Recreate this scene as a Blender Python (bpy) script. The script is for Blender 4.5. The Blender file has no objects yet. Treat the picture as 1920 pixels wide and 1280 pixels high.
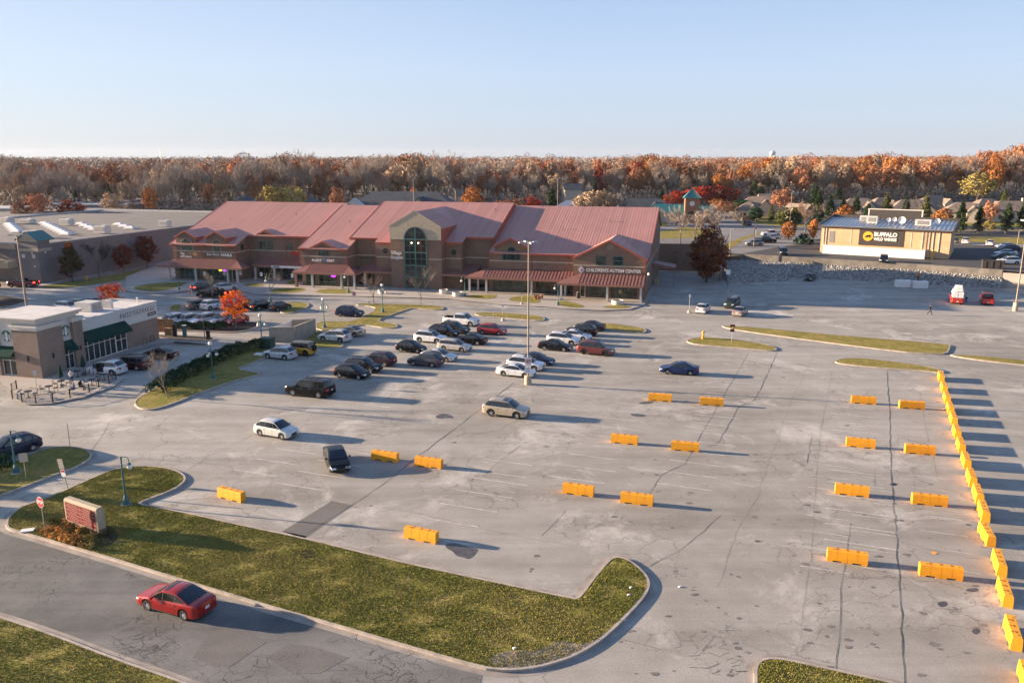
import bpy, bmesh, math, random
import numpy as np
from mathutils import Vector, Matrix
R = math.radians
random.seed(7)
S = bpy.context.scene
COL = S.collection

# ------------------------------------------------------------------ camera
HAZE = 0.000035                    # haze density per metre
EXPO = 1.95
SKY_GAIN = 1.0 / 2 ** 1.95             # so that the gradient below reads as the colours seen
CAM_H, F, HOR = 26.0, 1493.0, 294.0          # metres, focal length in photo pixels, horizon row
PITCH = math.atan((640 - HOR) / F)
cd = bpy.data.cameras.new('camera')
cd.sensor_width = 36.0
cd.lens = 36.0 * F / 1920
cd.clip_start, cd.clip_end = 0.5, 20000
cam = bpy.data.objects.new('camera', cd)
cam.location = (0, 0, CAM_H)
cam.rotation_euler = (R(90) - PITCH, 0, 0)
COL.objects.link(cam)
S.camera = cam

# ------------------------------------------------------------------ light
SUN_EL, SHADOW_DIR = 10.3, -11.4             # degrees; shadows run towards +x, slightly to the camera
w = bpy.data.worlds.new('World'); S.world = w; w.use_nodes = True
nt = w.node_tree
sky = nt.nodes.new('ShaderNodeTexSky'); sky.sky_type = 'NISHITA'; sky.sun_disc = False
sky.sun_elevation = R(SUN_EL)
sun_az = 180 + SHADOW_DIR                      # direction towards the sun, counter-clockwise from +x
sky.sun_rotation = R(90 - sun_az)
sky.air_density, sky.dust_density, sky.ozone_density = 1.0, 0.6, 3.0
bg = nt.nodes['Background']; bg.inputs[1].default_value = 0.15
# clear autumn air: the Nishita sky blended with a paler elevation gradient that whitens towards the sun
wt = nt.nodes.new('ShaderNodeTexCoord'); sx = nt.nodes.new('ShaderNodeSeparateXYZ'); nt.links.new(wt.outputs['Generated'], sx.inputs[0])
def wramp(stops):
    r_ = nt.nodes.new('ShaderNodeValToRGB'); e_ = r_.color_ramp.elements
    while len(e_) < len(stops): e_.new(0.5)
    for i_, (p_, c_) in enumerate(stops): e_[i_].position = p_; e_[i_].color = (*c_, 1)
    return r_
def srgb(c): return tuple(((v / 255 + .055) / 1.055) ** 2.4 for v in c)
gr = wramp([(0.0, srgb((198, 206, 219))), (0.035, srgb((200, 212, 231))), (0.10, srgb((196, 214, 240))), (0.177, srgb((180, 202, 236))), (0.45, srgb((130, 164, 214))), (1.0, srgb((84, 118, 176)))])
nt.links.new(sx.outputs['Z'], gr.inputs[0])
dt = nt.nodes.new('ShaderNodeVectorMath'); dt.operation = 'DOT_PRODUCT'; dt.inputs[1].default_value = (math.cos(R(sun_az)), math.sin(R(sun_az)), 0.1); nt.links.new(wt.outputs['Generated'], dt.inputs[0])
gl = wramp([(0.0, (0, 0, 0)), (1.0, srgb((150, 148, 146)))]); mr = nt.nodes.new('ShaderNodeMapRange'); mr.inputs['From Min'].default_value = 0.15; mr.inputs['From Max'].default_value = 1.05; nt.links.new(dt.outputs['Value'], mr.inputs['Value']); nt.links.new(mr.outputs[0], gl.inputs[0])
ad = nt.nodes.new('ShaderNodeMix'); ad.data_type = 'RGBA'; ad.blend_type = 'SCREEN'; ad.inputs[0].default_value = 1.0; nt.links.new(gr.outputs[0], ad.inputs[6]); nt.links.new(gl.outputs[0], ad.inputs[7])
sc_ = nt.nodes.new('ShaderNodeVectorMath'); sc_.operation = 'SCALE'; sc_.inputs['Scale'].default_value = SKY_GAIN / 0.15; nt.links.new(ad.outputs[2], sc_.inputs[0])
mx = nt.nodes.new('ShaderNodeMix'); mx.data_type = 'RGBA'; mx.inputs[0].default_value = 0.06; nt.links.new(sc_.outputs[0], mx.inputs[6]); nt.links.new(sky.outputs[0], mx.inputs[7]); nt.links.new(mx.outputs[2], bg.inputs[0])
sd = bpy.data.lights.new('sun', 'SUN'); sd.energy = 5.0; sd.angle = R(0.55); sd.color = (1.0, 0.76, 0.54)
sun = bpy.data.objects.new('sun', sd); COL.objects.link(sun)
sun.location = (-80, 60, 80)
dv = Vector((math.cos(R(sun_az)) * math.cos(R(SUN_EL)), math.sin(R(sun_az)) * math.cos(R(SUN_EL)), math.sin(R(SUN_EL))))
sun.rotation_euler = dv.to_track_quat('Z', 'Y').to_euler()
S.view_settings.view_transform = 'Standard'; S.view_settings.look = 'None'
S.view_settings.exposure = EXPO; S.view_settings.gamma = 1.0
try:
    S.cycles.max_bounces = 5; S.cycles.transparent_max_bounces = 6
    S.cycles.volume_bounces = 0
except Exception: pass

# ------------------------------------------------------------------ helpers
def ray(px, py):
    u, v = (px - 960) / F, (640 - py) / F
    return (u, math.cos(PITCH) + v * math.sin(PITCH), -math.sin(PITCH) + v * math.cos(PITCH))
def G(px, py, z=0.0):
    r = ray(px, py); t = (CAM_H - z) / -r[2]
    return Vector((r[0] * t, r[1] * t, z))
def at_dist(px, py, d):
    r = ray(px, py); t = d / r[1]
    return Vector((r[0] * t, d, CAM_H + r[2] * t))

def setp(o, label=None, cat=None, group=None, kind=None):
    if label: o['label'] = label
    if cat: o['category'] = cat
    if group: o['group'] = group
    if kind: o['kind'] = kind
    return o
def thing(name, label, cat, loc=(0, 0, 0), rz=0.0, group=None, kind=None):
    o = bpy.data.objects.new(name, None); COL.objects.link(o)
    o.location = loc; o.rotation_euler = (0, 0, rz); o.empty_display_size = 0.3
    return setp(o, label, cat, group, kind)
def mesh_obj(name, me, mats, parent=None):
    o = bpy.data.objects.new(name, me); COL.objects.link(o)
    if mats is not None:
        if not isinstance(mats, (list, tuple)): mats = [mats]
        if not me.materials:
            for m in mats: me.materials.append(m)
    if parent: o.parent = parent
    return o
def dup(o, parent=None):
    c = o.copy(); COL.objects.link(c)
    if parent: c.parent = parent
    for ch in o.children: dup(ch, c)
    return c

class MB:
    """collects polygons, then becomes one mesh object"""
    def __init__(s): s.v = []; s.f = []; s.m = []
    def add(s, vs, fs, mi=0):
        n = len(s.v); s.v += [tuple(v) for v in vs]; s.f += [tuple(i + n for i in f) for f in fs]; s.m += [mi] * len(fs)
        return s
    def box(s, c, d, rz=0.0, mi=0, top=1.0):
        cx, cy, cz = c; x, y, z = d[0] / 2, d[1] / 2, d[2] / 2
        vs = []
        for sz in (-1, 1):
            k = top if sz > 0 else 1.0
            for sx, sy in ((-1, -1), (1, -1), (1, 1), (-1, 1)):
                a, b = sx * x * k, sy * y * k
                vs.append((cx + a * math.cos(rz) - b * math.sin(rz), cy + a * math.sin(rz) + b * math.cos(rz), cz + sz * z))
        return s.add(vs, [(3, 2, 1, 0), (4, 5, 6, 7), (0, 1, 5, 4), (1, 2, 6, 5), (2, 3, 7, 6), (3, 0, 4, 7)], mi)
    def bb(s, x0, x1, y0, y1, z0, z1, mi=0):
        return s.box(((x0 + x1) / 2, (y0 + y1) / 2, (z0 + z1) / 2), (abs(x1 - x0), abs(y1 - y0), abs(z1 - z0)), 0, mi)
    def poly(s, pts, mi=0): return s.add(pts, [tuple(range(len(pts)))], mi)
    def prism_xz(s, pts, y0, y1, mi=0):          # polygon in x,z pushed along y
        n = len(pts); vs = [(x, y0, z) for x, z in pts] + [(x, y1, z) for x, z in pts]
        return s.add(vs, [tuple(range(n)), tuple(range(2 * n - 1, n - 1, -1))] + [((i + 1) % n, i, i + n, (i + 1) % n + n) for i in range(n)], mi)
    def prism_yz(s, pts, x0, x1, mi=0):
        n = len(pts); vs = [(x0, y, z) for y, z in pts] + [(x1, y, z) for y, z in pts]
        return s.add(vs, [tuple(range(n)), tuple(range(2 * n - 1, n - 1, -1))] + [((i + 1) % n, i, i + n, (i + 1) % n + n) for i in range(n)], mi)
    def prism(s, pts, z0, z1, mi=0):
        n = len(pts); vs = [(p[0], p[1], z0) for p in pts] + [(p[0], p[1], z1) for p in pts]
        return s.add(vs, [tuple(range(n - 1, -1, -1)), tuple(range(n, 2 * n))] + [(i, (i + 1) % n, (i + 1) % n + n, i + n) for i in range(n)], mi)
    def tube(s, path, rads, n=6, mi=0, cap=True):
        path = [Vector(p) for p in path]
        if not isinstance(rads, (list, tuple)): rads = [rads] * len(path)
        rings = []
        for i, p in enumerate(path):
            t = (path[min(i + 1, len(path) - 1)] - path[max(i - 1, 0)])
            if t.length < 1e-9: t = Vector((0, 0, 1))
            t.normalize(); a = t.cross(Vector((0, 0, 1)))
            if a.length < 0.05: a = t.cross(Vector((0, 1, 0)))
            a.normalize(); b = t.cross(a)
            rings.append([p + (a * math.cos(2 * math.pi * k / n) + b * math.sin(2 * math.pi * k / n)) * rads[i] for k in range(n)])
        vs = [v for r in rings for v in r]; fs = []
        for i in range(len(path) - 1):
            for k in range(n):
                fs.append((i * n + k, i * n + (k + 1) % n, (i + 1) * n + (k + 1) % n, (i + 1) * n + k))
        if cap: fs += [tuple(range(n - 1, -1, -1)), tuple((len(path) - 1) * n + k for k in range(n))]
        return s.add(vs, fs, mi)
    def lathe(s, prof, c=(0, 0, 0), n=14, mi=0, axis='z', cap=True):
        vs = []
        for r, z in prof:
            for k in range(n):
                a = 2 * math.pi * k / n
                if axis == 'z': vs.append((c[0] + r * math.cos(a), c[1] + r * math.sin(a), c[2] + z))
                else: vs.append((c[0] + r * math.cos(a), c[1] + z, c[2] + r * math.sin(a)))
        fs = []
        for i in range(len(prof) - 1):
            for k in range(n): fs.append((i * n + k, i * n + (k + 1) % n, (i + 1) * n + (k + 1) % n, (i + 1) * n + k))
        if cap: fs += [tuple(range(n)), tuple((len(prof) - 1) * n + k for k in range(n - 1, -1, -1))]
        return s.add(vs, fs, mi)
    def ball(s, c, r, n=10, mi=0, sq=1.0):
        return s.lathe([(max(r * math.sin(math.pi * i / n), 0.001), -r * sq * math.cos(math.pi * i / n)) for i in range(n + 1)], c, n + 2, mi)
    def mesh(s, name, smooth=None):
        me = bpy.data.meshes.new(name); me.from_pydata(s.v, [], s.f); me.polygons.foreach_set('material_index', s.m)
        bm = bmesh.new(); bm.from_mesh(me); bmesh.ops.recalc_face_normals(bm, faces=bm.faces); bm.to_mesh(me); bm.free()
        if smooth:
            me.polygons.foreach_set('use_smooth', [True] * len(me.polygons)); me.set_sharp_from_angle(angle=R(smooth))
        me.update(); return me
    def build(s, name, mats, parent=None, smooth=None, loc=None):
        o = mesh_obj(name, s.mesh(name, smooth), mats, parent)
        if loc is not None: o.location = loc
        return o

def np_mesh(name, verts, faces, mi=None, mats=(), flat=True):
    me = bpy.data.meshes.new(name); nv, nf, k = len(verts), len(faces), faces.shape[1]
    me.vertices.add(nv); me.vertices.foreach_set('co', np.asarray(verts, dtype=np.float32).ravel())
    me.loops.add(nf * k); me.loops.foreach_set('vertex_index', faces.astype(np.int32).ravel())
    me.polygons.add(nf); me.polygons.foreach_set('loop_start', np.arange(0, nf * k, k, dtype=np.int32))
    me.polygons.foreach_set('loop_total', np.full(nf, k, dtype=np.int32))
    for m in mats: me.materials.append(m)
    if mi is not None: me.polygons.foreach_set('material_index', mi.astype(np.int32))
    me.update(); me.validate()
    return me

# ------------------------------------------------------------------ materials
def mat(name, col, rough=0.7, metal=0.0, spec=0.5, coat=0.0, noise=0.0, nscale=3.0, bump=0.0, bscale=30.0, emit=None, estr=0.0, col2=None, detail=4.0, objcol=False):
    m = bpy.data.materials.new(name); m.use_nodes = True; t = m.node_tree; b = t.nodes['Principled BSDF']
    b.inputs['Base Color'].default_value = (*col, 1); b.inputs['Roughness'].default_value = rough
    b.inputs['Metallic'].default_value = metal; b.inputs['Specular IOR Level'].default_value = spec
    b.inputs['Coat Weight'].default_value = coat; b.inputs['Coat Roughness'].default_value = 0.08
    if emit: b.inputs['Emission Color'].default_value = (*emit, 1); b.inputs['Emission Strength'].default_value = estr
    if noise or col2 or bump:
        tc = t.nodes.new('ShaderNodeTexCoord')
    if noise or col2:
        n = t.nodes.new('ShaderNodeTexNoise'); n.inputs['Scale'].default_value = nscale; n.inputs['Detail'].default_value = detail
        t.links.new(tc.outputs['Object'], n.inputs['Vector'])
        r = t.nodes.new('ShaderNodeValToRGB')
        c2 = col2 or tuple(min(c * (1 + noise), 1) for c in col); c1 = col if col2 else tuple(c * (1 - noise) for c in col)
        r.color_ramp.elements[0].position = 0.32; r.color_ramp.elements[1].position = 0.68
        r.color_ramp.elements[0].color = (*c1, 1); r.color_ramp.elements[1].color = (*c2, 1)
        t.links.new(n.outputs['Fac'], r.inputs[0]); t.links.new(r.outputs[0], b.inputs['Base Color'])
    if bump:
        n2 = t.nodes.new('ShaderNodeTexNoise'); n2.inputs['Scale'].default_value = bscale; n2.inputs['Detail'].default_value = 3
        t.links.new(tc.outputs['Object'], n2.inputs['Vector'])
        bp = t.nodes.new('ShaderNodeBump'); bp.inputs['Strength'].default_value = bump; bp.inputs['Distance'].default_value = 0.05
        t.links.new(n2.outputs['Fac'], bp.inputs['Height']); t.links.new(bp.outputs[0], b.inputs['Normal'])
    return m

class NG:
    def __init__(s, name):
        s.m = bpy.data.materials.new(name); s.m.use_nodes = True; s.t = s.m.node_tree; s.b = s.t.nodes['Principled BSDF']
        s.tc = s.t.nodes.new('ShaderNodeTexCoord')
    def n(s, ty, **kw):
        x = s.t.nodes.new(ty)
        for k, v in kw.items():
            if k.startswith('_'): setattr(x, k[1:], v)
            else: x.inputs[k.replace('__', ' ')].default_value = v
        return x
    def l(s, a, b): s.t.links.new(a, b)
    def noise(s, scale, detail=4, rough=0.55, vec=None, dist=0.0):
        x = s.n('ShaderNodeTexNoise', Scale=scale, Detail=detail, Roughness=rough, Distortion=dist); s.l(vec or s.tc.outputs['Object'], x.inputs['Vector']); return x.outputs['Fac']
    def ramp(s, src, stops):
        x = s.t.nodes.new('ShaderNodeValToRGB'); e = x.color_ramp.elements
        while len(e) < len(stops): e.new(0.5)
        for i, (p, c) in enumerate(stops):
            e[i].position = p; e[i].color = (*c, 1) if isinstance(c, tuple) else (c, c, c, 1)
        s.l(src, x.inputs[0]); return x.outputs[0]
    def mix(s, fac, a, b, mode='MIX'):
        x = s.t.nodes.new('ShaderNodeMix'); x.data_type = 'RGBA'; x.blend_type = mode
        for i, v in ((0, fac), (6, a), (7, b)):
            if hasattr(v, 'is_linked') or hasattr(v, 'links'): s.l(v, x.inputs[i])
            elif i == 0: x.inputs[0].default_value = v
            else: x.inputs[i].default_value = (*v, 1) if isinstance(v, tuple) else (v, v, v, 1)
        return x.outputs[2]
    def math(s, op, a, b=0.0, clamp=False):
        x = s.t.nodes.new('ShaderNodeMath'); x.operation = op; x.use_clamp = clamp
        for i, v in ((0, a), (1, b)):
            if hasattr(v, 'links'): s.l(v, x.inputs[i])
            else: x.inputs[i].default_value = v
        return x.outputs[0]
    def mapping(s, rot=0.0, scale=(1, 1, 1), src=None):
        x = s.t.nodes.new('ShaderNodeMapping'); x.inputs['Rotation'].default_value = (0, 0, rot); x.inputs['Scale'].default_value = scale
        s.l(src or s.tc.outputs['Object'], x.inputs['Vector']); return x.outputs[0]
    def bump(s, h, strength=0.3, dist=0.05):
        x = s.t.nodes.new('ShaderNodeBump'); x.inputs['Strength'].default_value = strength; x.inputs['Distance'].default_value = dist
        s.l(h, x.inputs['Height']); s.l(x.outputs[0], s.b.inputs['Normal'])

def asphalt(name, dark, light, crack=0.6, cscale=0.16, streak=67.0, stain=0.0, fine=0.0, rough=0.9):
    g = NG(name)
    big = g.noise(0.035, 5, 0.6); mid = g.noise(0.35, 6, 0.65); tiny = g.noise(9.0, 3, 0.7)
    st = g.noise(1.0, 4, 0.6, g.mapping(R(-streak), (0.02, 0.42, 1)))
    f = g.math('ADD', g.math('MULTIPLY', big, 0.42), g.math('MULTIPLY', st, 0.34)); f = g.math('ADD', f, g.math('MULTIPLY', mid, 0.24))
    c = g.ramp(f, [(0.40, dark), (0.60, light)])
    c = g.mix(0.5, c, g.ramp(tiny, [(0.3, 0.36), (0.7, 0.66)]), 'OVERLAY')
    # cracks: edges of a warped Voronoi, only in places
    wv = g.t.nodes.new('ShaderNodeTexNoise'); wv.inputs['Scale'].default_value = 0.6; wv.inputs['Detail'].default_value = 5
    g.l(g.tc.outputs['Object'], wv.inputs['Vector'])
    vm = g.t.nodes.new('ShaderNodeVectorMath'); vm.operation = 'MULTIPLY_ADD'; vm.inputs[1].default_value = (3.2, 3.2, 0)
    g.l(wv.outputs['Color'], vm.inputs[0]); g.l(g.tc.outputs['Object'], vm.inputs[2])
    def cr(scale, width, lo, hi, nsc):
        v = g.n('ShaderNodeTexVoronoi', Scale=scale); v.feature = 'DISTANCE_TO_EDGE'; v.voronoi_dimensions = '2D'; g.l(vm.outputs[0], v.inputs['Vector'])
        e = g.ramp(v.outputs['Distance'], [(0.0, 1.0), (width * .4, 0.9), (width, 0.0)])
        return g.math('MULTIPLY', e, g.ramp(g.noise(nsc, 2), [(lo, 0.0), (hi, 1.0)]))
    k = g.math('MULTIPLY', cr(cscale, 0.007, 0.50, 0.62, 0.05), 0.8)
    if fine: k = g.math('MAXIMUM', k, g.math('MULTIPLY', cr(cscale * 5, 0.035, 0.50, 0.60, 0.11), fine))
    c = g.mix(g.math('MULTIPLY', k, crack), c, tuple(x * 0.28 for x in dark))
    if stain:
        sx = g.noise(0.11, 6, 0.72, dist=0.6); c = g.mix(g.math('MULTIPLY', g.ramp(sx, [(0.54, 0.0), (0.74, 1.0)]), stain), c, tuple(min(1, x * 1.75) for x in light))
        sp = g.noise(0.9, 3, 0.5); spm = g.math('MULTIPLY', g.ramp(sp, [(0.70, 0.0), (0.76, 1.0)]), 0.55)
        c = g.mix(spm, c, tuple(x * 0.5 for x in dark))
    g.l(c, g.b.inputs['Base Color']); g.b.inputs['Roughness'].default_value = rough; g.b.inputs['Specular IOR Level'].default_value = 0.25
    g.bump(g.noise(14.0, 3, 0.7), 0.5, 0.02)
    return g.m
def grass_mat(name, a, b, c3, dead=0.5):
    g = NG(name)
    f = g.noise(0.25, 6, 0.65); c = g.ramp(f, [(0.34, a), (0.62, b)])
    c = g.mix(g.math('MULTIPLY', g.ramp(g.noise(0.8, 6, 0.7), [(0.48, 0.0), (0.68, 1.0)]), dead), c, c3)
    c = g.mix(0.75, c, g.ramp(g.noise(5.0, 5, 0.75), [(0.32, 0.25), (0.68, 0.72)]), 'OVERLAY')
    g.l(c, g.b.inputs['Base Color']); g.b.inputs['Roughness'].default_value = 1.0; g.b.inputs['Specular IOR Level'].default_value = 0.1
    g.bump(g.noise(4.5, 5, 0.75), 1.0, 0.18)
    return g.m
def brick_mat(name, a, b, mortar, scale=1.0):
    g = NG(name)
    x = g.t.nodes.new('ShaderNodeTexBrick'); x.inputs['Scale'].default_value = 1.0
    x.inputs['Color1'].default_value = (*a, 1); x.inputs['Color2'].default_value = (*b, 1); x.inputs['Mortar'].default_value = (*mortar, 1)
    x.inputs['Brick Width'].default_value = 0.40 * scale; x.inputs['Row Height'].default_value = 0.14 * scale; x.inputs['Mortar Size'].default_value = 0.015 * scale
    sp = g.t.nodes.new('ShaderNodeSeparateXYZ'); g.l(g.tc.outputs['Object'], sp.inputs[0])
    cb = g.t.nodes.new('ShaderNodeCombineXYZ'); g.l(g.math('ADD', sp.outputs[0], sp.outputs[1]), cb.inputs[0]); g.l(sp.outputs[2], cb.inputs[1])
    g.l(cb.outputs[0], x.inputs['Vector'])
    c = g.mix(0.6, x.outputs['Color'], g.ramp(g.noise(0.5, 5, 0.7), [(0.3, 0.38), (0.7, 0.62)]), 'OVERLAY')
    g.l(c, g.b.inputs['Base Color']); g.b.inputs['Roughness'].default_value = 0.9
    return g.m

M = {}
M['lot'] = asphalt('worn_asphalt', (0.240, 0.223, 0.190), (0.400, 0.378, 0.334), 0.8, 0.10, 67, 0.75, 0.6)
M['road'] = asphalt('road_asphalt', (0.098, 0.098, 0.092), (0.225, 0.220, 0.205), 0.95, 0.20, -24, 0.2, 1.0)
M['patch'] = asphalt('patch_asphalt', (0.135, 0.127, 0.116), (0.195, 0.182, 0.165), 0.3, 0.1, 67)
M['dark_lot'] = asphalt('new_asphalt', (0.055, 0.054, 0.055), (0.085, 0.082, 0.080), 0.3, 0.1, 57, 0.1)
M['street_far'] = asphalt('street_asphalt', (0.16, 0.155, 0.15), (0.26, 0.25, 0.24), 0.2, 0.1, 57, 0.2)
M['concrete'] = asphalt('pale_concrete', (0.34, 0.300, 0.255), (0.44, 0.395, 0.34), 0.25, 0.12, 76, 0.15)
M['curb'] = mat('kerb_concrete', (0.40, 0.345, 0.285), 0.9, noise=0.22, nscale=1.3, bump=0.3, bscale=12)
M['gutter'] = mat('gutter_concrete', (0.30, 0.265, 0.225), 0.9, noise=0.25, nscale=0.7, bump=0.2, bscale=12)
M['grass'] = grass_mat('lawn_grass', (0.160, 0.165, 0.034), (0.255, 0.220, 0.060), (0.36, 0.265, 0.120), 0.65)
M['grass_dry'] = grass_mat('dry_lawn', (0.165, 0.155, 0.036), (0.27, 0.225, 0.065), (0.38, 0.285, 0.120), 0.7)
M['forest_floor'] = mat('leaf_litter', (0.085, 0.065, 0.045), 1.0, col2=(0.14, 0.115, 0.06), nscale=0.05, detail=8)
M['mulch'] = mat('bark_mulch', (0.028, 0.020, 0.015), 1.0, noise=0.5, nscale=5, bump=0.8, bscale=8)
M['dirt'] = mat('bare_dirt', (0.27, 0.22, 0.17), 1.0, noise=0.35, nscale=1.6, bump=0.6, bscale=6)
M['crack'] = mat('crack_tar', (0.075, 0.068, 0.060), 0.9, col2=(0.16, 0.148, 0.13), nscale=1.5)
M['wet'] = mat('damp_stain', (0.085, 0.078, 0.070), 0.45, noise=0.3, nscale=2)
M['stripe'] = mat('worn_white_paint', (0.36, 0.34, 0.31), 0.9, col2=(0.66, 0.63, 0.58), nscale=1.5)
M['brick'] = brick_mat('brown_brick', (0.172, 0.100, 0.066), (0.220, 0.132, 0.088), (0.20, 0.15, 0.12))
M['brick_tan'] = brick_mat('tan_brick', (0.205, 0.135, 0.098), (0.25, 0.170, 0.125), (0.28, 0.22, 0.18))
M['brick_grey'] = brick_mat('mauve_block', (0.165, 0.150, 0.150), (0.19, 0.172, 0.172), (0.18, 0.165, 0.165), 1.5)
M['block_tan'] = brick_mat('buff_block', (0.54, 0.335, 0.18), (0.62, 0.39, 0.215), (0.52, 0.36, 0.23), 1.4)
M['limestone'] = mat('pale_stone', (0.42, 0.35, 0.25), 0.85, noise=0.1, nscale=2)
M['fascia_red'] = mat('red_trim', (0.34, 0.075, 0.042), 0.5, noise=0.1)
def roof_mat(name, c, var=.14):
    g = NG(name); a = g.noise(1.0, 3, .6, g.mapping(0, (1.9, .015, .015))); f = g.noise(.12, 4, .6)
    k = g.math('ADD', g.math('MULTIPLY', a, .65), g.math('MULTIPLY', f, .35)); g.l(g.ramp(k, [(.38, tuple(x * (1 - var) for x in c)), (.62, tuple(x * (1 + var) for x in c))]), g.b.inputs['Base Color'])
    g.b.inputs['Roughness'].default_value = .5; return g.m
M['roof_red'] = roof_mat('red_standing_seam', (0.46, 0.228, 0.180))
M['canopy_roof'] = mat('maroon_seam', (0.235, 0.105, 0.085), 0.55, noise=0.12, nscale=0.6)
M['canopy_fascia'] = mat('brown_fascia', (0.27, 0.125, 0.085), 0.7, noise=0.08)
M['glass'] = mat('dark_glass', (0.012, 0.022, 0.022), 0.08, spec=0.8)
M['glass_lit'] = mat('shop_glass', (0.030, 0.045, 0.042), 0.12, spec=0.7, noise=0.9, nscale=0.7)
M['frame_teal'] = mat('teal_frame', (0.045, 0.125, 0.110), 0.5)
M['frame_dark'] = mat('dark_frame', (0.03, 0.035, 0.035), 0.5)
M['white'] = mat('white_paint', (0.74, 0.72, 0.69), 0.6, noise=0.04)
M['stucco'] = mat('pale_stucco', (0.56, 0.55, 0.51), 0.9, noise=0.05, nscale=1.5)
M['stucco2'] = mat('cream_cornice', (0.60, 0.55, 0.48), 0.85, noise=0.05)
M['green_awning'] = mat('green_canvas', (0.006, 0.042, 0.034), 0.9, noise=0.2, nscale=1, spec=.1)
M['teal_pole'] = mat('teal_enamel', (0.030, 0.125, 0.130), 0.4, noise=0.1)
M['globe'] = mat('milky_globe', (0.80, 0.74, 0.64), 0.35, spec=0.5)
M['steel'] = mat('galvanised_steel', (0.30, 0.29, 0.28), 0.5, metal=0.5, noise=0.1)
M['pole_bronze'] = mat('tan_pole', (0.25, 0.20, 0.15), 0.5, noise=0.08)
M['black'] = mat('black_metal', (0.012, 0.012, 0.013), 0.45)
M['rubber'] = mat('tyre_rubber', (0.014, 0.014, 0.015), 0.85)
M['under'] = mat('underbody_black', (0.008, 0.008, 0.008), 0.9)
M['alloy'] = mat('alloy_wheel', (0.50, 0.49, 0.47), 0.35, metal=0.15)
M['alloy_dark'] = mat('dark_alloy', (0.05, 0.05, 0.05), 0.35, metal=0.6)
M['car_glass'] = mat('tinted_glass', (0.010, 0.013, 0.016), 0.05, spec=0.9)
M['head'] = mat('headlamp_lens', (0.62, 0.64, 0.66), 0.12, spec=0.8)
M['tail'] = mat('tail_lamp_lens', (0.38, 0.012, 0.010), 0.2, spec=0.7)
M['tail_on'] = mat('brake_lamp_lit', (0.5, 0.02, 0.01), 0.3, emit=(1, 0.05, 0.02), estr=1.6)
M['plate'] = mat('plate', (0.62, 0.62, 0.60), 0.5)
g_ = NG('yellow_plastic'); oi_ = g_.n('ShaderNodeObjectInfo'); c_ = g_.ramp(g_.noise(1.4, 7, .7), [(.35, (.74, .31, .016)), (.62, (.92, .395, .010))])
sp_ = g_.t.nodes.new('ShaderNodeSeparateXYZ'); g_.l(g_.tc.outputs['Object'], sp_.inputs[0]); dz_ = g_.ramp(g_.math('ADD', sp_.outputs[2], g_.math('MULTIPLY', g_.noise(3.5, 5, .7), .35)), [(.14, 1.0), (.36, 0.0)])
c_ = g_.mix(g_.math('MULTIPLY', dz_, .45), c_, (.30, .16, .05)); c_ = g_.mix(g_.math('MULTIPLY', g_.ramp(g_.noise(6, 6, .75), [(.60, 0.0), (.72, 1.0)]), .35), c_, (.45, .25, .10))
hs_ = g_.t.nodes.new('ShaderNodeHueSaturation'); mp_ = g_.t.nodes.new('ShaderNodeMapRange'); mp_.inputs['To Min'].default_value = .84; mp_.inputs['To Max'].default_value = 1.06; g_.l(oi_.outputs['Random'], mp_.inputs['Value']); g_.l(mp_.outputs[0], hs_.inputs['Value']); g_.l(c_, hs_.inputs['Color']); g_.l(hs_.outputs[0], g_.b.inputs['Base Color']); g_.b.inputs['Roughness'].default_value = .5
M['barrier'] = g_.m
M['grille'] = mat('grille_black', (0.012, 0.012, 0.012), 0.4)
M['chrome'] = mat('chrome', (0.6, 0.6, 0.6), 0.15, metal=1.0)
M['trim_black'] = mat('plastic_trim', (0.02, 0.02, 0.02), 0.6)
M['barrier'] = mat('yellow_plastic', (0.90, 0.385, 0.010), 0.55, col2=(0.76, 0.33, 0.018), nscale=1.6, detail=8)
M['sign_red'] = mat('sign_red', (0.42, 0.012, 0.016), 0.5)
M['sign_maroon'] = mat('sign_maroon', (0.15, 0.009, 0.010), 0.5)
M['sign_back'] = mat('sign_back_metal', (0.36, 0.34, 0.31), 0.5, metal=0.3)
M['bark'] = mat('grey_bark', (0.125, 0.100, 0.080), 0.95, noise=0.3, nscale=3)
M['bark_pale'] = mat('pale_bark', (0.27, 0.22, 0.17), 0.95, noise=0.3, nscale=3)
M['roof_flat'] = mat('flat_roof_ballast', (0.110, 0.108, 0.108), 0.95, noise=0.22, nscale=0.25, detail=8)
M['roof_white'] = mat('white_membrane', (0.56, 0.54, 0.51), 0.8, noise=0.1, nscale=0.6)
M['hvac'] = mat('hvac_grey', (0.50, 0.49, 0.46), 0.6, noise=0.15, nscale=2)
M['teal_roof'] = mat('teal_metal_roof', (0.030, 0.16, 0.155), 0.45, noise=0.1)
M['slate'] = mat('slate_shingle', (0.065, 0.072, 0.082), 0.85, noise=0.2, nscale=0.6)
M['shingle'] = mat('brown_shingle', (0.20, 0.155, 0.120), 0.9, noise=0.2, nscale=0.8)
M['siding'] = mat('cream_siding', (0.50, 0.42, 0.32), 0.8, noise=0.05)
M['metal_roof'] = mat('grey_metal_roof', (0.33, 0.36, 0.40), 0.35, metal=0.5, noise=0.1)
M['wood'] = mat('cedar_boards', (0.36, 0.21, 0.10), 0.8, noise=0.25, nscale=3)
M['rock'] = mat('riprap_limestone', (0.13, 0.13, 0.125), 0.9, col2=(0.52, 0.50, 0.47), nscale=2.2)
M['sign_charcoal'] = mat('sign_charcoal', (0.045, 0.038, 0.033), 0.7)
M['sign_text'] = mat('sign_text', (.42, .25, .21), .6)
M['orange'] = mat('logo_orange', (0.85, 0.42, 0.03), 0.5)
M['neon_p'] = mat('neon_purple', (0.3, 0.02, 0.4), 0.5, emit=(0.55, 0.05, 0.8), estr=.45)
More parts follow.
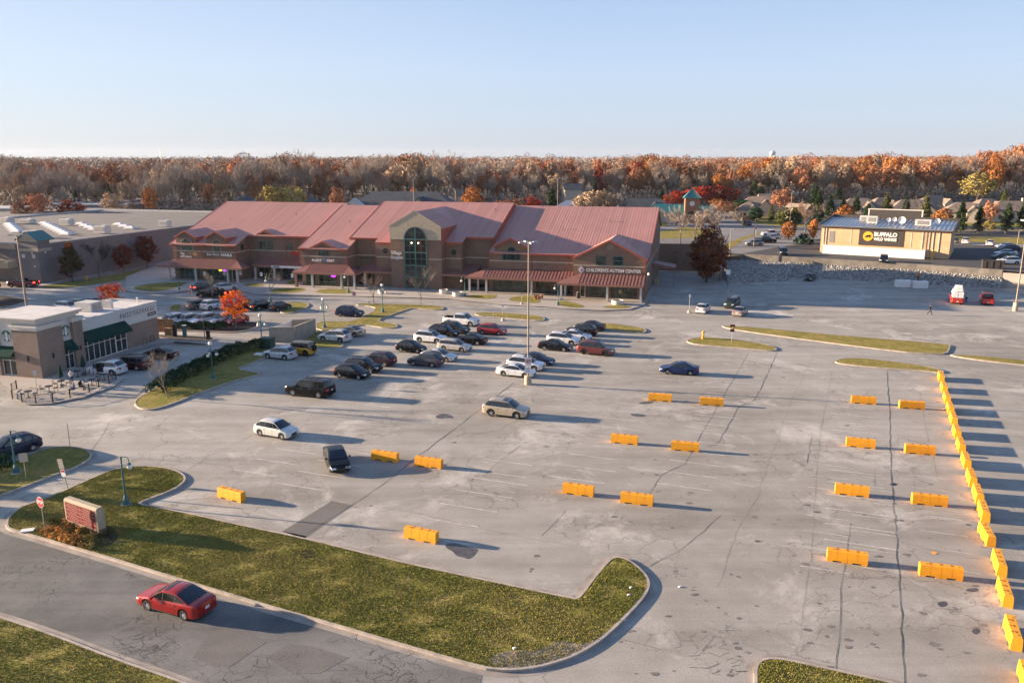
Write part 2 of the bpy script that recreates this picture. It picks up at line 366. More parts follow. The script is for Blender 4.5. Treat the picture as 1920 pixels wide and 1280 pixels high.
M['neon_y'] = mat('neon_yellow', (0.4, 0.4, 0.02), 0.5, emit=(0.9, 0.75, 0.05), estr=.4)
M['lamp_lit'] = mat('lit_lamp', (0.9, 0.8, 0.6), 0.5, emit=(1.0, 0.75, 0.42), estr=1.2)
M['yellow'] = mat('safety_yellow', (0.72, 0.42, 0.02), 0.5)
M['hydrant'] = mat('hydrant_paint', (0.72, 0.30, 0.02), 0.5)
M['wrap'] = mat('white_wrap', (0.72, 0.72, 0.71), 0.35, noise=0.1, nscale=2, bump=0.4, bscale=4)
M['siren_green'] = mat('logo_green', (0.005, 0.085, 0.045), 0.5)
# ------------------------------------------------------------------ ground, roads, islands
UP = 3.3                                                    # level of the upper lots and everything behind the mall
def struct(o): o['kind'] = 'structure'; return o
def chaikin(p, it=2, closed=True):
    for _ in range(it):
        q = []; n = len(p)
        for i in range(n if closed else n - 1):
            a, b = p[i], p[(i + 1) % n]
            q += [a * 0.75 + b * 0.25, a * 0.25 + b * 0.75]
        p = ([p[0]] + q + [p[-1]]) if not closed else q
    return p
def area2(p): return sum(p[i].x * p[(i + 1) % len(p)].y - p[(i + 1) % len(p)].x * p[i].y for i in range(len(p)))
def offset(p, d):                                            # positive = inwards for a counter-clockwise loop
    n = len(p); out = []
    for i in range(n):
        a, b, c = p[i - 1], p[i], p[(i + 1) % n]
        e1 = Vector((b - a)[:2]).normalized(); e2 = Vector((c - b)[:2]).normalized()
        n1 = Vector((-e1.y, e1.x)); n2 = Vector((-e2.y, e2.x)); m = n1 + n2
        if m.length < 0.2: m = n1.copy()
        m.normalize(); k = d / max(0.5, m.dot(n1))
        out.append(Vector((b.x + m.x * k, b.y + m.y * k, b.z)))
    return out
def loop_px(pts, z=0.0, smooth=2):
    p = [G(x, y, z) for x, y in pts]
    if area2(p) < 0: p.reverse()
    return chaikin(p, smooth) if smooth else p
def sheet(name, p, z, m, parent=None):
    b = MB(); b.poly([(q.x, q.y, z) for q in p]); me = b.mesh(name)
    if me.polygons[0].normal.z < 0: me.flip_normals()
    return mesh_obj(name, me, m, parent)
def ring(b, p, q, z, zq=None, mi=0):
    n = len(p); zq = z if zq is None else zq
    b.add([(v.x, v.y, z) for v in p] + [(v.x, v.y, zq) for v in q], [(i, (i + 1) % n, (i + 1) % n + n, i + n) for i in range(n)], mi)

b = MB(); b.poly([(-300, 8, 0), (300, 8, 0), (300, 262.5, 0), (-300, 262.5, 0)])
lot = struct(b.build('parking_lot', M['lot']))
def island(pts, gname='grass_island', z0=0.0, gm='grass', gutter=0.42, h=0.14, cw=0.17, smooth=2, gz=0.006):
    p = loop_px(pts, z0, smooth)
    q = offset(p, cw)
    b = MB()
    ring(b, p, q, z0 + h); ring(b, p, p, z0, z0 + h)
    o = struct(b.build('kerb', M['curb']))
    if gutter:
        b = MB(); ring(b, offset(p, -gutter), p, z0 + gz); g = b.build('gutter', M['gutter'], o)
    return struct(sheet(gname, q, z0 + h - 0.02, M[gm])), p
def area(name, pts, z, m, smooth=0, base=0.0):
    return struct(sheet(name, loop_px(pts, base, smooth), z, M[m]))

I1 = [(10,990),(12,975),(26,961),(43,950),(62,943.5),(90,934),(129,917),(169,899),(206,883),(234,877),(251,875),(287,875),(320,880),(340,887),(350,897),(345,907),(325,921),(267,942.5),
      (262,946),(295,952),(375,968),(400,974),(473,990),(575,1011),(728,1049),(837,1073),(983,1104),(1070,1122),(1081,1123.5),(1090,1115),(1110,1087),(1136,1056),(1147,1047),(1158,1045),(1175,1049),(1195,1062),(1213,1080),(1219,1094),(1217,1108),
      (1204,1128),(1173,1161),(1141,1192),(1108,1216.5),(1075,1234),(1031,1249),(987,1258),(944,1260),(900,1255),(780,1221),(616,1172),(532,1149),(407,1111.5),(337,1090),(225,1055.5),(137,1029.5),(50,1004),(22,997)]
big_lawn, big_p = island(I1, 'lawn', smooth=1)
I2o, I2p = island([(-400,1030),(0,1157),(100,1190),(215,1235),(337,1277),(460,1322),(560,1360),(-400,1360)], 'lawn', smooth=1)
I3o, I3p = island([(1414,1300),(1413,1265),(1414,1253),(1421,1241),(1435,1236),(1452,1235),(1476,1238),(1604,1266),(1664,1279),(1760,1303),(1760,1360),(1430,1360)], 'lawn', smooth=1)
island([(-120,880),(0,872),(34,864),(56,852.5),(79,844),(105,839),(131,838),(157.5,842),(171,849),(174,857),(165,865.6),(141,879),(103,892),(56,910.6),(0,931),(-120,975)], 'lawn')
island([(250,757),(258,766),(271,769),(289,769),(325,758),(375,738),(437,716),(478,706),(491,702.5),(481,699),(443,693),(470,683),(508,668),(514,657),(500,642),(470,638),(425,655),(380,680),(330,705),(285,733),(258,747)], 'lawn', smooth=1)
island([(592,604),(630,603),(663,604),(709,579.5),(690,574),(665,573),(672,569.5),(697,570),(780,572),(822,574),(833,577.5),(829,582),(808,581.5),(773,578.6),(763,581),(735,591),(706,602),(722,605.5),(740,608),(747,612),(742,615.6),(723,616.5),(700,612.5),(680,609.8),(664,612),(660,616),(640,618),(592,621)], 'lawn', gm='grass_dry', smooth=1)
island([(592,622),(606,621),(612,628),(601,636),(637,643),(646,648),(637,653),(611,653.6),(589,652),(560,650),(560,640),(584,630)], 'lawn', smooth=1)
island([(887,589.5),(902,586),(943,587),(1007,592),(1023,597.5),(1019,602),(1004,601.8),(940,596.5),(900,593)], 'lawn', gm='grass_dry')
island([(1120,608),(1133,606),(1171,610.5),(1205,615.6),(1214,621),(1205,626),(1164,622.5),(1137,618.5),(1120,615)], 'lawn', gm='grass_dry')
island([(1284,640.5),(1296,635.5),(1322,632.6),(1386,638),(1446,648.5),(1459,656),(1450,659),(1414,656),(1349,650.5),(1300,646.5)], 'lawn', gm='grass_dry')
island([(1350,613),(1365,611.5),(1425,615.5),(1575,629.8),(1700,640),(1779,646.6),(1783,651),(1775,665.5),(1740,664.5),(1687,660.5),(1537,641.5),(1387,621)], 'lawn', gm='grass_dry', smooth=1)
island([(1776,667),(1800,666),(1837,668),(1920,677),(2050,690),(2050,699),(1920,685.5),(1840,677)], 'lawn', gm='grass_dry', smooth=1)
island([(1563,679),(1575,673.5),(1605,671.5),(1687,680),(1747,689.5),(1773,697.5),(1765,701),(1740,697),(1650,691),(1575,683.5)], 'lawn', gm='grass_dry')
island([(314,581),(323,572),(342,571.5),(341,578),(339,582.5),(322,584.5)], 'lawn')
island([(526,588),(525,583),(543,574.5),(532,568),(560,567.5),(574,568),(582,573),(570,580.5),(549,588)], 'lawn')
island([(286,612),(320,605.5),(425,606.5),(445,605.5),(487,605.5),(493,610),(470,618),(450,623),(423,625),(340,621),(289,619)], 'planting_bed', gm='mulch', gutter=0.3)
island([(289,628),(330,629.5),(395,633.5),(406,638),(390,641),(330,638),(289,633)], 'planting_bed', gm='mulch', gutter=0.2)
island([(319,644),(330,640.5),(393,646),(393,649.5),(325,647.5)], 'planting_bed', gm='mulch', gutter=0.2)
island([(-60,570),(-60,556),(0,555),(30,558),(48,562),(52,566),(20,575),(-20,582)], 'planting_bed', gm='mulch')
area('grass_verge', [(72,537),(118,531),(230,512),(318,494),(330,500),(318,512),(240,524),(150,537),(110,540),(85,540)], 0.07, 'grass')
area('path', [(70,536.5),(80,532),(150,521),(250,503),(316,489),(316,493),(230,508),(130,527),(90,536)], 0.11, 'concrete')
# foreground street, patches, stains
area('road', [(-400,850),(-120,940),(-20,972),(8,984),(10,1001),(50,1011),(137,1037),(337,1098),(532,1158),(616,1181),(780,1230),(905,1264),(900,1290),(840,1320),(700,1360),(500,1360),(330,1290),(215,1247),(100,1202),(0,1167),(-400,1040)], 0.004, 'road')
area('road_patch', [(360,1233),(395,1182),(455,1177),(500,1203),(430,1250),(392,1245)], 0.010, 'patch')
area('road_patch', [(500,1232),(540,1205),(590,1212),(655,1232),(600,1262),(548,1262)], 0.010, 'patch')
area('asphalt_patch', [(529,996),(622,938.6),(662.5,946.5),(571,1009)], 0.006, 'patch')
area('wet_stain', [(833,1020),(850,1017),(868,1021),(885,1027),(898,1029),(893,1036),(888,1043),(878,1048),(868,1044),(856,1042),(849,1033),(838,1028)], 0.006, 'wet', 1)
for pts in ([(815,780),(832,774),(848,779),(852,784),(838,783),(822,785)], [(1195,755),(1222,751),(1226,755),(1204,758)], [(1180,775),(1212,777),(1208,782),(1186,780)], [(1820,1180),(1836,1176),(1838,1184),(1828,1190)], [(1755,1130),(1772,1125),(1778,1133),(1765,1139)], [(1808,1104),(1832,1101),(1836,1107),(1820,1110)]):
    area('oil_stain', pts, 0.006, 'wet', 1)
area('bare_dirt_patch', [(912,1243),(930,1228),(965,1222),(1010,1222),(1045,1203),(1070,1205),(1085,1213),(1110,1205),(1128,1196),(1108,1213),(1075,1230),(1031,1245),(987,1254),(944,1257)], 0.126, 'dirt', 1)
area('bare_dirt_patch', [(560,1035),(572,1032),(590,1036),(596,1044),(580,1050),(563,1046)], 0.126, 'mulch', 1)
area('planting_bed', [(73,990),(95,978),(150,975),(200,985),(222,1000),(222,1012),(205,1026),(168,1033),(120,1022),(88,1008)], 0.127, 'mulch', 1)
area('drain_hole', [(1284,830),(1287,829),(1290,831),(1287,833)], 0.006, 'wet')
area('manhole_cover', [(1669,906),(1675,904.5),(1682,906),(1682,909),(1675,910.5),(1669,909)], 0.008, 'black', 1)

def ribbon(b, pts, w, z=0.012, jit=0.12, seg=0.9):
    P = [G(x, y, 0) for x, y in pts]; path = []
    for a, c in zip(P[:-1], P[1:]):
        n = max(1, int((c - a).length / seg))
        for i in range(n): path.append(a.lerp(c, i / n))
    path.append(P[-1]); path = [path[0]] + [p + Vector((random.uniform(-jit, jit), random.uniform(-jit, jit), 0)) for p in path[1:-1]] + [path[-1]]
    L, Rr = [], []
    for i, p in enumerate(path):
        t = (path[min(i + 1, len(path) - 1)] - path[max(i - 1, 0)]).normalized(); k = w * random.uniform(0.35, 1.1) * 0.5
        L.append((p.x - t.y * k, p.y + t.x * k, z)); Rr.append((p.x + t.y * k, p.y - t.x * k, z))
    n = len(path); b.add(L + Rr, [(i, i + 1, n + i + 1, n + i) for i in range(n - 1)])
b = MB()
for pts, wd in (([(965,716),(860,798),(790,850),(715,910),(640,960),(575,1000)], 0.20), ([(1457,661),(1430,720),(1415,750),(1385,762),(1370,790),(1345,832),(1325,838)], 0.16), ([(1404,661),(1355,745),(1309,825),(1285,870),(1240,890),(1215,930)], 0.13),
    ([(1663,695),(1668,775),(1671,880),(1675,930),(1680,1000),(1688,1120),(1697,1290)], 0.20), ([(1596,980),(1585,1050),(1578,1090),(1575,1150),(1568,1255)], 0.11), ([(690,948),(750,956),(800,965),(900,990),(1010,1012),(1100,1025),(1150,1045)], 0.07),
    ([(1218,1061),(1270,1035),(1330,985),(1352,965)], 0.12), ([(1165,1198),(1290,1230),(1312,1228)], 0.09), ([(1060,957),(1035,985),(1015,1004)], 0.09), ([(975,835),(930,870),(906,893)], 0.09),
    ([(205,792),(188,822),(170,845)], 0.1), ([(345,885),(400,850),(455,825),(500,800)], 0.09), ([(1457,653),(1490,650),(1497,641)], 0.12), ([(1525,665),(1480,760),(1455,830),(1420,930),(1380,1000),(1345,1100)], 0.05),
    ([(1522,820),(1513,868)], 0.14), ([(1560,700),(1540,800),(1530,900),(1525,1000),(1500,1200)], 0.05), ([(1725,735),(1735,800),(1750,860),(1758,900)], 0.06), ([(1640,880),(1640,912)], 0.06), ([(1640,880),(1712,890),(1715,920)], 0.05),
    ([(1690,1016),(1745,1030),(1810,1045),(1835,1046)], 0.10), ([(1200,571),(1212,585),(1205,592),(1180,605)], 0.08), ([(812,565),(810,572),(830,577)], 0.10), ([(885,890),(960,900),(1050,925)], 0.05), ([(400,870),(300,850),(220,862)], 0.05),
    ([(280,862),(282,850)], 0.07), ([(1310,1228),(1340,1190)], 0.05), ([(1640,750),(1642,730),(1700,737)], 0.05), ([(0,770),(120,800),(205,792)], 0.05), ([(1000,670),(1060,650),(1100,620)], 0.05)):
    ribbon(b, pts, wd * .42, jit=.07)
random.seed(11)
for _ in range(120):                                           # alligator cracking in the lot and the street
    if _ < 6: cx, cy, s = random.uniform(690, 880), random.uniform(690, 830), 26
    elif _ < 20: cx, cy, s = random.uniform(1280, 1420), random.uniform(1180, 1270), 24
    else: cx, cy, s = random.choice([(random.uniform(215, 330), random.uniform(1150, 1240)), (random.uniform(480, 800), random.uniform(1195, 1285))]) + (30,)
    if cy > 1180 and cx > 905 and cx < 1270: continue
    x, y = cx, cy; pts = [(x, y)]
    for k in range(random.randint(2, 4)): x += random.uniform(-s, s); y += random.uniform(-s, s) * 0.4; pts.append((x, y))
    ribbon(b, pts, random.choice((0.025, 0.03, 0.04)), jit=0.10, seg=0.35)
b.build('pavement_cracks', M['crack'], lot)
b = MB(); rs = random.Random(31)
for i in range(260):
    x, y = (rs.uniform(1150, 1850), rs.uniform(700, 1270)) if i < 230 else (rs.uniform(600, 1200), rs.uniform(700, 1080))
    q = G(x, y); r0 = rs.choice((.05, .07, .09, .13, .2)); n_ = 9; b.poly([(q.x + r0 * rs.uniform(.5, 1.4) * math.cos(6.283 * k / n_) * 1.3, q.y + r0 * rs.uniform(.5, 1.2) * math.sin(6.283 * k / n_), .0085) for k in range(n_)])
b.build('oil_spots', mat('faded_oil', (.10, .09, .078), .8, col2=(.24, .22, .19), nscale=.9), lot)
# faint stall lines
b = MB(); D20 = Vector((math.cos(R(-20)), math.sin(R(-20)), 0)); D70 = Vector((math.cos(R(68)), math.sin(R(68)), 0))
def stripe(b, a, c, wd=0.11, z=0.010):
    t = (c - a).normalized(); k = wd / 2
    b.add([(a.x - t.y * k, a.y + t.x * k, z), (a.x + t.y * k, a.y - t.x * k, z), (c.x + t.y * k, c.y - t.x * k, z), (c.x - t.y * k, c.y + t.x * k, z)], [(0, 1, 2, 3)])
for ox, oy, n in ((1026, 891, 22), (640, 770, 12), (1230, 905, 16), (760, 1000, 5), (880, 880, 14), (520, 905, 4), (1545, 1010, 14), (440, 880, 4)):
    o = G(ox, oy)
    for i in range(n):
        a = o + D70 * (2.75 * i); stripe(b, a, a + D20 * random.uniform(4.2, 5.2), 0.11)
for x in (1500, 1600, 1740): 
    o = G(x, 1060)
    for i in range(12): a = o + D70 * 2.75 * i; stripe(b, a, a + D20 * 3.0, 0.07)
b.build('painted_lines', M['stripe'], lot)
# shop-front pavement with its grass plots
area('pavement', [(236,546),(250,549.5),(273,551),(323,551),(348,547),(358,541.5),(380,538),(423,538.5),(440,541),(455,548),(478,552),(505,553.5),(550,554.5),(587,555),(670,556.5),(766,559),(841,561.5),(932,571.5),(979,574.5),(1020,576),(1057,580),(1129,583.5),(1181,581),(1207,573),(1217,563),(1222,548),(1222,540),(1000,535),(700,520),(500,505),(300,495),(236,520)], 0.13, 'concrete')
for pts in ([(247,541.7),(262,536),(290,532),(357,529.6),(345,535),(333,539),(303,547),(273,547.5)], [(382,533),(400,529),(425,529.5),(437,533),(425,537),(400,538)], [(452.5,536),(470,532),(487,532.5),(499,536.7),(483,538.5)], [(501,550),(518,541),(579,541),(560,550.5)], [(533,532),(548,527),(562,527),(560,531),(545,534)],
            [(587,550.7),(603,542.5),(656,544),(665,549),(656,552)], [(867,559.7),(876,554),(930.6,553.5),(932,556),(923,562.5)], [(951,564),(962.5,557),(994,555),(1009,560),(1014,566),(1007,569.8),(979,568)], [(1041,572),(1048,565),(1069,566),(1101.6,576.6),(1076,579)], [(1126,577.5),(1140,573.6),(1170,573.6),(1186,577),(1161,580.5)]):
    area('grass_plot', pts, 0.15, 'grass', 1)
# coffee-shop pavement
area('pavement', [(-200,700),(-200,722),(-60,716),(0,718),(20,733),(21,745),(28,754),(48,759.5),(90,759.5),(155,747),(215,725),(229,714),(227,707),(205,703),(176,697),(165,688),(225,667),(285,648),(318,644),(330,640),(289,632),(224,640),(100,690),(0,700)], 0.12, 'concrete')
area('bumper_pad', [(49,726),(76,728.5),(76,731.5),(49,729)], 0.20, 'curb')
# the raised land behind
A0 = Vector((33.0, 186.0, UP)); B0 = Vector(((1365 - 960) / F * 184.7 * 0.985, 184.7, UP)); C0 = G(1349, 527)
WT = [G(x, y, UP) for x, y in ((1395,478),(1480,483),(1560,487.5),(1720,497),(1880,508))]
RB = [G(x, y, 0) for x, y in ((1364,531),(1400,530),(1474,527),(1481,520),(1536,522.5),(1640,528),(1760,534),(1879,541))]
eastdir = (WT[-1] - WT[-2]).normalized()
E1 = WT[-1] + eastdir * 260
b = MB(); b.poly([(-7000, 262, UP), (A0.x, 262, UP), A0, B0] + [tuple(p) for p in WT] + [(E1.x, E1.y, UP), (7000, E1.y, UP), (7000, 4600, UP), (-7000, 4600, UP)])
me = b.mesh('ground'); 
if me.polygons[0].normal.z < 0: me.flip_normals()
struct(mesh_obj('ground', me, M['forest_floor']))
b = MB(); b.prism_xz([(-7000, -0.5), (-300, -0.5), (-300, UP - 0.05), (-7000, UP - 0.05)], 261.6, 262)
b.bb(-300, A0.x, 261.6, 262, -0.5, UP - 0.05)
struct(b.build('embankment', M['forest_floor']))
# retaining wall, brick screen wall, riprap
def wall(name, pts, z0, z1, th, m, label, cat, cap=None):
    t = thing(name, label, cat, (pts[0].x, pts[0].y, 0)); b = MB(); c = MB(); o = Vector((pts[0].x, pts[0].y, 0))
    for i, (a, d) in enumerate(zip(pts[:-1], pts[1:])):
        za = z1 if not isinstance(z1, list) else z1[i]; zb = z1 if not isinstance(z1, list) else z1[i + 1]
        e = (d - a); e.z = 0; e.normalize(); nrm = Vector((e.y, -e.x, 0)) * th / 2; a2 = a - o + e * (th * 0.0); d2 = d - o
        vs = [a2 - nrm, d2 - nrm, d2 + nrm, a2 + nrm]
        b.add([(v.x, v.y, z0) for v in vs] + [(vs[0].x, vs[0].y, za), (vs[1].x, vs[1].y, zb), (vs[2].x, vs[2].y, zb), (vs[3].x, vs[3].y, za)], [(3, 2, 1, 0), (4, 5, 6, 7), (0, 1, 5, 4), (1, 2, 6, 5), (2, 3, 7, 6), (3, 0, 4, 7)])
        if cap:
            n2 = nrm * 1.25; vs = [a2 - n2, d2 - n2, d2 + n2, a2 + n2]
            c.add([(v.x, v.y, (za if k in (0, 3) else zb) + 0.003) for k, v in enumerate(vs)] + [(v.x, v.y, (za if k in (0, 3) else zb) + 0.15) for k, v in enumerate(vs)], [(3, 2, 1, 0), (4, 5, 6, 7), (0, 1, 5, 4), (1, 2, 6, 5), (2, 3, 7, 6), (3, 0, 4, 7)])
    b.build('wall_face', M[m], t)
    if cap: c.build('coping', M[cap], t)
    return t
M['ret_wall'] = mat('weathered_concrete', (0.125, 0.113, 0.098), 0.9, col2=(0.215, 0.193, 0.165), nscale=0.8, detail=8)
wall('retaining_wall', [Vector((p.x, p.y, 0)) for p in [WT[0] + Vector((-3, .5, 0))] + WT], 1.2, UP + 0.25, 0.4, 'ret_wall', 'long weathered concrete retaining wall above the rock slope', 'retaining wall')
wall('retaining_wall', [Vector((p.x, p.y, 0)) for p in (WT[-1] + Vector((0.1, 0, 0)), WT[-1] + eastdir * 7)], -0.2, UP - 0.3, 0.4, 'concrete', 'short pale concrete wall at the right end of the rock slope', 'retaining wall')
wall('retaining_wall', [Vector((p.x, p.y, 0)) for p in (WT[-1] + eastdir * 7.2, WT[-1] + eastdir * 80)], -0.2, UP - 0.1, 0.4, 'wood', 'brown timber-faced wall beyond the right light pole', 'retaining wall')
wall('screen_wall', [A0, B0 + Vector((0, 0, 0)), C0], -0.1, [6.2, 6.2, 1.6], 0.35, 'brick', 'tall brown brick screen wall behind the dark red tree', 'brick wall', 'brick_tan')
b = MB(); top = [Vector((p.x, p.y, 2.1)) for p in [WT[0] + Vector((-4.5, -1.0, 0))] + [WT[0], WT[1], WT[1].lerp(WT[2], .1), WT[2], WT[2].lerp(WT[3], .6), WT[3].lerp(WT[4], .3), WT[4]]]
n = len(top); b.add([tuple(p) for p in top] + [tuple(p) for p in RB], [(i, i + 1, n + i + 1, n + i) for i in range(n - 1)])
struct(b.build('rock_slope', M['rock']))
b = MB(); rr = random.Random(3)
for i in range(n - 1):
    A, Bq, Cq, Dq = top[i], top[i + 1], RB[i + 1], RB[i]
    ar = ((Bq - A).length + (Cq - Dq).length) / 2 * ((A - Dq).length + (Bq - Cq).length) / 2
    for _ in range(int(ar * 13.0)):
        u, v = rr.random(), rr.random(); p = A.lerp(Bq, u).lerp(Dq.lerp(Cq, u), v)
        s = rr.uniform(0.10, 0.27); vs = []
        for sz in (-1, 1):
            for sx, sy in ((-1, -1), (1, -1), (1, 1), (-1, 1)):
                vs.append((p.x + sx * s * rr.uniform(.4, .8), p.y + sy * s * rr.uniform(.4, .8), p.z + 0.08 + sz * s * rr.uniform(.3, .8)))
        b.add(vs, [(3, 2, 1, 0), (4, 5, 6, 7), (0, 1, 5, 4), (1, 2, 6, 5), (2, 3, 7, 6), (3, 0, 4, 7)])
setp(b.build('riprap', M['rock']), 'grey and white broken rocks covering the slope under the retaining wall', 'riprap', kind='stuff')
# upper lots and streets
area('upper_lot', [(1392,474),(1450,466),(1530,452),(1535,445),(1545,440),(2100,430),(2300,500),(2300,545),(1884,507.5),(1720,495.5),(1560,486),(1480,481.5),(1395,476.5)], UP + 0.006, 'dark_lot', base=UP)
area('road', [(1225,462),(1390,476),(1530,450),(1620,425),(1480,402),(1390,395),(1225,401)], UP + 0.010, 'street_far', base=UP)
area('grass_verge', [(1225,448),(1300,446),(1345,432),(1290,425),(1225,436),(1200,440),(1200,462),(1225,462)], UP + 0.016, 'grass_dry', base=UP)
area('grass_verge', [(1350,462),(1390,445),(1440,432),(1395,450),(1370,466)], UP + 0.016, 'grass_dry', base=UP)
area('grass_verge', [(1225,418),(1250,417),(1255,424),(1225,425)], UP + 0.016, 'grass_dry', base=UP)
area('lawn', [(1410,408),(1480,405),(1540,412),(1530,425),(1450,423),(1415,419)], UP + 0.016, 'grass', base=UP)
area('grass_verge', [(1780,443),(2200,452),(2200,470),(1780,452)], UP + 0.016, 'grass_dry', base=UP)
area('lawn', [(1180,372),(1500,372),(1920,395),(2100,405),(2100,430),(1700,420),(1540,412),(1400,396),(1200,396)], UP + 0.004, 'grass', base=UP)
area('driveway', [(1780,453),(2200,471),(2200,476),(1780,457)], UP + 0.020, 'concrete', base=UP)
# ------------------------------------------------------------------ lettering
def text_mesh(txt, size, depth=0.04, bold=0.0, align='CENTER', spacing=1.0):
    cu = bpy.data.curves.new('lettering', 'FONT'); cu.body = txt; cu.size = size; cu.extrude = depth / 2; cu.offset = bold * size
    cu.align_x = align; cu.align_y = 'CENTER'; cu.space_character = spacing; cu.resolution_u = 3
    o = bpy.data.objects.new('lettering', cu); COL.objects.link(o)
    me = bpy.data.meshes.new_from_object(o.evaluated_get(bpy.context.evaluated_depsgraph_get()))
    bpy.data.objects.remove(o); bpy.data.curves.remove(cu); return me
def letters(name, txt, size, loc, m, parent, rz=0.0, bold=0.012, depth=0.06, width=None, spacing=1.0, tilt=R(90)):
    me = text_mesh(txt, size, depth, bold, spacing=spacing)
    if width:
        xs = [v.co.x for v in me.vertices]; k = width / (max(xs) - min(xs)); me.transform(Matrix.Diagonal((k, 1, 1, 1)))
    o = mesh_obj(name, me, None, parent); me.materials.clear(); me.materials.append(m)
    o.location = loc; o.rotation_euler = (tilt, 0, rz); return o

# ------------------------------------------------------------------ the mall
MO, MA = G(1209, 563), R(-14)
mall = thing('shopping_centre', 'long brown brick shopping centre with a pinkish red roof and a tall gabled entrance', 'shopping centre', MO, MA)
SL = 0.35
PL = dict(L=(1.8, 7.7), F=(0.0, 7.85), C=(4.2, 9.8), Rr=(2.2, 7.8))
def plane(k, m): return PL[k][1] + SL * (m - PL[k][0])
RID = dict(L=24.3, F=21.4, C=22.6, Rr=24.5); BACK = 38.0
def back_z(k): return plane(k, RID[k]) - SL * (BACK - RID[k])
# walls: profile prisms under the roofs
segs = [  # u0, u1, wall m, roof key, roof front m
    (-102.0, -86.6, 2.4, 'L', 1.8), (-86.6, -70.3, 7.5, 'L', 6.8), (-70.3, -60.0, 0.5, 'F', 0.0), (-60.0, -54.9, 4.85, 'C', 4.2),
    (-54.9, -50.9, 3.0, 'C', 2.4), (-50.9, -40.4, 4.0, 'C', 3.2), (-40.4, -36.7, 3.9, 'C', 3.2), (-36.7, -30.9, 6.4, 'C', 5.7), (-30.9, -13.5, 2.8, 'Rr', 2.2), (-13.5, 0.0, 0.0, 'Rr', 2.2)]
b = MB()
for u0, u1, m, k, mf in segs:
    zf = min(plane(k, m), plane(k, max(m, mf))) - 0.12
    b.prism_yz([(m, 0), (m, zf), (RID[k], plane(k, RID[k]) - 0.3), (BACK - 0.6, back_z(k) - 0.1), (BACK - 0.6, 0)], u0, u1)
b.build('wall', M['brick'], mall)
# roof sheets with standing seams
def seams(b, a0, a1, c0, c1, step, w=0.05, h=0.022, mi=0):
    """ribs running from edge a0-a1 to edge c0-c1"""
    L = (Vector(a1) - Vector(a0)).length; n = max(1, int(L / step)); a0, a1, c0, c1 = map(Vector, (a0, a1, c0, c1))
    nrm = (a1 - a0).cross(c0 - a0).normalized(); nrm = nrm if nrm.z > 0 else -nrm; t = (a1 - a0).normalized() * w / 2
    for i in range(n + 1):
        p, q = a0.lerp(a1, i / n), c0.lerp(c1, i / n)
        if (q - p).length < 0.3: continue
        b.add([p - t, p + t, q + t, q - t, p - t + nrm * h, p + t + nrm * h, q + t + nrm * h, q - t + nrm * h], [(4, 5, 6, 7), (0, 1, 5, 4), (1, 2, 6, 5), (2, 3, 7, 6), (3, 0, 4, 7)], mi)
def roofrect(name, u0, u1, k, mf, parent=mall, ov0=0.0, ov1=0.0):
    u0 -= ov0; u1 += ov1; zf, zr, zb = plane(k, mf), plane(k, RID[k]), back_z(k); b = MB()
    b.prism_yz([(mf, zf), (RID[k], zr), (BACK, zb), (BACK, zb - 0.2), (RID[k], zr - 0.22), (mf, zf - 0.2)], u0, u1)
    seams(b, (u0, mf, zf), (u1, mf, zf), (u0, RID[k], zr), (u1, RID[k], zr), 0.55)
    return b
rb = {}
for u0, u1, k, mf in ((-102.3, -86.3, 'L', 1.8), (-86.3, -70.62, 'L', 6.8), (-70.6, -61.02, 'F', 0.0), (-61.0, -54.6, 'C', 4.2), (-54.598, -40.12, 'C', 2.4), (-40.118, -36.42, 'C', 3.2), (-36.418, -30.62, 'C', 5.7), (-30.6, -13.72, 'Rr', 2.2), (-13.718, 0.35, 'Rr', 2.2)):
    roofrect('r', u0, u1, k, mf).build('roof', M['roof_red'], mall)
# the bit of F roof right of the centre verge is lower: close with a strip
b = MB(); b.prism_yz([(0.0, plane('F', 0)), (4.6, plane('F', 4.6)), (4.6, plane('F', 4.6) - .2), (0.0, plane('F', 0) - .2)], -61.018, -59.7); b.build('roof', M['roof_red'], mall)
# red trim along eaves, verges and ridges
b = MB()
for u0, u1, k, mf in ((-102.35, -101.2, 'L', 1.8), (-96.0, -93.6, 'L', 1.8), (-88.5, -86.25, 'L', 1.8), (-86.0, -85.0, 'L', 6.8), (-79.6, -70.6, 'L', 6.8), (-70.65, -68.5, 'F', 0.0), (-61.8, -59.65, 'F', 0.0), (-61.05, -54.6, 'C', 4.2),
                      (-54.6, -50.95, 'C', 2.4), (-40.2, -36.4, 'C', 3.2), (-36.4, -30.6, 'C', 5.7), (-30.65, -29.7, 'Rr', 2.2), (-23.1, -13.7, 'Rr', 2.2)):
    z = plane(k, mf); b = MB(); b.bb(u0, u1, mf - 0.10, mf - 0.003, z - 0.36, z + 0.03); b.bb(u0, u1, mf - 0.20, mf - 0.102, z - 0.12, z + 0.02); b.build('eave_trim', M['fascia_red'], mall)
def verge(u, k, m0, m1, lo=0.5):
    b = MB()
    b.prism_yz([(m0, plane(k, m0) + .06), (m1, plane(k, m1) + .06), (m1, plane(k, m1) - lo), (m0, plane(k, m0) - lo)], u - .07, u + .07); b.build('verge_trim', M['fascia_red'], mall)
verge(-102.32, 'L', 1.8, RID['L']); verge(-61.0, 'C', 4.2, RID['C']); verge(-30.6, 'C', 5.7, RID['C'], 1.45); verge(0.38, 'Rr', 2.2, RID['Rr']); verge(-70.61, 'F', 0, RID['F'], 0.85)
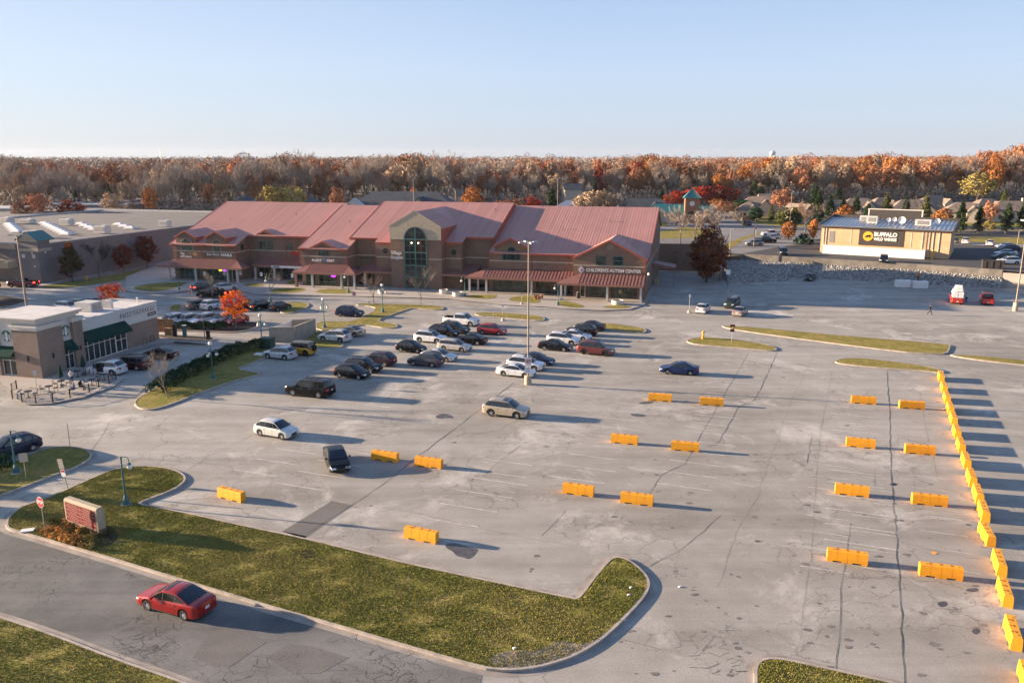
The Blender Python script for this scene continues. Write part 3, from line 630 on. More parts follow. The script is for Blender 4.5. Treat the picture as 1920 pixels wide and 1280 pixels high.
# gables and dormers
def gable(uc, hw, zr, mf, k, wall_m, wall_z0, rake=True, s=None, cheek=True, wallmat='brick', trimmat='fascia_red', ov=0.35, roofm='roof_red', name='dormer'):
    ze = zr - 0.5 * hw if s is None else zr - s * hw; sl = (zr - ze) / hw
    mb_r = PL[k][0] + (zr - PL[k][1]) / SL; mb_e = max(PL[k][0] + (ze - PL[k][1]) / SL, mf)
    d = mesh_obj(name, MB().prism_xz([(uc - hw, wall_z0), (uc + hw, wall_z0), (uc + hw, ze - .12), (uc, zr - .14), (uc - hw, ze - .12)], wall_m - 0.02, max(mb_e, wall_m + 1.0) + .5).mesh(name), M[wallmat], mall)
    r = MB(); f = mf - ov; oh = 0.22
    for sg in (-1, 1):
        el = uc + sg * (hw + oh); zel = ze - sl * oh; mbe = max(PL[k][0] + (zel - PL[k][1]) / SL, mf)
        top = [(el, f, zel), (uc, f, zr), (uc, mb_r, zr), (el, mbe, zel)]
        r.add(top + [(x, y, z - 0.14) for x, y, z in top], [(0, 1, 2, 3), (7, 6, 5, 4), (0, 4, 5, 1), (3, 2, 6, 7), (0, 3, 7, 4)])
        seams(r, (el, f, zel), (el, mbe, zel), (uc, f, zr), (uc, f + (mbe - f), zr), 0.55)
    r.build('dormer_roof', M[roofm], d)
    if rake:
        t = MB()
        for sg in (-1, 1):
            el = uc + sg * (hw + oh + .03); zel = ze - sl * (oh + .03)
            t.add([(el, f - .06, zel + .03), (uc, f - .06, zr + .05), (uc, f - .06, zr - .34), (el, f - .06, zel - .34), (el, f - .003, zel + .03), (uc, f - .003, zr + .05), (uc, f - .003, zr - .34), (el, f - .003, zel - .34)], [(0, 1, 2, 3), (7, 6, 5, 4), (0, 4, 5, 1), (3, 2, 6, 7), (0, 3, 7, 4)])
        t.build('rake_trim', M[trimmat], d)
    if cheek and mb_e > mf + .3:
        for sg in (-1, 1):
            c = MB(); x = uc + sg * (hw + .02); c.prism_yz([(wall_m + .1, plane(k, wall_m + .1) - .1), (wall_m + .1, ze - .13), (mb_e, ze - .13)], x, x + sg * .05); c.build('cheek', M[trimmat], d)
    return d
gable(-98.5, 2.45, 10.6, 2.4, 'L', 2.4, 7.0)
gable(-91.1, 2.5, 10.65, 2.4, 'L', 2.4, 7.0)
gable(-82.3, 2.65, 10.65, 7.5, 'L', 7.5, 8.0, s=0.48)
gable(-65.1, 3.3, 9.35, 0.5, 'F', 0.5, 7.0, s=0.47)
gable(-26.4, 3.2, 10.7, 2.8, 'Rr', 2.8, 7.0, s=0.49)
gable(-6.75, 6.75, 11.05, 0.0, 'Rr', 0.0, 6.9, s=0.5, cheek=False, name='gable')
# entrance tower
tw = gable(-45.6, 5.35, 15.45, 1.6, 'C', 1.6, 0.0, rake=False, s=0.56, ov=0.05, name='entrance_tower')
mesh_obj('stone_gable', MB().prism_xz([(-51.0, 9.95), (-40.2, 9.95), (-40.2, 12.52), (-45.6, 15.55), (-51.0, 12.52)], 1.42, 1.575).mesh('stone_gable'), M['limestone'], tw)
b = MB(); b.prism_xz([(-51.02, 12.5), (-45.6, 15.53), (-40.18, 12.5), (-40.18, 12.68), (-45.6, 15.72), (-51.02, 12.68)], 1.36, 1.56)
b.build('coping', M['limestone'], tw)
def arch_pts(uc, hw, z0, zs, n=10): return [(uc - hw, z0), (uc + hw, z0)] + [(uc + hw * math.cos(math.pi * i / n), zs + hw * math.sin(math.pi * i / n)) for i in range(n + 1)]
def window(name, parent, pts, m, frame='frame_teal', glass='glass', th=0.1, bars_x=(), bars_z=(), surround=None, fw=0.1):
    """pts: outline in (u, z); glass pane with a frame proud of it"""
    cx = sum(p[0] for p in pts) / len(pts); cz = sum(p[1] for p in pts) / len(pts)
    o = mesh_obj(name, MB().prism_xz(pts, m - 0.06, m - 0.03).mesh(name), M[glass], parent)
    f = MB(); n = len(pts)
    xs = [p[0] for p in pts]; zs = [p[1] for p in pts]; hx, hz = (max(xs) - min(xs)) / 2, (max(zs) - min(zs)) / 2
    ins = [(cx + (x - cx) * (1 - fw / hx), cz + (z - cz) * (1 - fw / hz)) for x, z in pts]
    for y in (m - 0.12,):
        f.add([(x, y, z) for x, z in pts] + [(x, y, z) for x, z in ins], [(i, (i + 1) % n, (i + 1) % n + n, i + n) for i in range(n)])
        f.add([(x, y, z) for x, z in pts] + [(x, m, z) for x, z in pts], [(i, (i + 1) % n, (i + 1) % n + n, i + n) for i in range(n)])
        f.add([(x, y, z) for x, z in ins] + [(x, m - .05, z) for x, z in ins], [(i, (i + 1) % n, (i + 1) % n + n, i + n) for i in range(n)])
    for x in bars_x: f.bb(x - fw / 2, x + fw / 2, m - 0.115, m - 0.055, min(zs) + fw / 2, max(zs) - fw / 2 if len(pts) < 5 else max(zs) - 0.15)
    for z in bars_z: f.bb(min(xs) + fw / 2, max(xs) - fw / 2, m - 0.118, m - 0.052, z - fw / 2, z + fw / 2)
    f.build('window_frame', M[frame], o)
    if surround: 
        g = MB(); out = [(cx + (x - cx) * 1.16, cz + (z - cz) * 1.12) for x, z in pts]; g.prism_xz(out, m - 0.028, m - 0.004); g.build('stone_surround', M[surround], o)
    return o
def rect(u0, u1, z0, z1): return [(u0, z0), (u1, z0), (u1, z1), (u0, z1)]
w = window('entrance_window', tw, arch_pts(-45.6, 2.45, 0.1, 10.05, 14), 1.42, bars_x=(-45.6,), bars_z=(10.05, 7.45, 4.85, 2.5), fw=0.24)
b = MB()
for z in (8.75, 6.15, 3.7): b.bb(-47.9, -43.3, 1.33, 1.37, z - .03, z + .03)
for x in (-46.8, -44.4): b.bb(x - .03, x + .03, 1.332, 1.368, 0.2, 10.0)
for a in (45, 90, 135): b.add([(-45.6 + .5 * math.cos(R(a)) - .03, 1.34, 10.1 + .5 * math.sin(R(a))), (-45.6 + .5 * math.cos(R(a)) + .03, 1.34, 10.1 + .5 * math.sin(R(a))), (-45.6 + 2.3 * math.cos(R(a)) + .03, 1.34, 10.1 + 2.3 * math.sin(R(a))), (-45.6 + 2.3 * math.cos(R(a)) - .03, 1.34, 10.1 + 2.3 * math.sin(R(a)))], [(0, 1, 2, 3)])
b.build('glazing_bar', M['frame_teal'], w)
for x in (-46.3, -44.9): MB().ball((x, 1.2, 9.35), 0.17).build('lamp', M['lamp_lit'], w)
b = MB(); [b.bb(x - .04, x + .04, 1.25, 1.33, 0.1, 2.3) for x in (-47.2, -46.1, -45.2, -44.1)]; b.bb(-47.2, -44.1, 1.251, 1.329, 2.2, 2.3)
b.build('door_frame', mat('dark_red_paint', (0.16, 0.02, 0.02), 0.5), w)
b = MB()
for a, r0 in ((62, 0), (118, 0)): 
    b = MB(); b.add([(-45.6 + 2.75 * math.cos(R(a)) - .02, 1.41, 10.2 + 2.75 * math.sin(R(a))), (-45.6 + 2.75 * math.cos(R(a)) + .03, 1.41, 10.2 + 2.75 * math.sin(R(a))), (-45.6 + 4.4 * math.cos(R(a)) + .03, 1.41, 10.2 + 4.4 * math.sin(R(a))), (-45.6 + 4.4 * math.cos(R(a)) - .02, 1.41, 10.2 + 4.4 * math.sin(R(a)))], [(0, 1, 2, 3)]); b.build('joint', M['brick_grey'], tw)
# string course
for u0, u1, m, k, mf in segs:
    if u0 == -50.9: continue
    b = MB(); b.bb(u0, u1, m - 0.05, m - 0.002, 6.05, 6.27); b.build('string_course', M['limestone'], mall)
for x in ((-50.97, -48.25), (-42.95, -40.23)): b = MB(); b.bb(x[0], x[1], 1.52, 1.578, 6.05, 6.27); b.build('string_course', M['limestone'], mall)
for u, m0, m1 in ((-86.6, 2.4, 7.5), (-60.0, 0.5, 4.85), (-36.7, 3.9, 6.4), (-40.25, 1.6, 3.9), (0.0, 0, 37)): b = MB(); b.bb(u + .002, u + .05, m0, m1, 6.05, 6.27); b.build('string_course', M['limestone'], mall)
# red corner pipes
b = MB()
for u, m in ((-101.9, 2.36), (-95.0, 2.36), (-86.7, 2.36), (-86.3, 7.46), (-77.6, 7.46), (-70.5, 0.46), (-60.1, 0.46), (-54.8, 2.96), (-40.1, 3.86), (-36.8, 3.86), (-30.8, 2.76), (-22.2, 2.76), (-13.7, 2.76), (-0.15, -.04)):
    b = MB(); b.bb(u - .06, u + .06, m - .12, m, 4.6, 7.6); b.build('downpipe', M['fascia_red'], mall)
# upper windows
window('window', mall, arch_pts(-98.5, 1.3, 6.3, 7.5), 2.38, bars_x=(-99.0, -98.0), bars_z=(7.5,), surround='limestone')
window('window', mall, arch_pts(-91.1, 0.85, 6.3, 7.9), 2.38, bars_x=(-91.1,), bars_z=(7.1, 7.9), surround='limestone')
window('window', mall, rect(-83.9, -80.8, 6.35, 8.1), 7.48, bars_x=(-83.0, -81.7))
window('window', mall, rect(-77.5, -76.1, 6.45, 7.65), 7.48, bars_z=(7.05,))
window('window', mall, rect(-75.0, -73.7, 6.45, 7.65), 7.48, bars_z=(7.05,))
window('window', mall, rect(-66.3, -64.0, 6.3, 7.25), 0.46, bars_x=(-65.7, -64.6))
window('window', mall, arch_pts(-65.15, 0.62, 7.26, 7.3), 0.46)
window('window', mall, rect(-28.1, -24.5, 6.33, 8.05), 2.76, bars_x=(-27.1, -25.4))
window('window', mall, arch_pts(-26.25, 0.85, 8.06, 8.1), 2.76, surround=None)
for x0, x1 in ((-9.35, -7.43), (-6.15, -4.2)): window('window', mall, rect(x0, x1, 6.3, 8.05), -0.02, bars_z=(7.2,))
for x, m in ((-52.7, 3.0), (-38.4, 3.9)):
    p = [(x + .6 * math.cos(R(a)), 7.4 + .6 * math.sin(R(a))) for a in range(0, 360, 24)]; window('round_window', mall, p, m - .01, surround='brick_tan', frame='frame_dark')
p = [(-6.75 + .62 * math.cos(R(a)), 9.75 + .62 * math.sin(R(a))) for a in range(0, 360, 24)]
mesh_obj('roundel', MB().prism_xz(p, -0.06, -0.022).mesh('roundel'), M['brick_tan'], mall)
MB().box((-98.9, 2.35, 4.9), (.01, .01, .01)) 
window('window', mall, rect(-86.57, -86.56, 6.4, 7.3), 4.5) if False else None
b = MB(); b.bb(-86.56, -86.52, 4.3, 5.3, 6.45, 7.6); b.build('window', M['glass'], mall)
# ground-floor glazing (slightly proud panes with frames) under the canopies
for u0, u1, m, fr, gl in ((-100.6, -95.9, 2.4, 'frame_teal', 'glass_lit'), (-93.6, -88.3, 2.4, 'frame_teal', 'glass_lit'), (-87.8, -86.9, 2.4, 'white', 'glass'), (-84.5, -79.2, 7.5, 'frame_teal', 'glass'), (-78.6, -72.0, 7.5, 'frame_teal', 'glass'), (-69.4, -67.3, .5, 'frame_teal', 'glass_lit'), (-66.5, -62.6, .5, 'frame_teal', 'glass_lit'), (-61.9, -60.3, .5, 'frame_dark', 'glass'),
    (-59.6, -56.3, 4.85, 'frame_dark', 'glass'), (-36.0, -31.3, 6.4, 'frame_dark', 'glass'), (-30.0, -22.6, 2.8, 'frame_teal', 'glass_lit'), (-21.3, -14.6, 2.8, 'frame_dark', 'glass_lit'), (-12.1, -11.2, 0, 'white', 'glass'), (-10.9, -7.3, 0, 'frame_dark', 'glass_lit'), (-6.3, -1.6, 0, 'frame_dark', 'glass_lit')):
    n = max(1, round((u1 - u0) / 1.25)); window('shop_window', mall, rect(u0, u1, 0.2, 2.75), m - .01, frame=fr, glass=gl, bars_x=[u0 + (u1 - u0) * i / n for i in range(1, n)], bars_z=(1.0,) if n > 1 else (), fw=0.07)
# canopies
M['column'] = mat('column_stucco', (.50, .48, .44), .8, noise=.06)
def canopy(u0, u1, mw, me, hl=0, hr=0, zt=4.62, ze=3.28, sides=(1, 1)):
    o = thing('canopy', None, None); o.parent = mall; r = MB(); dp = mw - me
    a, bq, c, d = (u0, me, ze), (u1, me, ze), (u1 - (dp if hr else 0), mw, zt), (u0 + (dp if hl else 0), mw, zt)
    r.add([a, bq, c, d] + [(x, y, z - .12) for x, y, z in (a, bq, c, d)], [(0, 1, 2, 3), (7, 6, 5, 4), (0, 4, 5, 1), (2, 6, 7, 3)])
    x0 = d[0] if hl else u0; x1 = c[0] if hr else u1
    seams(r, (x0, me, ze), (x1, me, ze), (x0, mw, zt), (x1, mw, zt), 0.62, 0.06, 0.05)
    if hl: r.add([a, d, (u0, mw, ze)], [(0, 1, 2)]); seams(r, (u0, me + .3, ze), (u0, mw, ze), (u0 + .3, me + .3, ze + .15), (d[0], mw, zt), .62, .06, .07)
    else: r.add([a, d, (u0, mw, ze)], [(0, 1, 2)])
    r.add([bq, c, (u1, mw, ze)], [(0, 1, 2)])
    r.build('canopy_roof', M['canopy_roof'], o)
    f = MB(); f.bb(u0 - .03, u1 + .03, me - .05, me + .08, 2.9, ze + .02); f.bb(u0 - .032, u0 + .09, me + .081, mw - .01, 2.9, ze + .019); f.bb(u1 - .09, u1 + .032, me + .081, mw - .01, 2.9, ze + .019)
    f.bb(u0 + .1, u1 - .1, me + .082, mw - .01, 2.93, 2.97)
    f.build('fascia', M['canopy_fascia'], o); return o
canopy(-103.9, -83.5, 2.38, -0.7, 1, 1); canopy(-84.3, -69.0, 7.48, 4.4); canopy(-70.9, -57.0, 0.48, -2.5, 1, 1); canopy(-58.2, -50.95, 4.83, 1.6)
canopy(-40.2, -33.6, 6.38, 1.5); canopy(-34.6, -13.9, 2.78, -0.6, 1, 0); canopy(-15.9, -0.1, -0.02, -4.0, 1, 0)
for u, m, pale in ((-101.6, 0, 0), (-95.1, 0, 0), (-87.3, -.1, 0), (-85.0, -.1, 0), (-83.9, 5.0, 0), (-79.2, 4.9, 0), (-74.3, 4.9, 0), (-70.3, -2.0, 1), (-66.7, -2.0, 0), (-60.3, -2.0, 0), (-57.5, -2.0, 0), (-57.0, 2.1, 0), (-34.0, 0, 0), (-33.2, 3.2, 0), (-30.6, 0, 0), (-21.6, 0, 0), (-15.2, -3.4, 0), (-15.2, 1.0, 0), (-6.6, -3.5, 0), (-.5, -3.5, 0)):
    b = MB(); b.box((u, m, 1.5), (.38, .38, 2.9)); b.box((u, m, .25), (.52, .52, .3)); b.build('column', M['canopy_fascia' if pale else 'column'], mall)
# shop signs (each fixed to the building)
letters('sign_lettering', 'CHILDREN\'S AUTISM CENTER', 0.82, (-6.0, -0.12, 5.30), M['white'], mall, width=10.2, bold=.02)
b = MB(); s = .62; b.prism_xz([(-12.0 + s * math.cos(R(a)) * (1 if a % 90 == 0 else .86), 5.35 + s * math.sin(R(a)) * (1 if a % 90 == 0 else .86)) for a in range(0, 360, 45)], -.14, -.02); lg = b.build('sign_emblem', mat('pale_blue_sign', (.45, .5, .55), .5), mall)
b = MB(); b.prism_xz([(-12.0 + .16 * math.cos(R(a)), 5.25 + .3 * math.sin(R(a))) for a in range(0, 360, 30)], -.16, -.141); b.ball((-12, -.15, 5.62), .1); b.build('emblem_figure', mat('rose_figure', (.45, .12, .12), .5), lg)
letters('sign_lettering', 'FLEET', .62, (-66.75, .38, 5.33), M['white'], mall, width=2.2, bold=.03)
letters('sign_lettering', 'FEET', .62, (-63.65, .38, 5.33), M['white'], mall, width=1.7, bold=.03)
b = MB(); b.prism_xz([(-65.35, 4.95), (-65.15, 5.35), (-65.3, 5.6), (-64.75, 6.0), (-64.9, 5.6), (-64.6, 5.5), (-65.0, 5.2)], .34, .42); b.build('sign_emblem', mat('blue_emblem', (.03, .18, .55), .5), mall)
letters('sign_lettering', 'Village', .95, (-49.75, 1.5, 7.25), M['white'], mall, width=2.3, bold=.012)
letters('sign_lettering', 'Shoppes', .95, (-49.7, 1.5, 6.35), M['white'], mall, width=2.5, bold=.012)
letters('sign_lettering', 'The', .62, (-99.6, 2.28, 5.6), M['white'], mall, width=1.0, bold=.02)
letters('sign_lettering', 'UPS Store', .62, (-98.8, 2.28, 4.98), M['white'], mall, width=2.7, bold=.02)
b = MB(); b.prism_xz([(-96.9, 5.85), (-96.9, 5.35), (-96.45, 5.05), (-96.0, 5.35), (-96.0, 5.85), (-96.45, 5.98)], 2.24, 2.34); b.build('sign_emblem', mat('gold_shield', (.36, .20, .03), .5), mall)
letters('sign_lettering', 'Da Vinci', .72, (-92.1, 2.28, 5.6), M['white'], mall, width=2.9, bold=.012)
letters('sign_lettering', 'NAILS', .80, (-88.9, 2.28, 5.55), M['white'], mall, width=2.6, bold=.035)
letters('sign_lettering', 'Chan', 1.1, (-75.3, 7.35, 5.75), mat('red_script', (.60, .015, .015), .4), mall, width=2.3, bold=.04)
letters('sign_lettering', 'EVEREVE', .55, (-57.6, 4.75, 5.6), mat('dark_green_letters', (.05, .07, .035), .5), mall, width=3.0, bold=.02)
b = MB(); b.bb(-79.4, -72.0, 3.95, 4.05, 2.95, 3.45); bn = b.build('banner', M['white'], mall)
letters('banner_lettering', 'FREE', .42, (-78.2, 3.93, 3.2), M['sign_charcoal'], bn, width=1.5, bold=.04, depth=.02)
for u, m, mm, sx in ((-90.6, 2.25, 'neon_y', .45), (-89.5, 2.25, 'neon_p', .5), (-63.2, .35, 'neon_p', .55)):
    MB().lathe([(.01, -.04), (1, -.04), (1, .04), (.01, .04)], n=14, axis='y').build('neon_sign', M[mm], mall, loc=(u, m, 2.25)).scale = (sx, 1, sx * .5)
b = MB(); b.bb(.05, 4.6, 16, 21, 4.0, 4.2); b.add([(.05, 16, 4.9), (.05, 21, 4.9), (4.6, 21, 4.2), (4.6, 16, 4.2)], [(0, 1, 2, 3)]); b.add([(.05, 16, 4.9), (4.6, 16, 4.2), (.05, 16, 4.2)], [(0, 1, 2)]); b.bb(4.4, 4.5, 16.1, 16.2, 0, 4); b.build('dock_canopy', M['canopy_roof'], mall)
MB().box((.12, 4.4, 4.3), (.25, .3, .3)).build('lamp', M['lamp_lit'], mall)

for u_, m_ in ((-95, 14), (-80, 17), (-64.5, 12), (-33.5, 18), (-18, 13), (-9, 17)):
    k_ = 'L' if u_ < -70.6 else 'F' if u_ < -61 else 'C' if u_ < -30.6 else 'Rr'; MB().lathe([(.07, -.1), (.07, .45), (.13, .46), (.13, .55), (.01, .56)], (u_, m_, plane(k_, m_)), n=8).build('roof_vent', M['trim_black'], mall)
# ------------------------------------------------------------------ big-box store on the left
SO, SA = G(81, 531), R(-16)
store = thing('store', 'large flat-roofed mauve block store at the left edge with skylights on its roof', 'store', SO, SA)
b = MB(); b.bb(-95, 0, 0, 95, 0, 8.1); b.build('wall', M['brick_grey'], store)
b = MB(); b.poly([(-94.6, .4, 8.104), (-.3, .4, 8.104), (-.3, 94.6, 8.104), (-94.6, 94.6, 8.104)]); b.build('roof', M['roof_flat'], store)
b = MB(); b.bb(-95.1, .1, -.1, .2, 8.1, 8.35); b.bb(-.2, .1, .201, 95, 8.1, 8.34); b.bb(-95, .1, 94.8, 95.1, 8.1, 8.6); b.bb(-70, -69.7, .3, 94, 8.11, 8.5); b.build('coping', M['roof_white'], store)
b = MB(); b.bb(-4.6, 0.3, -0.5, 2.6, 0, 8.8); b.build('pier', M['brick_grey'], store)
b = MB(); b.bb(-4.8, .5, -.7, 2.8, 6.7, 7.3); b.bb(-4.78, .48, -.68, 2.78, 8.8, 9.1); b.prism_xz([(-4.7, 9.1), (.4, 9.1), (-2.15, 10.6)], -.6, 2.7); b.build('cornice', M['limestone'], store)
b = MB()
for sg in (-1, 1):
    top = [(-2.15, -.9, 10.8), (-2.15, 3.6, 10.8), (-2.15 + sg * 3.0, 3.6, 9.05), (-2.15 + sg * 3.0, -.9, 9.05)]
    b.add(top + [(x, y, z - .15) for x, y, z in top], [(0, 1, 2, 3), (7, 6, 5, 4), (0, 3, 7, 4), (1, 5, 6, 2), (2, 6, 7, 3)]); seams(b, top[3], top[2], top[0], top[1], .6)
b.build('pier_roof', M['teal_roof'], store)
b = MB(); b.bb(-30, -6.05, -2.5, -.02, 3.2, 4.6); b.build('entrance_fascia', M['limestone'], store)
b = MB(); b.bb(-30, -6.1, -.08, -.02, 7.0, 8.0); b.build('cream_band', M['limestone'], store)
b = MB(); [b.bb(x, x + .8, -.56, -.502, 5.3, 6.1) for x in (-4.1, -1.4)]; b.build('wall_plate', M['stucco'], store)
for x, y, z in ((-1.2, -.6, 6.4), (.38, 1.2, 6.4), (-.9, -.6, 3.6)): MB().box((x, y, z), (.25, .25, .25)).build('wall_lamp', M['white'], store)
def sky(px, py):
    p = G(px, py, 8.2); o = mesh_obj('skylight', sky_me, None); setp(o, None, 'skylight'); o.location = p; o.rotation_euler = (0, 0, SA); o.parent = store; o.matrix_parent_inverse = Matrix.LocRotScale(store.location, store.rotation_euler, None).inverted(); del o['category']; return o
b = MB(); b.box((0, 0, .14), (3.0, 1.9, .28)); b.box((0, 0, .46), (2.8, 1.7, .36), top=.5); sky_me = b.mesh('skylight'); sky_me.materials.append(M['white'])
def rowpx(a, c, n): return [(a[0] + (c[0] - a[0]) * i / (n - 1), a[1] + (c[1] - a[1]) * i / (n - 1)) for i in range(n)]
for a, c, n in (((18, 422), (32, 435), 5), ((84, 420), (125, 440), 8), ((152, 421), (178, 431), 4), ((223, 422), (245, 428.5), 3)):
    for q in rowpx(a, c, n): sky(*q)
def hvac(px, py, z, sx, sy, sz, parent, rz=SA, m='hvac', name='rooftop_unit'):
    p = G(px, py, z); t = MB(); t.box((0, 0, sz / 2 + .15), (sx, sy, sz)); t.box((sx * .25, 0, sz + .22), (sx * .35, sy * .6, .14)); o = t.build(name, M[m], None)
    o.parent = parent; o.matrix_parent_inverse = Matrix.LocRotScale(parent.location, parent.rotation_euler, None).inverted(); o.location = p; o.rotation_euler = (0, 0, rz)
    g = MB(); g.box((0, -sy / 2 - .02, sz / 2 + .2), (sx * .8, .03, sz * .6)); g.lathe([(.01, 0), (.4, 0), (.4, .06), (.01, .06)], (-sx * .25, 0, sz + .16)); gg = g.build('fan_grille', M['steel'], o); return o
for q in ((10, 419, 4.4, 2.2, 1.5), (52, 418, 4.0, 2.0, .9), (126, 422, 3.3, 1.9, 1.5), (192, 437, 3.4, 1.9, 1.6), (310, 424, 2.6, 1.8, 1.3), (60, 445, 3.2, 1.9, 1.3)): hvac(q[0], q[1], 8.2, q[2], q[3], q[4], store, m='roof_white')

# ------------------------------------------------------------------ coffee shop
CO = G(80, 707.5)
d_r = G(224, 659) - G(150, 683); CA = math.atan2(d_r.y, d_r.x)   # long right-hand wall
cafe = thing('coffee_shop', 'coffee shop with brown brick piers, pale stucco walls and dark green awnings', 'coffee shop', CO, CA - R(90))
# local axes: +y runs along the long right wall (away), +x is outwards to the right, left face looks to -y
LEN, WID = 21.3, 7.6
b = MB(); b.bb(-WID, 0, 0, LEN, 0, 3.35); b.build('brick_base', M['brick_tan'] if False else M['brick'], cafe)
M['cafe_brick'] = brick_mat('taupe_brick', (0.215, 0.150, 0.112), (0.255, 0.180, 0.138), (0.27, 0.22, 0.18))
cafe.children[0].data.materials[0] = M['cafe_brick']
b = MB(); b.bb(-WID - .02, .05, -.05, LEN + .03, 3.352, 5.5); b.build('stucco_wall', M['stucco'], cafe)
b = MB(); b.bb(-WID, .12, -.1, .25, 5.5, 5.75); b.bb(-.2, .12, .251, LEN + .1, 5.5, 5.74); b.bb(-WID, -.201, LEN - .2, LEN + .1, 5.5, 5.74); b.bb(-WID, -WID + .3, .251, LEN - .201, 5.5, 5.74); b.build('parapet', M['roof_white'], cafe)
b = MB(); b.poly([(-WID + .3, .3, 5.506), (-.2, .3, 5.506), (-.2, LEN - .2, 5.506), (-WID + .3, LEN - .2, 5.506)]); b.build('roof', M['roof_white'], cafe)
# corner tower
tw2 = mesh_obj('corner_tower', MB().bb(-6.6, .35, -.35, 5.9, 0, 6.75).mesh('corner_tower'), M['stucco'], cafe)
b = MB()
for x0, x1, y0, y1 in ((-2.9, .75, -.75, 3.1), (-.3, .75, 4.75, 6.35), (-7.0, -5.2, -.75, .3)): b.bb(x0, x1, y0, y1, 0, 5.9)
b.build('brick_pier', M['cafe_brick'], tw2)
b = MB()
for x0, x1, y0, y1 in ((-2.9, .75, -.75, 3.1), (-.3, .75, 4.75, 6.35), (-7.0, -5.2, -.75, .3)): b.bb(x0 - .08, x1 + .08, y0 - .08, y1 + .08, 5.902, 6.25); b.bb(x0 - .2, x1 + .2, y0 - .2, y1 + .2, 6.252, 6.45)
b.bb(-6.8, .6, -.6, 6.2, 6.75, 7.0); b.bb(-7.0, .8, -.8, 6.4, 7.002, 7.25); b.bb(-7.2, 1.0, -1.0, 6.6, 7.252, 7.38)
b.build('cornice', M['stucco2'], tw2)
b = MB(); b.poly([(-7.0, -.8, 7.386), (.8, -.8, 7.386), (.8, 6.4, 7.386), (-7.0, 6.4, 7.386)]); b.build('tower_roof', M['roof_white'], tw2)
def awning(x0, y0, x1, y1, out, zt, zb, dp, parent):
    """hangs on the wall line (x0,y0)-(x1,y1), leaning out along `out`"""
    a, c = Vector((x0, y0, 0)), Vector((x1, y1, 0)); o = Vector((*out, 0)) * dp
    v = [a + Vector((0, 0, zt)), c + Vector((0, 0, zt)), c + o + Vector((0, 0, zb + .3)), a + o + Vector((0, 0, zb + .3)), c + o + Vector((0, 0, zb)), a + o + Vector((0, 0, zb)), a + Vector((0, 0, zb + .3)), c + Vector((0, 0, zb + .3))]
    m_ = MB(); m_.add(v, [(0, 1, 2, 3), (3, 2, 4, 5), (0, 3, 6), (1, 7, 2), (6, 3, 2, 7)]); return m_.build('awning', M['green_awning'], parent)
awning(.37, 3.1, .37, 4.75, (1, 0), 3.75, 2.4, .95, tw2)
awning(-5.2, -.37, -2.9, -.37, (0, -1), 3.75, 2.4, .95, tw2)
awning(.07, 6.4, .07, 14.6, (1, 0), 4.15, 2.75, 1.15, cafe)
def cafe_glass(name, y0, y1, x, n, parent, z1=2.95, door=False):
    o = mesh_obj(name, MB().bb(x, x + .03, y0, y1, .12, z1).mesh(name), M['glass'], parent); f = MB()
    for i in range(n + 1): yy = y0 + (y1 - y0) * i / n; f.bb(x + .031, x + .09, yy - .04, yy + .04, .12, z1)
    for z in (.16, z1 - .75, z1): f.bb(x + .031, x + .088, y0, y1, z - .04, z + .04)
    f.build('window_frame', M['white'], o); return o
cafe_glass('window', 6.5, 12.4, .06, 6, cafe); cafe_glass('glass_door', 12.5, 14.5, .06, 2, cafe, 2.5); cafe_glass('window', 3.15, 4.7, .36, 2, tw2, 2.7)
o = mesh_obj('glass_door', MB().bb(-5.1, -3.0, -.39, -.36, .12, 2.7).mesh('glass_door'), M['glass'], tw2); f = MB(); [f.bb(x - .05, x + .05, -.45, -.391, .12, 2.7) for x in (-5.1, -4.05, -3.0)]; [f.bb(-5.1, -3.0, -.448, -.392, z - .04, z + .04) for z in (.2, 2.0, 2.7)]; f.build('door_frame', M['white'], o)
b = MB(); b.bb(-22, -7.62, 0.5, 6.0, 0, 3.35); b.build('brick_base', M['cafe_brick'], cafe); b = MB(); b.bb(-22.05, -7.61, .45, 6.05, 3.352, 5.0); b.build('stucco_wall', M['stucco'], cafe)
for x0, x1 in ((-12.5, -8.0), (-18, -14)): 
    o = mesh_obj('window', MB().bb(x0, x1, .46, .49, .3, 2.9).mesh('window'), M['glass'], cafe); f = MB(); [f.bb(x - .04, x + .04, .40, .459, .3, 2.9) for x in np.linspace(x0, x1, 4)]; [f.bb(x0, x1, .402, .458, z - .04, z + .04) for z in (.3, 2.1, 2.9)]; f.build('window_frame', M['white'], o)
def siren(loc, rz):
    o = mesh_obj('round_emblem', MB().lathe([(.01, -.06), (.72, -.06), (.75, -.03), (.75, 0), (.01, 0)], n=28, axis='y').mesh('round_emblem', 30), M['white'], tw2); o.location = loc; o.rotation_euler = (0, 0, rz)
    g = MB(); g.lathe([(.01, -.075), (.71, -.075), (.71, -.061), (.01, -.061)], n=28, axis='y'); g.build('green_disc', M['siren_green'], o)
    h = MB(); y = (-.095, -.078)
    h.prism_xz([(-.17 * math.sin(R(a)), .16 + .2 * math.cos(R(a))) for a in range(0, 360, 30)], *y)
    h.prism_xz([(-.16, .36), (-.2, .48), (-.08, .43), (0, .56), (.08, .43), (.2, .48), (.16, .36)], *y)
    h.prism_xz([(-.14, -.02), (.14, -.02), (.2, -.3), (.12, -.62), (-.12, -.62), (-.2, -.3)], *y)
    for s_ in (-1, 1):
        h.prism_xz([(s_ * x, z) for x, z in ((.2, .28), (.3, .1), (.24, -.1), (.34, -.3), (.3, -.08), (.38, .08), (.3, .26))], *y)
        h.prism_xz([(s_ * x, z) for x, z in ((.24, -.42), (.40, -.28), (.46, -.02), (.50, .18), (.62, .22), (.56, .02), (.58, -.18), (.44, -.44))], *y)
    h.build('emblem_figure', M['white'], o)
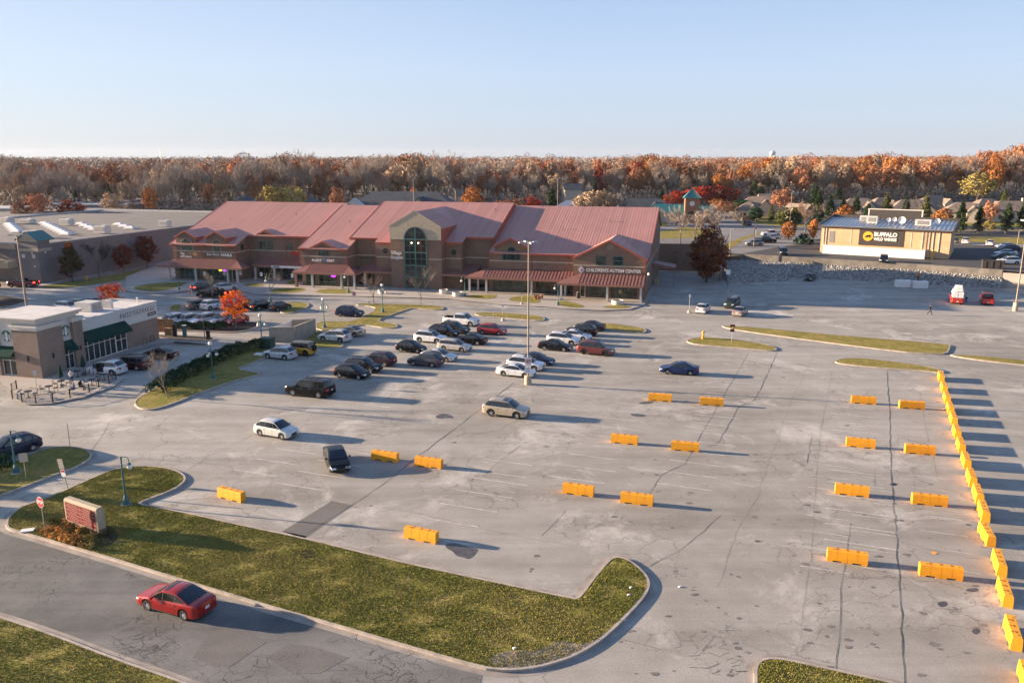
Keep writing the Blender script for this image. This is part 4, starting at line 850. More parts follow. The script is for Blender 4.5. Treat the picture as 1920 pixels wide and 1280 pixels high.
siren((.36, 3.95, 5.0), R(90)); siren((-4.05, -.36, 5.0), 0)
letters('sign_lettering', 'STARBUCKS COFFEE', .78, (.13, 17.4, 4.82), M['black'], cafe, rz=R(90), width=7.1, bold=.045, depth=.06); letters('sign_lettering', 'STARBUCKS COFFEE', .74, (.20, 17.4, 4.84), M['white'], cafe, rz=R(90), width=7.06, bold=.018, depth=.02)
sg = mesh_obj('sign_panel', MB().bb(.06, .12, 19.3, 20.95, 3.85, 4.3).mesh('sign_panel'), M['black'], cafe); letters('sign_lettering', 'Drive Thru', .3, (.13, 20.1, 4.08), M['white'], sg, rz=R(90), width=1.25, depth=.02)
for p_ in ((.85, 1.2, 2.5), (-.9, -.85, 2.5), (.85, 5.6, 2.6), (-6.2, -.85, 2.5)):
    b = MB(); b.box((p_[0], p_[1], 2.45), (.16, .16, .45), top=.6); b.box((p_[0], p_[1], 2.75), (.22, .22, .08)); b.build('wall_lantern', M['black'], tw2)
for y, l, wd, h_ in ((8.6, 2.0, 1.9, 1.3), (13.6, 2.6, 2.2, 1.2)):
    u = mesh_obj('rooftop_unit', MB().box((-4.6, y, 5.55 + h_ / 2), (l, wd, h_)).mesh('rooftop_unit'), M['hvac'], cafe); g = MB(); g.box((-4.6 + l / 2 + .02, y, 5.55 + h_ / 2), (.03, wd * .7, h_ * .7)); g.build('fan_grille', M['steel'], u)
b = MB(); b.lathe([(.06, 0), (.06, .9)], (-1.2, 19, 5.5)); b.lathe([(.12, .9), (.12, 1.05)], (-1.2, 19, 5.5)); b.build('vent_pipe', M['white'], cafe)
b = MB(); b.bb(-4.2, -2.6, 15.5, 15.9, 5.5, 6.6); b.build('roof_screen', M['roof_white'], cafe)

# ------------------------------------------------------------------ wing restaurant on the upper lot
BO = G(1537, 472, UP); bd = G(1778, 486, UP) - BO; BA = math.atan2(bd.y, bd.x); BL = bd.length
bww = thing('restaurant', 'tan block restaurant with a dark sign panel and low grey metal roof', 'restaurant', BO, BA)
b = MB(); b.bb(0, BL, 0, 17, 0, 6.3); b.build('wall', M['block_tan'], bww)
b = MB(); b.prism_yz([(-.5, 6.3), (-.5, 6.5), (17.2, 7.5), (17.2, 7.3)], -.3, BL + .3); seams(b, (-.3, -.5, 6.5), (BL + .3, -.5, 6.5), (-.3, 17.2, 7.5), (BL + .3, 17.2, 7.5), .9, .1, .1); b.build('roof', M['metal_roof'], bww)
b = MB(); b.prism_yz([(-.55, 6.0), (-.55, 6.9), (17.4, 8.1), (17.4, 6.0)], -.7, -.305); b.prism_yz([(-.55, 6.0), (-.55, 6.9), (17.4, 8.1), (17.4, 6.0)], BL + .305, BL + .7); b.bb(-.3, BL + .3, 17.22, 17.6, 6.0, 8.1); b.bb(-.3, BL + .3, -.62, -.502, 6.1, 6.4); b.build('parapet', M['sign_charcoal'], bww)
b = MB(); b.bb(8, 20, 17.7, 18.2, 6, 9.6); b.build('sign_parapet', M['sign_charcoal'], bww)
b = MB(); b.bb(7.6, 20.4, 17.6, 18.3, 9.6, 9.8); b.bb(7.7, 8.0, 17.65, 18.25, 7.5, 9.6); b.bb(20, 20.3, 17.65, 18.25, 7.5, 9.6); b.build('sign_parapet_trim', M['stucco2'], bww)
b = MB(); b.bb(8.6, 18.2, -.12, -.01, 2.2, 6.05); pnl = b.build('sign_panel', M['sign_charcoal'], bww)
letters('sign_lettering', 'BUFFALO', 1.25, (14.35, -.2, 4.85), M['white'], pnl, width=5.0, bold=.05); letters('sign_lettering', 'WILD WINGS', .95, (14.35, -.2, 3.75), M['white'], pnl, width=5.0, bold=.05)
o = mesh_obj('round_emblem', MB().lathe([(.01, -.12), (1.1, -.12), (1.1, 0), (.01, 0)], n=24, axis='y').mesh('round_emblem'), M['orange'], pnl); o.location = (10.6, -.12, 4.35)
b = MB(); b.prism_xz([(-.62, -.1), (-.5, .12), (-.1, .3), (.25, .38), (.5, .25), (.72, .1), (.66, -.1), (.5, -.08), (.42, -.4), (.3, -.4), (.28, -.12), (-.05, -.1), (-.2, -.42), (-.34, -.42), (-.3, -.12), (-.44, -.16), (-.55, -.35)], -.16, -.121); b.build('emblem_figure', M['black'], o)
b = MB(); b.bb(1.2, 23.2, -3.0, -2.7, -.3, 2.0); b.bb(1.2, 1.5, -2.7, -.01, -.3, 2.0); b.bb(22.9, 23.2, -2.7, -.01, -.3, 2.0); b.build('service_yard_wall', M['white'], bww)
b = MB(); b.bb(1.1, 23.3, -3.1, -2.6, 2.003, 2.12); b.build('yard_coping', M['stucco2'], bww)
b = MB()
for x in (.6, 1.2, 22.2, 23.6, 24.4, 25.6): b.bb(x - .06, x + .06, -.14, -.01, 0, 6.1)
for x in (6.9, 19.9): b.bb(x - .05, x + .05, -.05, -.01, 2.2, 6.1)
b.build('downpipe', M['stucco2'], bww)
b = MB(); [b.bb(x - .03, x + .03, -.3, -.22, 0.3, 6.6) for x in (22.5, 23.0)]; [b.bb(22.5, 23.0, -.29, -.23, z, z + .05) for z in np.arange(.6, 6.6, .4)]; b.build('ladder', M['steel'], bww)
b = MB(); b.bb(1.9, 3.1, -.05, -.01, 2.4, 5.2); b.build('metal_screen', M['steel'], bww)
for x, y, sx, h_ in ((8.0, 11, 2.2, 1.5), (10.2, 7.5, 2.4, 1.7), (21.5, 6.0, 3.4, 1.4)):
    u = mesh_obj('rooftop_unit', MB().box((x, y, 6.9 + h_ / 2), (sx, 1.8, h_)).mesh('rooftop_unit'), M['hvac'], bww); MB().box((x, y - .93, 6.95 + h_ / 2), (sx * .7, .04, h_ * .6)).build('fan_grille', M['steel'], u)
for x, y, r_ in ((14.2, 4.5, .45), (15.2, 6.5, .5), (17.0, 4.8, .85), (24.4, 6.0, .6)):
    d_ = MB(); d_.tube([(x, y, 6.6), (x, y, 8.0)], .06); dd = d_.build('dish_mast', M['steel'], bww); MB().lathe([(.02, .22), (r_ * .5, .12), (r_, -.08), (r_ * .97, -.02), (r_ * .4, .2), (.02, .27)], n=16, axis='y').build('satellite_dish', M['white'], dd, loc=(x, y - .3, 8.1))

# ------------------------------------------------------------------ bin enclosure
def encl():
    pts = [G(505.5, 641.7), G(552.7, 640.3), G(593, 624), G(549, 626)]
    o = pts[1]; t = thing('bin_enclosure', 'open-topped buff block bin enclosure with a white gate panel', 'bin enclosure', o)
    b = MB(); c = MB()
    for i, (a, d) in enumerate(((0, 1), (1, 2), (2, 3))):
        A, D = pts[a] - o, pts[d] - o; e = (D - A).normalized(); k = Vector((-e.y, e.x, 0)) * .2; A2 = A + e * (.2 if i else 0)
        vs = [A2, D, D + k, A2 + k]
        if area2(vs) < 0: vs.reverse()
        b.prism(vs, 0, 2.1); vs2 = [A2 - k * .15, D - k * .15, D + k * 1.15, A2 + k * 1.15]
        if area2(vs2) < 0: vs2.reverse()
        c.prism(vs2, 2.103, 2.2)
    b.build('wall', mat('buff_wall', (.36, .30, .235), .9, noise=.12, nscale=1.5), t); c.build('coping', M['limestone'], t)
    A, D = pts[3] - o, pts[0] - o; b = MB(); vs = [A, D, D + Vector((.08, .05, 0)), A + Vector((.08, .05, 0))]
    if area2(vs) < 0: vs.reverse()
    b.prism(vs, .1, 2.05); b.build('gate', M['white'], t)
    b = MB(); b.box(((pts[2] - o).lerp(pts[3] - o, .4) * .8 + Vector((-.5, -.2, .75))), (2.2, 1.4, 1.4), R(-14)); mesh_t = b.build('bin', mat('green_bin', (.012, .06, .03), .6), None)
    mesh_t.location = t.location; setp(mesh_t, 'dark green bin standing inside the buff enclosure', 'bin')
    b = MB(); 
    mesh_t.data.transform(Matrix.Identity(4))
encl()
# ------------------------------------------------------------------ vehicles
def interp(tbl, x):
    if x <= tbl[0][0]: return tbl[0][1]
    for (a, va), (c, vc) in zip(tbl[:-1], tbl[1:]):
        if x <= c: k = (x - a) / (c - a); return va + (vc - va) * k
    return tbl[-1][1]
# x forward; T = belt/hood/deck line; cab = windscreen base, roof front, roof rear, rear glass base (x, z)
K = {
 'sedan': dict(L=4.75, W=1.82, H=1.45, wb=2.75, xo=.02, rw=.33, T=[(-2.37,.72),(-2.33,.94),(-2.1,1.01),(-1.4,1.03),(0,.93),(.95,.92),(1.3,.90),(2.1,.74),(2.32,.62),(2.37,.5)], cab=[(1.15,.93),(.35,1.40),(-.75,1.43),(-1.75,1.02)], pil=[.25,-.65,-1.15]),
 'hatch': dict(L=4.15, W=1.74, H=1.50, wb=2.52, xo=.02, rw=.31, T=[(-2.07,.6),(-2.03,.92),(-1.8,.98),(0,.95),(.9,.93),(1.25,.92),(1.85,.78),(2.03,.62),(2.07,.5)], cab=[(1.15,.95),(.35,1.46),(-1.25,1.46),(-1.95,1.0)], pil=[.25,-.65,-1.3]),
 'suv': dict(L=4.7, W=1.87, H=1.70, wb=2.72, xo=.02, rw=.36, T=[(-2.35,.7),(-2.31,1.08),(-2.1,1.12),(0,1.05),(.95,1.04),(1.3,1.02),(2.05,.92),(2.29,.78),(2.35,.55)], cab=[(1.2,1.05),(.45,1.62),(-1.6,1.66),(-2.2,1.13)], pil=[.3,-.6,-1.4], rails=1, clad=1),
 'bigsuv': dict(L=5.5, W=2.03, H=1.92, wb=3.2, xo=.1, rw=.41, T=[(-2.75,.8),(-2.72,1.2),(-2.5,1.24),(0,1.18),(1.25,1.18),(1.6,1.17),(2.5,1.12),(2.7,1.0),(2.75,.6)], cab=[(1.45,1.19),(.8,1.84),(-2.3,1.88),(-2.62,1.25)], pil=[.55,-.45,-1.45,-2.3], rails=1),
 'minivan': dict(L=5.1, W=1.98, H=1.75, wb=3.0, xo=.1, rw=.34, T=[(-2.55,.7),(-2.51,1.08),(-2.3,1.12),(0,1.06),(1.2,1.04),(1.5,1.0),(2.2,.86),(2.5,.7),(2.55,.5)], cab=[(1.75,1.0),(.75,1.66),(-1.9,1.70),(-2.42,1.13)], pil=[.7,-.35,-1.6], rails=1),
 'pickup': dict(L=5.85, W=2.03, H=1.92, wb=3.65, xo=.1, rw=.42, T=[(-2.92,.85),(-2.89,1.24),(-2.5,1.25),(-1.15,1.25),(-.95,1.2),(1.4,1.2),(1.7,1.2),(2.65,1.13),(2.87,1.0),(2.92,.6)], cab=[(1.5,1.21),(.85,1.84),(-.75,1.86),(-1.0,1.24)], pil=[.7,-.15], bed=(-2.78,-1.12)),
 'jeep': dict(L=4.4, W=1.87, H=1.85, wb=2.85, xo=.0, rw=.41, T=[(-2.2,.75),(-2.17,1.15),(0,1.15),(1.0,1.15),(2.0,1.12),(2.18,1.0),(2.2,.6)], cab=[(.95,1.16),(.68,1.80),(-1.95,1.84),(-2.1,1.17)], pil=[.5,-.45,-1.3], hard=1, clad=1),
 'wagon': dict(L=4.75, W=1.80, H=1.55, wb=2.67, xo=.05, rw=.33, T=[(-2.37,.65),(-2.33,.96),(-2.1,1.0),(0,.95),(.95,.93),(1.3,.92),(2.1,.80),(2.32,.66),(2.37,.5)], cab=[(1.2,.95),(.45,1.48),(-1.7,1.50),(-2.2,1.02)], pil=[.3,-.6,-1.4], rails=1),
}
CLAY = bpy.data.materials.new('paint'); car_me = {}
def carmesh(kind):
    if kind in car_me: return car_me[kind]
    k = K[kind]; L, W, rw = k['L'], k['W'], k['rw']; xf, xr = k['wb'] / 2 + k['xo'], -k['wb'] / 2 + k['xo']; ra = rw + .055; sill = rw * .62; D = {}
    def w(x):
        t = abs(x) / (L / 2); return W / 2 * (1 - .05 * t ** 3 - .13 * max(0, (t - .82) / .18) ** 2)
    def zb(x):
        for c in (xf, xr):
            if abs(x - c) < ra: return max(sill, rw + math.sqrt(ra * ra - (x - c) ** 2))
        return sill + .1 * max(0, (abs(x) / (L / 2) - .85) / .15)
    xs = set([p[0] for p in k['T']] + [-L / 2, L / 2]); x = -L / 2
    while x < L / 2: xs.add(round(x, 3)); x += .16
    for c in (xf, xr):
        for i in range(13): xs.add(round(c + ra * math.cos(math.pi * i / 12) * .9999, 4))
        xs.add(round(c - ra - .004, 4)); xs.add(round(c + ra + .004, 4))
    xs = sorted(xs); xs = [a for i, a in enumerate(xs) if i == 0 or a - xs[i - 1] > .003]
    b = MB(); rows = []; bed = k.get('bed')
    for x in xs:
        T, wd, z0 = interp(k['T'], x), w(x), zb(x); z0 = min(z0, T - .12); cr = .035 if not bed or x > bed[1] else .0
        half = [(wd * .95, z0), (wd, z0 + .05), (wd * 1.0, z0 + (T - z0) * .5), (wd * .985, T - .10), (wd * .93, T - .015), (wd * .6, T + cr * .7), (0, T + cr)]
        rows.append([(x, -y, z) for y, z in half] + [(x, y, z) for y, z in half[-2::-1]])
    n = 13; vs = [p for r in rows for p in r]; fs = []
    for i in range(len(rows) - 1):
        xm = (xs[i] + xs[i + 1]) / 2
        for j in range(n - 1):
            if bed and bed[0] < xm < bed[1] and 4 <= j <= 7: continue
            fs.append((i * n + j, i * n + j + 1, (i + 1) * n + j + 1, (i + 1) * n + j))
    fs += [tuple(range(n)), tuple((len(rows) - 1) * n + j for j in range(n - 1, -1, -1))]
    b.add(vs, fs); D['body'] = b.mesh('body', 38)
    # cabin shell
    c = k['cab']; wbt = W / 2 * .915; wt = W / 2 * (.74 if kind != 'jeep' else .82)
    if kind in ('bigsuv', 'pickup', 'minivan'): wt = W / 2 * .80
    A, B, Cc, E = c; mids = [B] + [(B[0] + (Cc[0] - B[0]) * t, B[1] + (Cc[1] - B[1]) * t + .035 * math.sin(math.pi * t)) for t in (.25, .5, .75)] + [Cc]
    path = [A] + [((A[0] * (1 - t) + B[0] * t), A[1] * (1 - t) + B[1] * t + .02) for t in (.5,)] + mids + [((Cc[0] + E[0]) / 2, (Cc[1] + E[1]) / 2 + .03)] + [E]
    zmax = max(p[1] for p in path)
    def belt(x): return interp(k['T'], x) - .03
    def yt(z, x): t = min(1, max(0, (z - belt(x)) / (zmax - belt(x)))); return wbt + (wt - wbt) * t
    P = [(x, yt(z, x), z) for x, z in path]; m_ = len(P); b = MB(); vs = []
    for i, (x, y, z) in enumerate(P):
        t = i / (m_ - 1); bul = .10 if i <= 1 else (-.08 if i >= m_ - 2 else 0); cr = .05 if 1 < i < m_ - 2 else .02
        dz = -.02 if 1 < i < m_ - 2 else 0
        vs += [(x, -wbt - .0, min(belt(x), z)), (x, -y, z - .03 + dz * 0), (x + bul * .3, -y * .86, z + cr * .35), (x + bul, 0, z + cr), (x + bul * .3, y * .86, z + cr * .35), (x, y, z - .03), (x, wbt, min(belt(x), z))]
    fs = []
    for i in range(m_ - 1):
        for j in range(6): fs.append((i * 7 + j, i * 7 + j + 1, (i + 1) * 7 + j + 1, (i + 1) * 7 + j))
    b.add(vs, fs); D['cabin'] = b.mesh('cabin', 35)
    # glass: patches of the same shell, pushed out a little
    def rowpt(i, s): # s in -1..1 across, i index float along path
        a = int(min(i, m_ - 2)); t = i - a; cols = [1, 2, 3, 4, 5]; u = (s + 1) / 2 * 4; j = int(min(u, 3)); v = u - j
        def q(r, cc): return Vector(vs[r * 7 + cols[cc]])
        return q(a, j).lerp(q(a, j + 1), v).lerp(q(a + 1, j).lerp(q(a + 1, j + 1), v), t)
    def patch(i0, i1, s0=-.9, s1=.9, nu=4, nv=8, push=.012):
        g = MB(); pts = []
        for a in range(nu + 1):
            for c_ in range(nv + 1): pts.append(rowpt(i0 + (i1 - i0) * a / nu, s0 + (s1 - s0) * c_ / nv))
        nrm = (pts[nv] - pts[0]).cross(pts[-1] - pts[0]).normalized()
        if nrm.z < 0: nrm = -nrm
        pts = [p + nrm * push for p in pts]; g.add(pts, [(a * (nv + 1) + c_, a * (nv + 1) + c_ + 1, (a + 1) * (nv + 1) + c_ + 1, (a + 1) * (nv + 1) + c_) for a in range(nu) for c_ in range(nv)]); return g.mesh('glass', 40)
    D['windscreen'] = patch(.10, 1.93, -.93, .93); D['rear_window'] = patch(m_ - 3 + .12, m_ - 1 - (.35 if kind not in ('sedan',) else .1), -.88, .88)
    if kind in ('suv', 'sedan') : D['sunroof'] = patch(2.3, 3.3, -.5, .5, push=.008)
    ztop = lambda x: interp(sorted([(p[0], p[2] - .03) for p in P]), x)
    pl = [A[0] - .10] + k['pil'] + ([E[0] + (.38 if kind != 'sedan' else .5)] if len(k['pil']) < 3 or kind != 'sedan' else [])
    pl = [A[0] - .14] + k['pil'] if kind in ('sedan', 'pickup') else [A[0] - .14] + k['pil'] + [E[0] + .25]
    if kind == 'pickup': pl = [A[0] - .14, .28, -.78]
    if kind == 'sedan': pl = [A[0] - .16, .2, -.72, -1.42]
    D['side'] = []
    for x1, x0 in zip(pl[:-1], pl[1:]):
        for sg in (-1, 1):
            g = MB(); pts = []; N = 6
            for a in range(N + 1):
                x = x0 + .035 + (x1 - x0 - .07) * a / N; zl = belt(x) + .06; zh = ztop(x) - .045
                zh = max(zh, zl + .01)
                for z in (zl, zh):
                    t = (z - belt(x)) / max(.05, ztop(x) - belt(x)); y = wbt + (yt(ztop(x), x) - wbt) * min(t, 1); pts.append((x, sg * (y + .012), z))
            g.add(pts, [(2 * a, 2 * a + 2, 2 * a + 3, 2 * a + 1) for a in range(N)]); D['side'].append(g.mesh('side_window'))
    band = []
    for sg in (-1, 1):
        g = MB(); pts = []; N = 14; x0_, x1_ = pl[-1] + .01, pl[0] - .02
        for a in range(N + 1):
            x = x0_ + (x1_ - x0_) * a / N; zl = belt(x) + .045; zh = max(ztop(x) - .035, zl + .01)
            for z in (zl, zh):
                t = (z - belt(x)) / max(.05, ztop(x) - belt(x)); pts.append((x, sg * (wbt + (yt(ztop(x), x) - wbt) * min(t, 1) + .006), z))
        g.add(pts, [(2 * a, 2 * a + 2, 2 * a + 3, 2 * a + 1) for a in range(N)]); band.append(g.mesh('window_trim'))
    D['band'] = band
    # under body
    b = MB(); b.box((0, 0, .42), (L * .93, W * .70, .40)); [b.box((xx, 0, rw + .1), (ra * 1.9, W * .66, rw * 1.3)) for xx in (xf, xr)]; D['underbody'] = b.mesh('underbody')
    b = MB(); b.lathe([(rw * .6, -.11), (rw * .94, -.11), (rw, -.07), (rw, .07), (rw * .94, .11), (rw * .6, .11), (rw * .6, -.11)], n=22, axis='y', cap=False); D['wheel'] = b.mesh('tyre', 40)
    b = MB(); b.lathe([(.01, .02), (rw * .62, .02), (rw * .62, .03), (.01, .03)], n=16, axis='y', mi=1); b.lathe([(rw * .56, .05), (rw * .66, .05), (rw * .66, .10), (rw * .60, .10), (rw * .56, .05)], n=20, axis='y', cap=False)
    for i in range(5):
        a = i * 2 * math.pi / 5; u = Vector((math.cos(a), 0, math.sin(a))); v = Vector((-math.sin(a), 0, math.cos(a)))
        q = [u * .02 + v * .045, u * .02 - v * .045, u * rw * .6 - v * .03, u * rw * .6 + v * .03]; b.add([(p.x, .085, p.z) for p in q] + [(p.x, .035, p.z) for p in q], [(0, 1, 2, 3), (7, 6, 5, 4), (0, 4, 5, 1), (1, 5, 6, 2), (2, 6, 7, 3), (3, 7, 4, 0)])
    b.lathe([(.01, .03), (.05, .03), (.05, .1), (.01, .1)], n=10, axis='y'); D['rim'] = b.mesh('rim', 40)
    # lamps
    def surf(x, z, sg):  # point on body side near the ends
        return (x, sg * w(x), z)
    zh = interp(k['T'], L / 2 - .18) - .06; zr = interp(k['T'], -L / 2 + .1)
    hs, ts = [], []
    for sg in (-1, 1):
        b = MB(); x0, x1 = L / 2 - .36, L / 2 + .006
        b.add([(x0, sg * (w(x0) + .006), zh - .02), (L / 2 - .08, sg * (w(L / 2 - .08) + .008), zh - .08), (x1, sg * w(x1) * .95, zh - .14), (x1, sg * w(x1) * .52, zh - .13), (x1 - .03, sg * w(x1) * .55, zh + .01), (L / 2 - .10, sg * (w(L / 2 - .1)) * .97, zh + .03), (x0, sg * (w(x0) + .0) * .985, zh + .045), (L / 2 - .08, sg * (w(L / 2 - .08) + .008), zh - .17), (x1, sg * w(x1) * .95, zh - .21)], [(0, 1, 5, 6), (1, 2, 3, 4, 5), (1, 7, 8, 2)]); hs.append(b.mesh('headlight'))
        b = MB(); x0, x1 = -L / 2 + .24, -L / 2 - .008; lo, hi = (zr - .24, zr - .02) if kind not in ('suv', 'bigsuv', 'pickup', 'minivan', 'jeep') else (zr - .40, zr - .04); f = .62 if kind in ('sedan', 'suv') else .78
        b.add([(x0, sg * (w(x0) + .006), lo + .06), (x0, sg * (w(x0) + .004), hi - .02), (x1 + .03, sg * (w(x1) + .012), lo), (x1 + .03, sg * (w(x1) + .008), hi), (x1, sg * w(x1) * f, lo), (x1, sg * w(x1) * f, hi)], [(0, 1, 3, 2), (2, 3, 5, 4)]); ts.append(b.mesh('taillight'))
    D['headlight'], D['taillight'] = hs, ts
    b = MB(); x1 = L / 2 + .004; ww = w(L / 2) * .48; b.add([(x1, -ww, zh - .1), (x1, ww, zh - .1), (x1, ww * .85, zh - .30), (x1, -ww * .85, zh - .30)], [(0, 1, 2, 3)]); b.add([(x1, -ww * 1.3, sill + .22), (x1, ww * 1.3, sill + .22), (x1 + .0, ww * 1.2, sill + .12), (x1, -ww * 1.2, sill + .12)], [(0, 1, 2, 3)]); D['grille'] = b.mesh('grille')
    b = MB(); b.box((-L / 2 - .012, 0, zr - .30 if kind != 'pickup' else .62), (.02, .32, .16)); D['plate'] = b.mesh('license_plate')
    D['mirror'] = []
    for sg in (-1, 1): b = MB(); b.box((A[0] - .28, sg * (wbt + .16), belt(A[0] - .3) + .11), (.12, .2, .14), top=.8); D['mirror'].append(b.mesh('mirror'))
    b = MB()
    for sg in (-1, 1):
        for x in (pl[1] - .12, (pl[2] if len(pl) > 2 else pl[1]) - .10): b.box((x + .1, sg * (w(x) * .99 + .012), interp(k['T'], x) - .16), (.18, .03, .035))
    D['handle'] = b.mesh('door_handle')
    b = MB()   # door gaps
    for sg in (-1, 1):
        for x in ([A[0] - .18] + [p for p in pl[1:3]]): 
            T = interp(k['T'], x); z0 = zb(x) + .08
            if z0 > rw + .3: z0 = rw + ra
            b.add([(x - .008, sg * (w(x) + .003), z0), (x + .008, sg * (w(x) + .003), z0), (x + .008, sg * (w(x) + .002), T - .1), (x - .008, sg * (w(x) + .002), T - .1)], [(0, 1, 2, 3)])
        b.box((k['xo'], sg * (w(0) * .985), sill + .03), (k['wb'] - 2 * ra - .02, .03, .07))
    D['seam'] = b.mesh('door_seam')
    if k.get('rails'):
        D['rails'] = []
        for sg in (-1, 1):
            b = MB(); x0, x1 = Cc[0] + .2, B[0] - .1; y = sg * (wt * .93); z = zmax
            b.tube([(x0, y, z - .01), (x0 + .1, y, z + .07), (x1 - .1, y, z + .06), (x1, y, z - .02)], .022, 5); D['rails'].append(b.mesh('roof_rail', 60))
    if k.get('clad'):
        b = MB()
        for sg in (-1, 1):
            for c_ in (xf, xr):
                pts = []
                for i in range(11):
                    a = math.pi * i / 10; pts += [(c_ + ra * math.cos(a), sg * (w(c_) + .008), rw + ra * math.sin(a)), (c_ + (ra + .07) * math.cos(a), sg * (w(c_) + .006), rw + (ra + .07) * math.sin(a))]
                b.add(pts, [(2 * i, 2 * i + 1, 2 * i + 3, 2 * i + 2) for i in range(10)])
        D['clad'] = b.mesh('arch_trim')
    if bed:
        b = MB(); x0, x1 = bed; yw = w(-2) * .86; T = 1.24; z0 = .78
        b.add([(x0, -yw, T), (x1, -yw, T), (x1, yw, T), (x0, yw, T), (x0, -yw, z0), (x1, -yw, z0), (x1, yw, z0), (x0, yw, z0)], [(4, 5, 6, 7), (0, 1, 5, 4), (1, 2, 6, 5), (2, 3, 7, 6), (3, 0, 4, 7)])
        o_ = .07; yo = w(-2) * .94; b.add([(x0 - .06, -yo, T + .012), (x1 + .02, -yo, T + .012), (x1 + .02, yo, T + .012), (x0 - .06, yo, T + .012), (x0, -yw, T + .012), (x1, -yw, T + .012), (x1, yw, T + .012), (x0, yw, T + .012)], [(0, 1, 5, 4), (1, 2, 6, 5), (2, 3, 7, 6), (3, 0, 4, 7)])
        D['bed'] = b.mesh('truck_bed')
    D['pos'] = [(xf, -1), (xf, 1), (xr, -1), (xr, 1)]; D['tw'] = W / 2 - .14
    car_me[kind] = D; return D
paint_cache = {}
def paint(rgb, metal=0.25):
    if rgb not in paint_cache: paint_cache[rgb] = mat('car_paint', rgb, 0.34 if max(rgb) > .1 else .22, metal=metal if max(rgb) > .1 else 0.0, coat=0.7 if max(rgb) > .1 else 0.0, spec=.5 if max(rgb) > .1 else .28, noise=0.03, nscale=1.5)
    return paint_cache[rgb]
def wm(name, me, m, parent):
    o = bpy.data.objects.new(name, me); COL.objects.link(o); o.parent = parent
    if not me.materials: me.materials.append(m if not isinstance(m, tuple) else m[0])
    o.material_slots[0].link = 'OBJECT'; o.material_slots[0].material = m if not isinstance(m, tuple) else m[0]
    if isinstance(m, tuple):
        if len(me.materials) < 2: me.materials.append(m[1])
        o.material_slots[1].link = 'OBJECT'; o.material_slots[1].material = m[1]
    return o
def car(kind, pos, head, rgb, label, cat=None, rim='alloy', two=None, brake=False, scale=1.0, group=None, top=None, name=None, front=True, bars=False, deps=('car',)):
    D = carmesh(kind); t = thing(name or {'pickup': 'pickup_truck', 'suv': 'suv', 'bigsuv': 'suv', 'minivan': 'minivan', 'jeep': 'jeep'}.get(kind, 'parked_car').replace('jeep', 'off_road_vehicle'), label, cat or {'pickup': 'pickup truck', 'minivan': 'minivan'}.get(kind, 'suv' if kind in ('suv', 'bigsuv', 'jeep') else 'car'), pos, head, group)
    t.scale = (scale,) * 3; P = paint(rgb); P2 = paint(top) if top else P
    body = wm('body', D['body'], P, t); cab = wm('cabin', D['cabin'], P2, t)
    for nme in ('windscreen', 'rear_window'): wm(nme, D[nme], M['car_glass'], cab)
    if D.get('sunroof'): wm('sunroof', D['sunroof'], M['car_glass'], cab)
    for me in D['side']: wm('side_window', me, M['car_glass'], cab)
    if kind != 'jeep':
        for me in D['band']: wm('window_trim', me, M['trim_black'], cab)
    wm('underbody', D['underbody'], M['under'], t)
    for (x, s), _ in zip(D['pos'], range(4)):
        o = wm('wheel', D['wheel'], M['rubber'], t); o.location = (x, s * D['tw'], K[kind]['rw']); o.rotation_euler = (0, 0, 0 if s > 0 else math.pi)
        wm('rim', D['rim'], (M[rim], M['under']), o)
    for me in D['headlight']: wm('headlight', me, M['head'], t)
    for me in D['taillight']: wm('taillight', me, M['tail_on'] if brake else M['tail'], t)
    wm('grille', D['grille'], M['grille'], t); wm('license_plate', D['plate'], M['plate'], t)
    for me in D['mirror']: wm('mirror', me, P, t)
    wm('door_handle', D['handle'], P if rim != 'alloy' else M['chrome'], t); wm('door_seam', D['seam'], M['under'], t)
    for me in D.get('rails', []): wm('roof_rail', me, M['black'] if rim != 'alloy' else M['chrome'], t)
    if 'clad' in D: wm('arch_trim', D['clad'], M['trim_black'], t)
    if 'bed' in D: wm('truck_bed', D['bed'], M['trim_black'], t)
    if bars:
        b = MB(); [b.box((x, 0, 1.99 if kind == 'bigsuv' else 1.76), (.05, 1.5, .04)) for x in (-.9, -.2, .5)]; b.build('roof_rack', M['black'], t)
    return t
def car_w(kind, rear, front, rgb, label, z=0.0, h=None, **kw):
    """near-side wheel contacts in the photo -> position and heading (world)"""
    a, c = G(*rear, z), G(*front, z); hd = math.atan2(c.y - a.y, c.x - a.x) if h is None else R(h)
    f = Vector((math.cos(hd), math.sin(hd), 0)); mid = (a + c) / 2; s = Vector((-f.y, f.x, 0))
    if s.y < 0: s = -s
    if abs(s.y) < .35 and (mid.x * s.x) < 0: s = -s
    k = K[kind]; p = mid + s * (k['W'] / 2 - .12) - f * k['xo']; return car(kind, p, hd, rgb, label, **kw)
def car_b(kind, px, h, rgb, label, end='rear', z=0.0, **kw):
    """bumper-bottom centre in the photo"""
    g = G(*px, z); f = Vector((math.cos(R(h)), math.sin(R(h)), 0)); p = g + f * (K[kind]['L'] / 2 - .1) * (1 if end == 'rear' else -1); return car(kind, p, R(h), rgb, label, **kw)
def mid(px, h, kind, rgb, label, z=0.0, **kw): 
    g = G(*px, z); f = Vector((math.cos(R(h)), math.sin(R(h)), 0)); s = Vector((-f.y, f.x, 0)); s = s if s.y > 0 else -s
    return car(kind, g + s * (K[kind]['W'] / 2 - .12) - f * K[kind]['xo'], R(h), rgb, label, **kw)
BLACK, WHITE, SILVER, GREY, NAVY, RED, TAN, DGREY = (.006, .006, .008), (.74, .74, .73), (.48, .48, .47), (.10, .105, .11), (.012, .022, .055), (.36, .010, .012), (.42, .35, .26), (.035, .04, .048)
gA, gB = 'cars parked in the middle rows', 'cars parked in the left rows'
H = -20
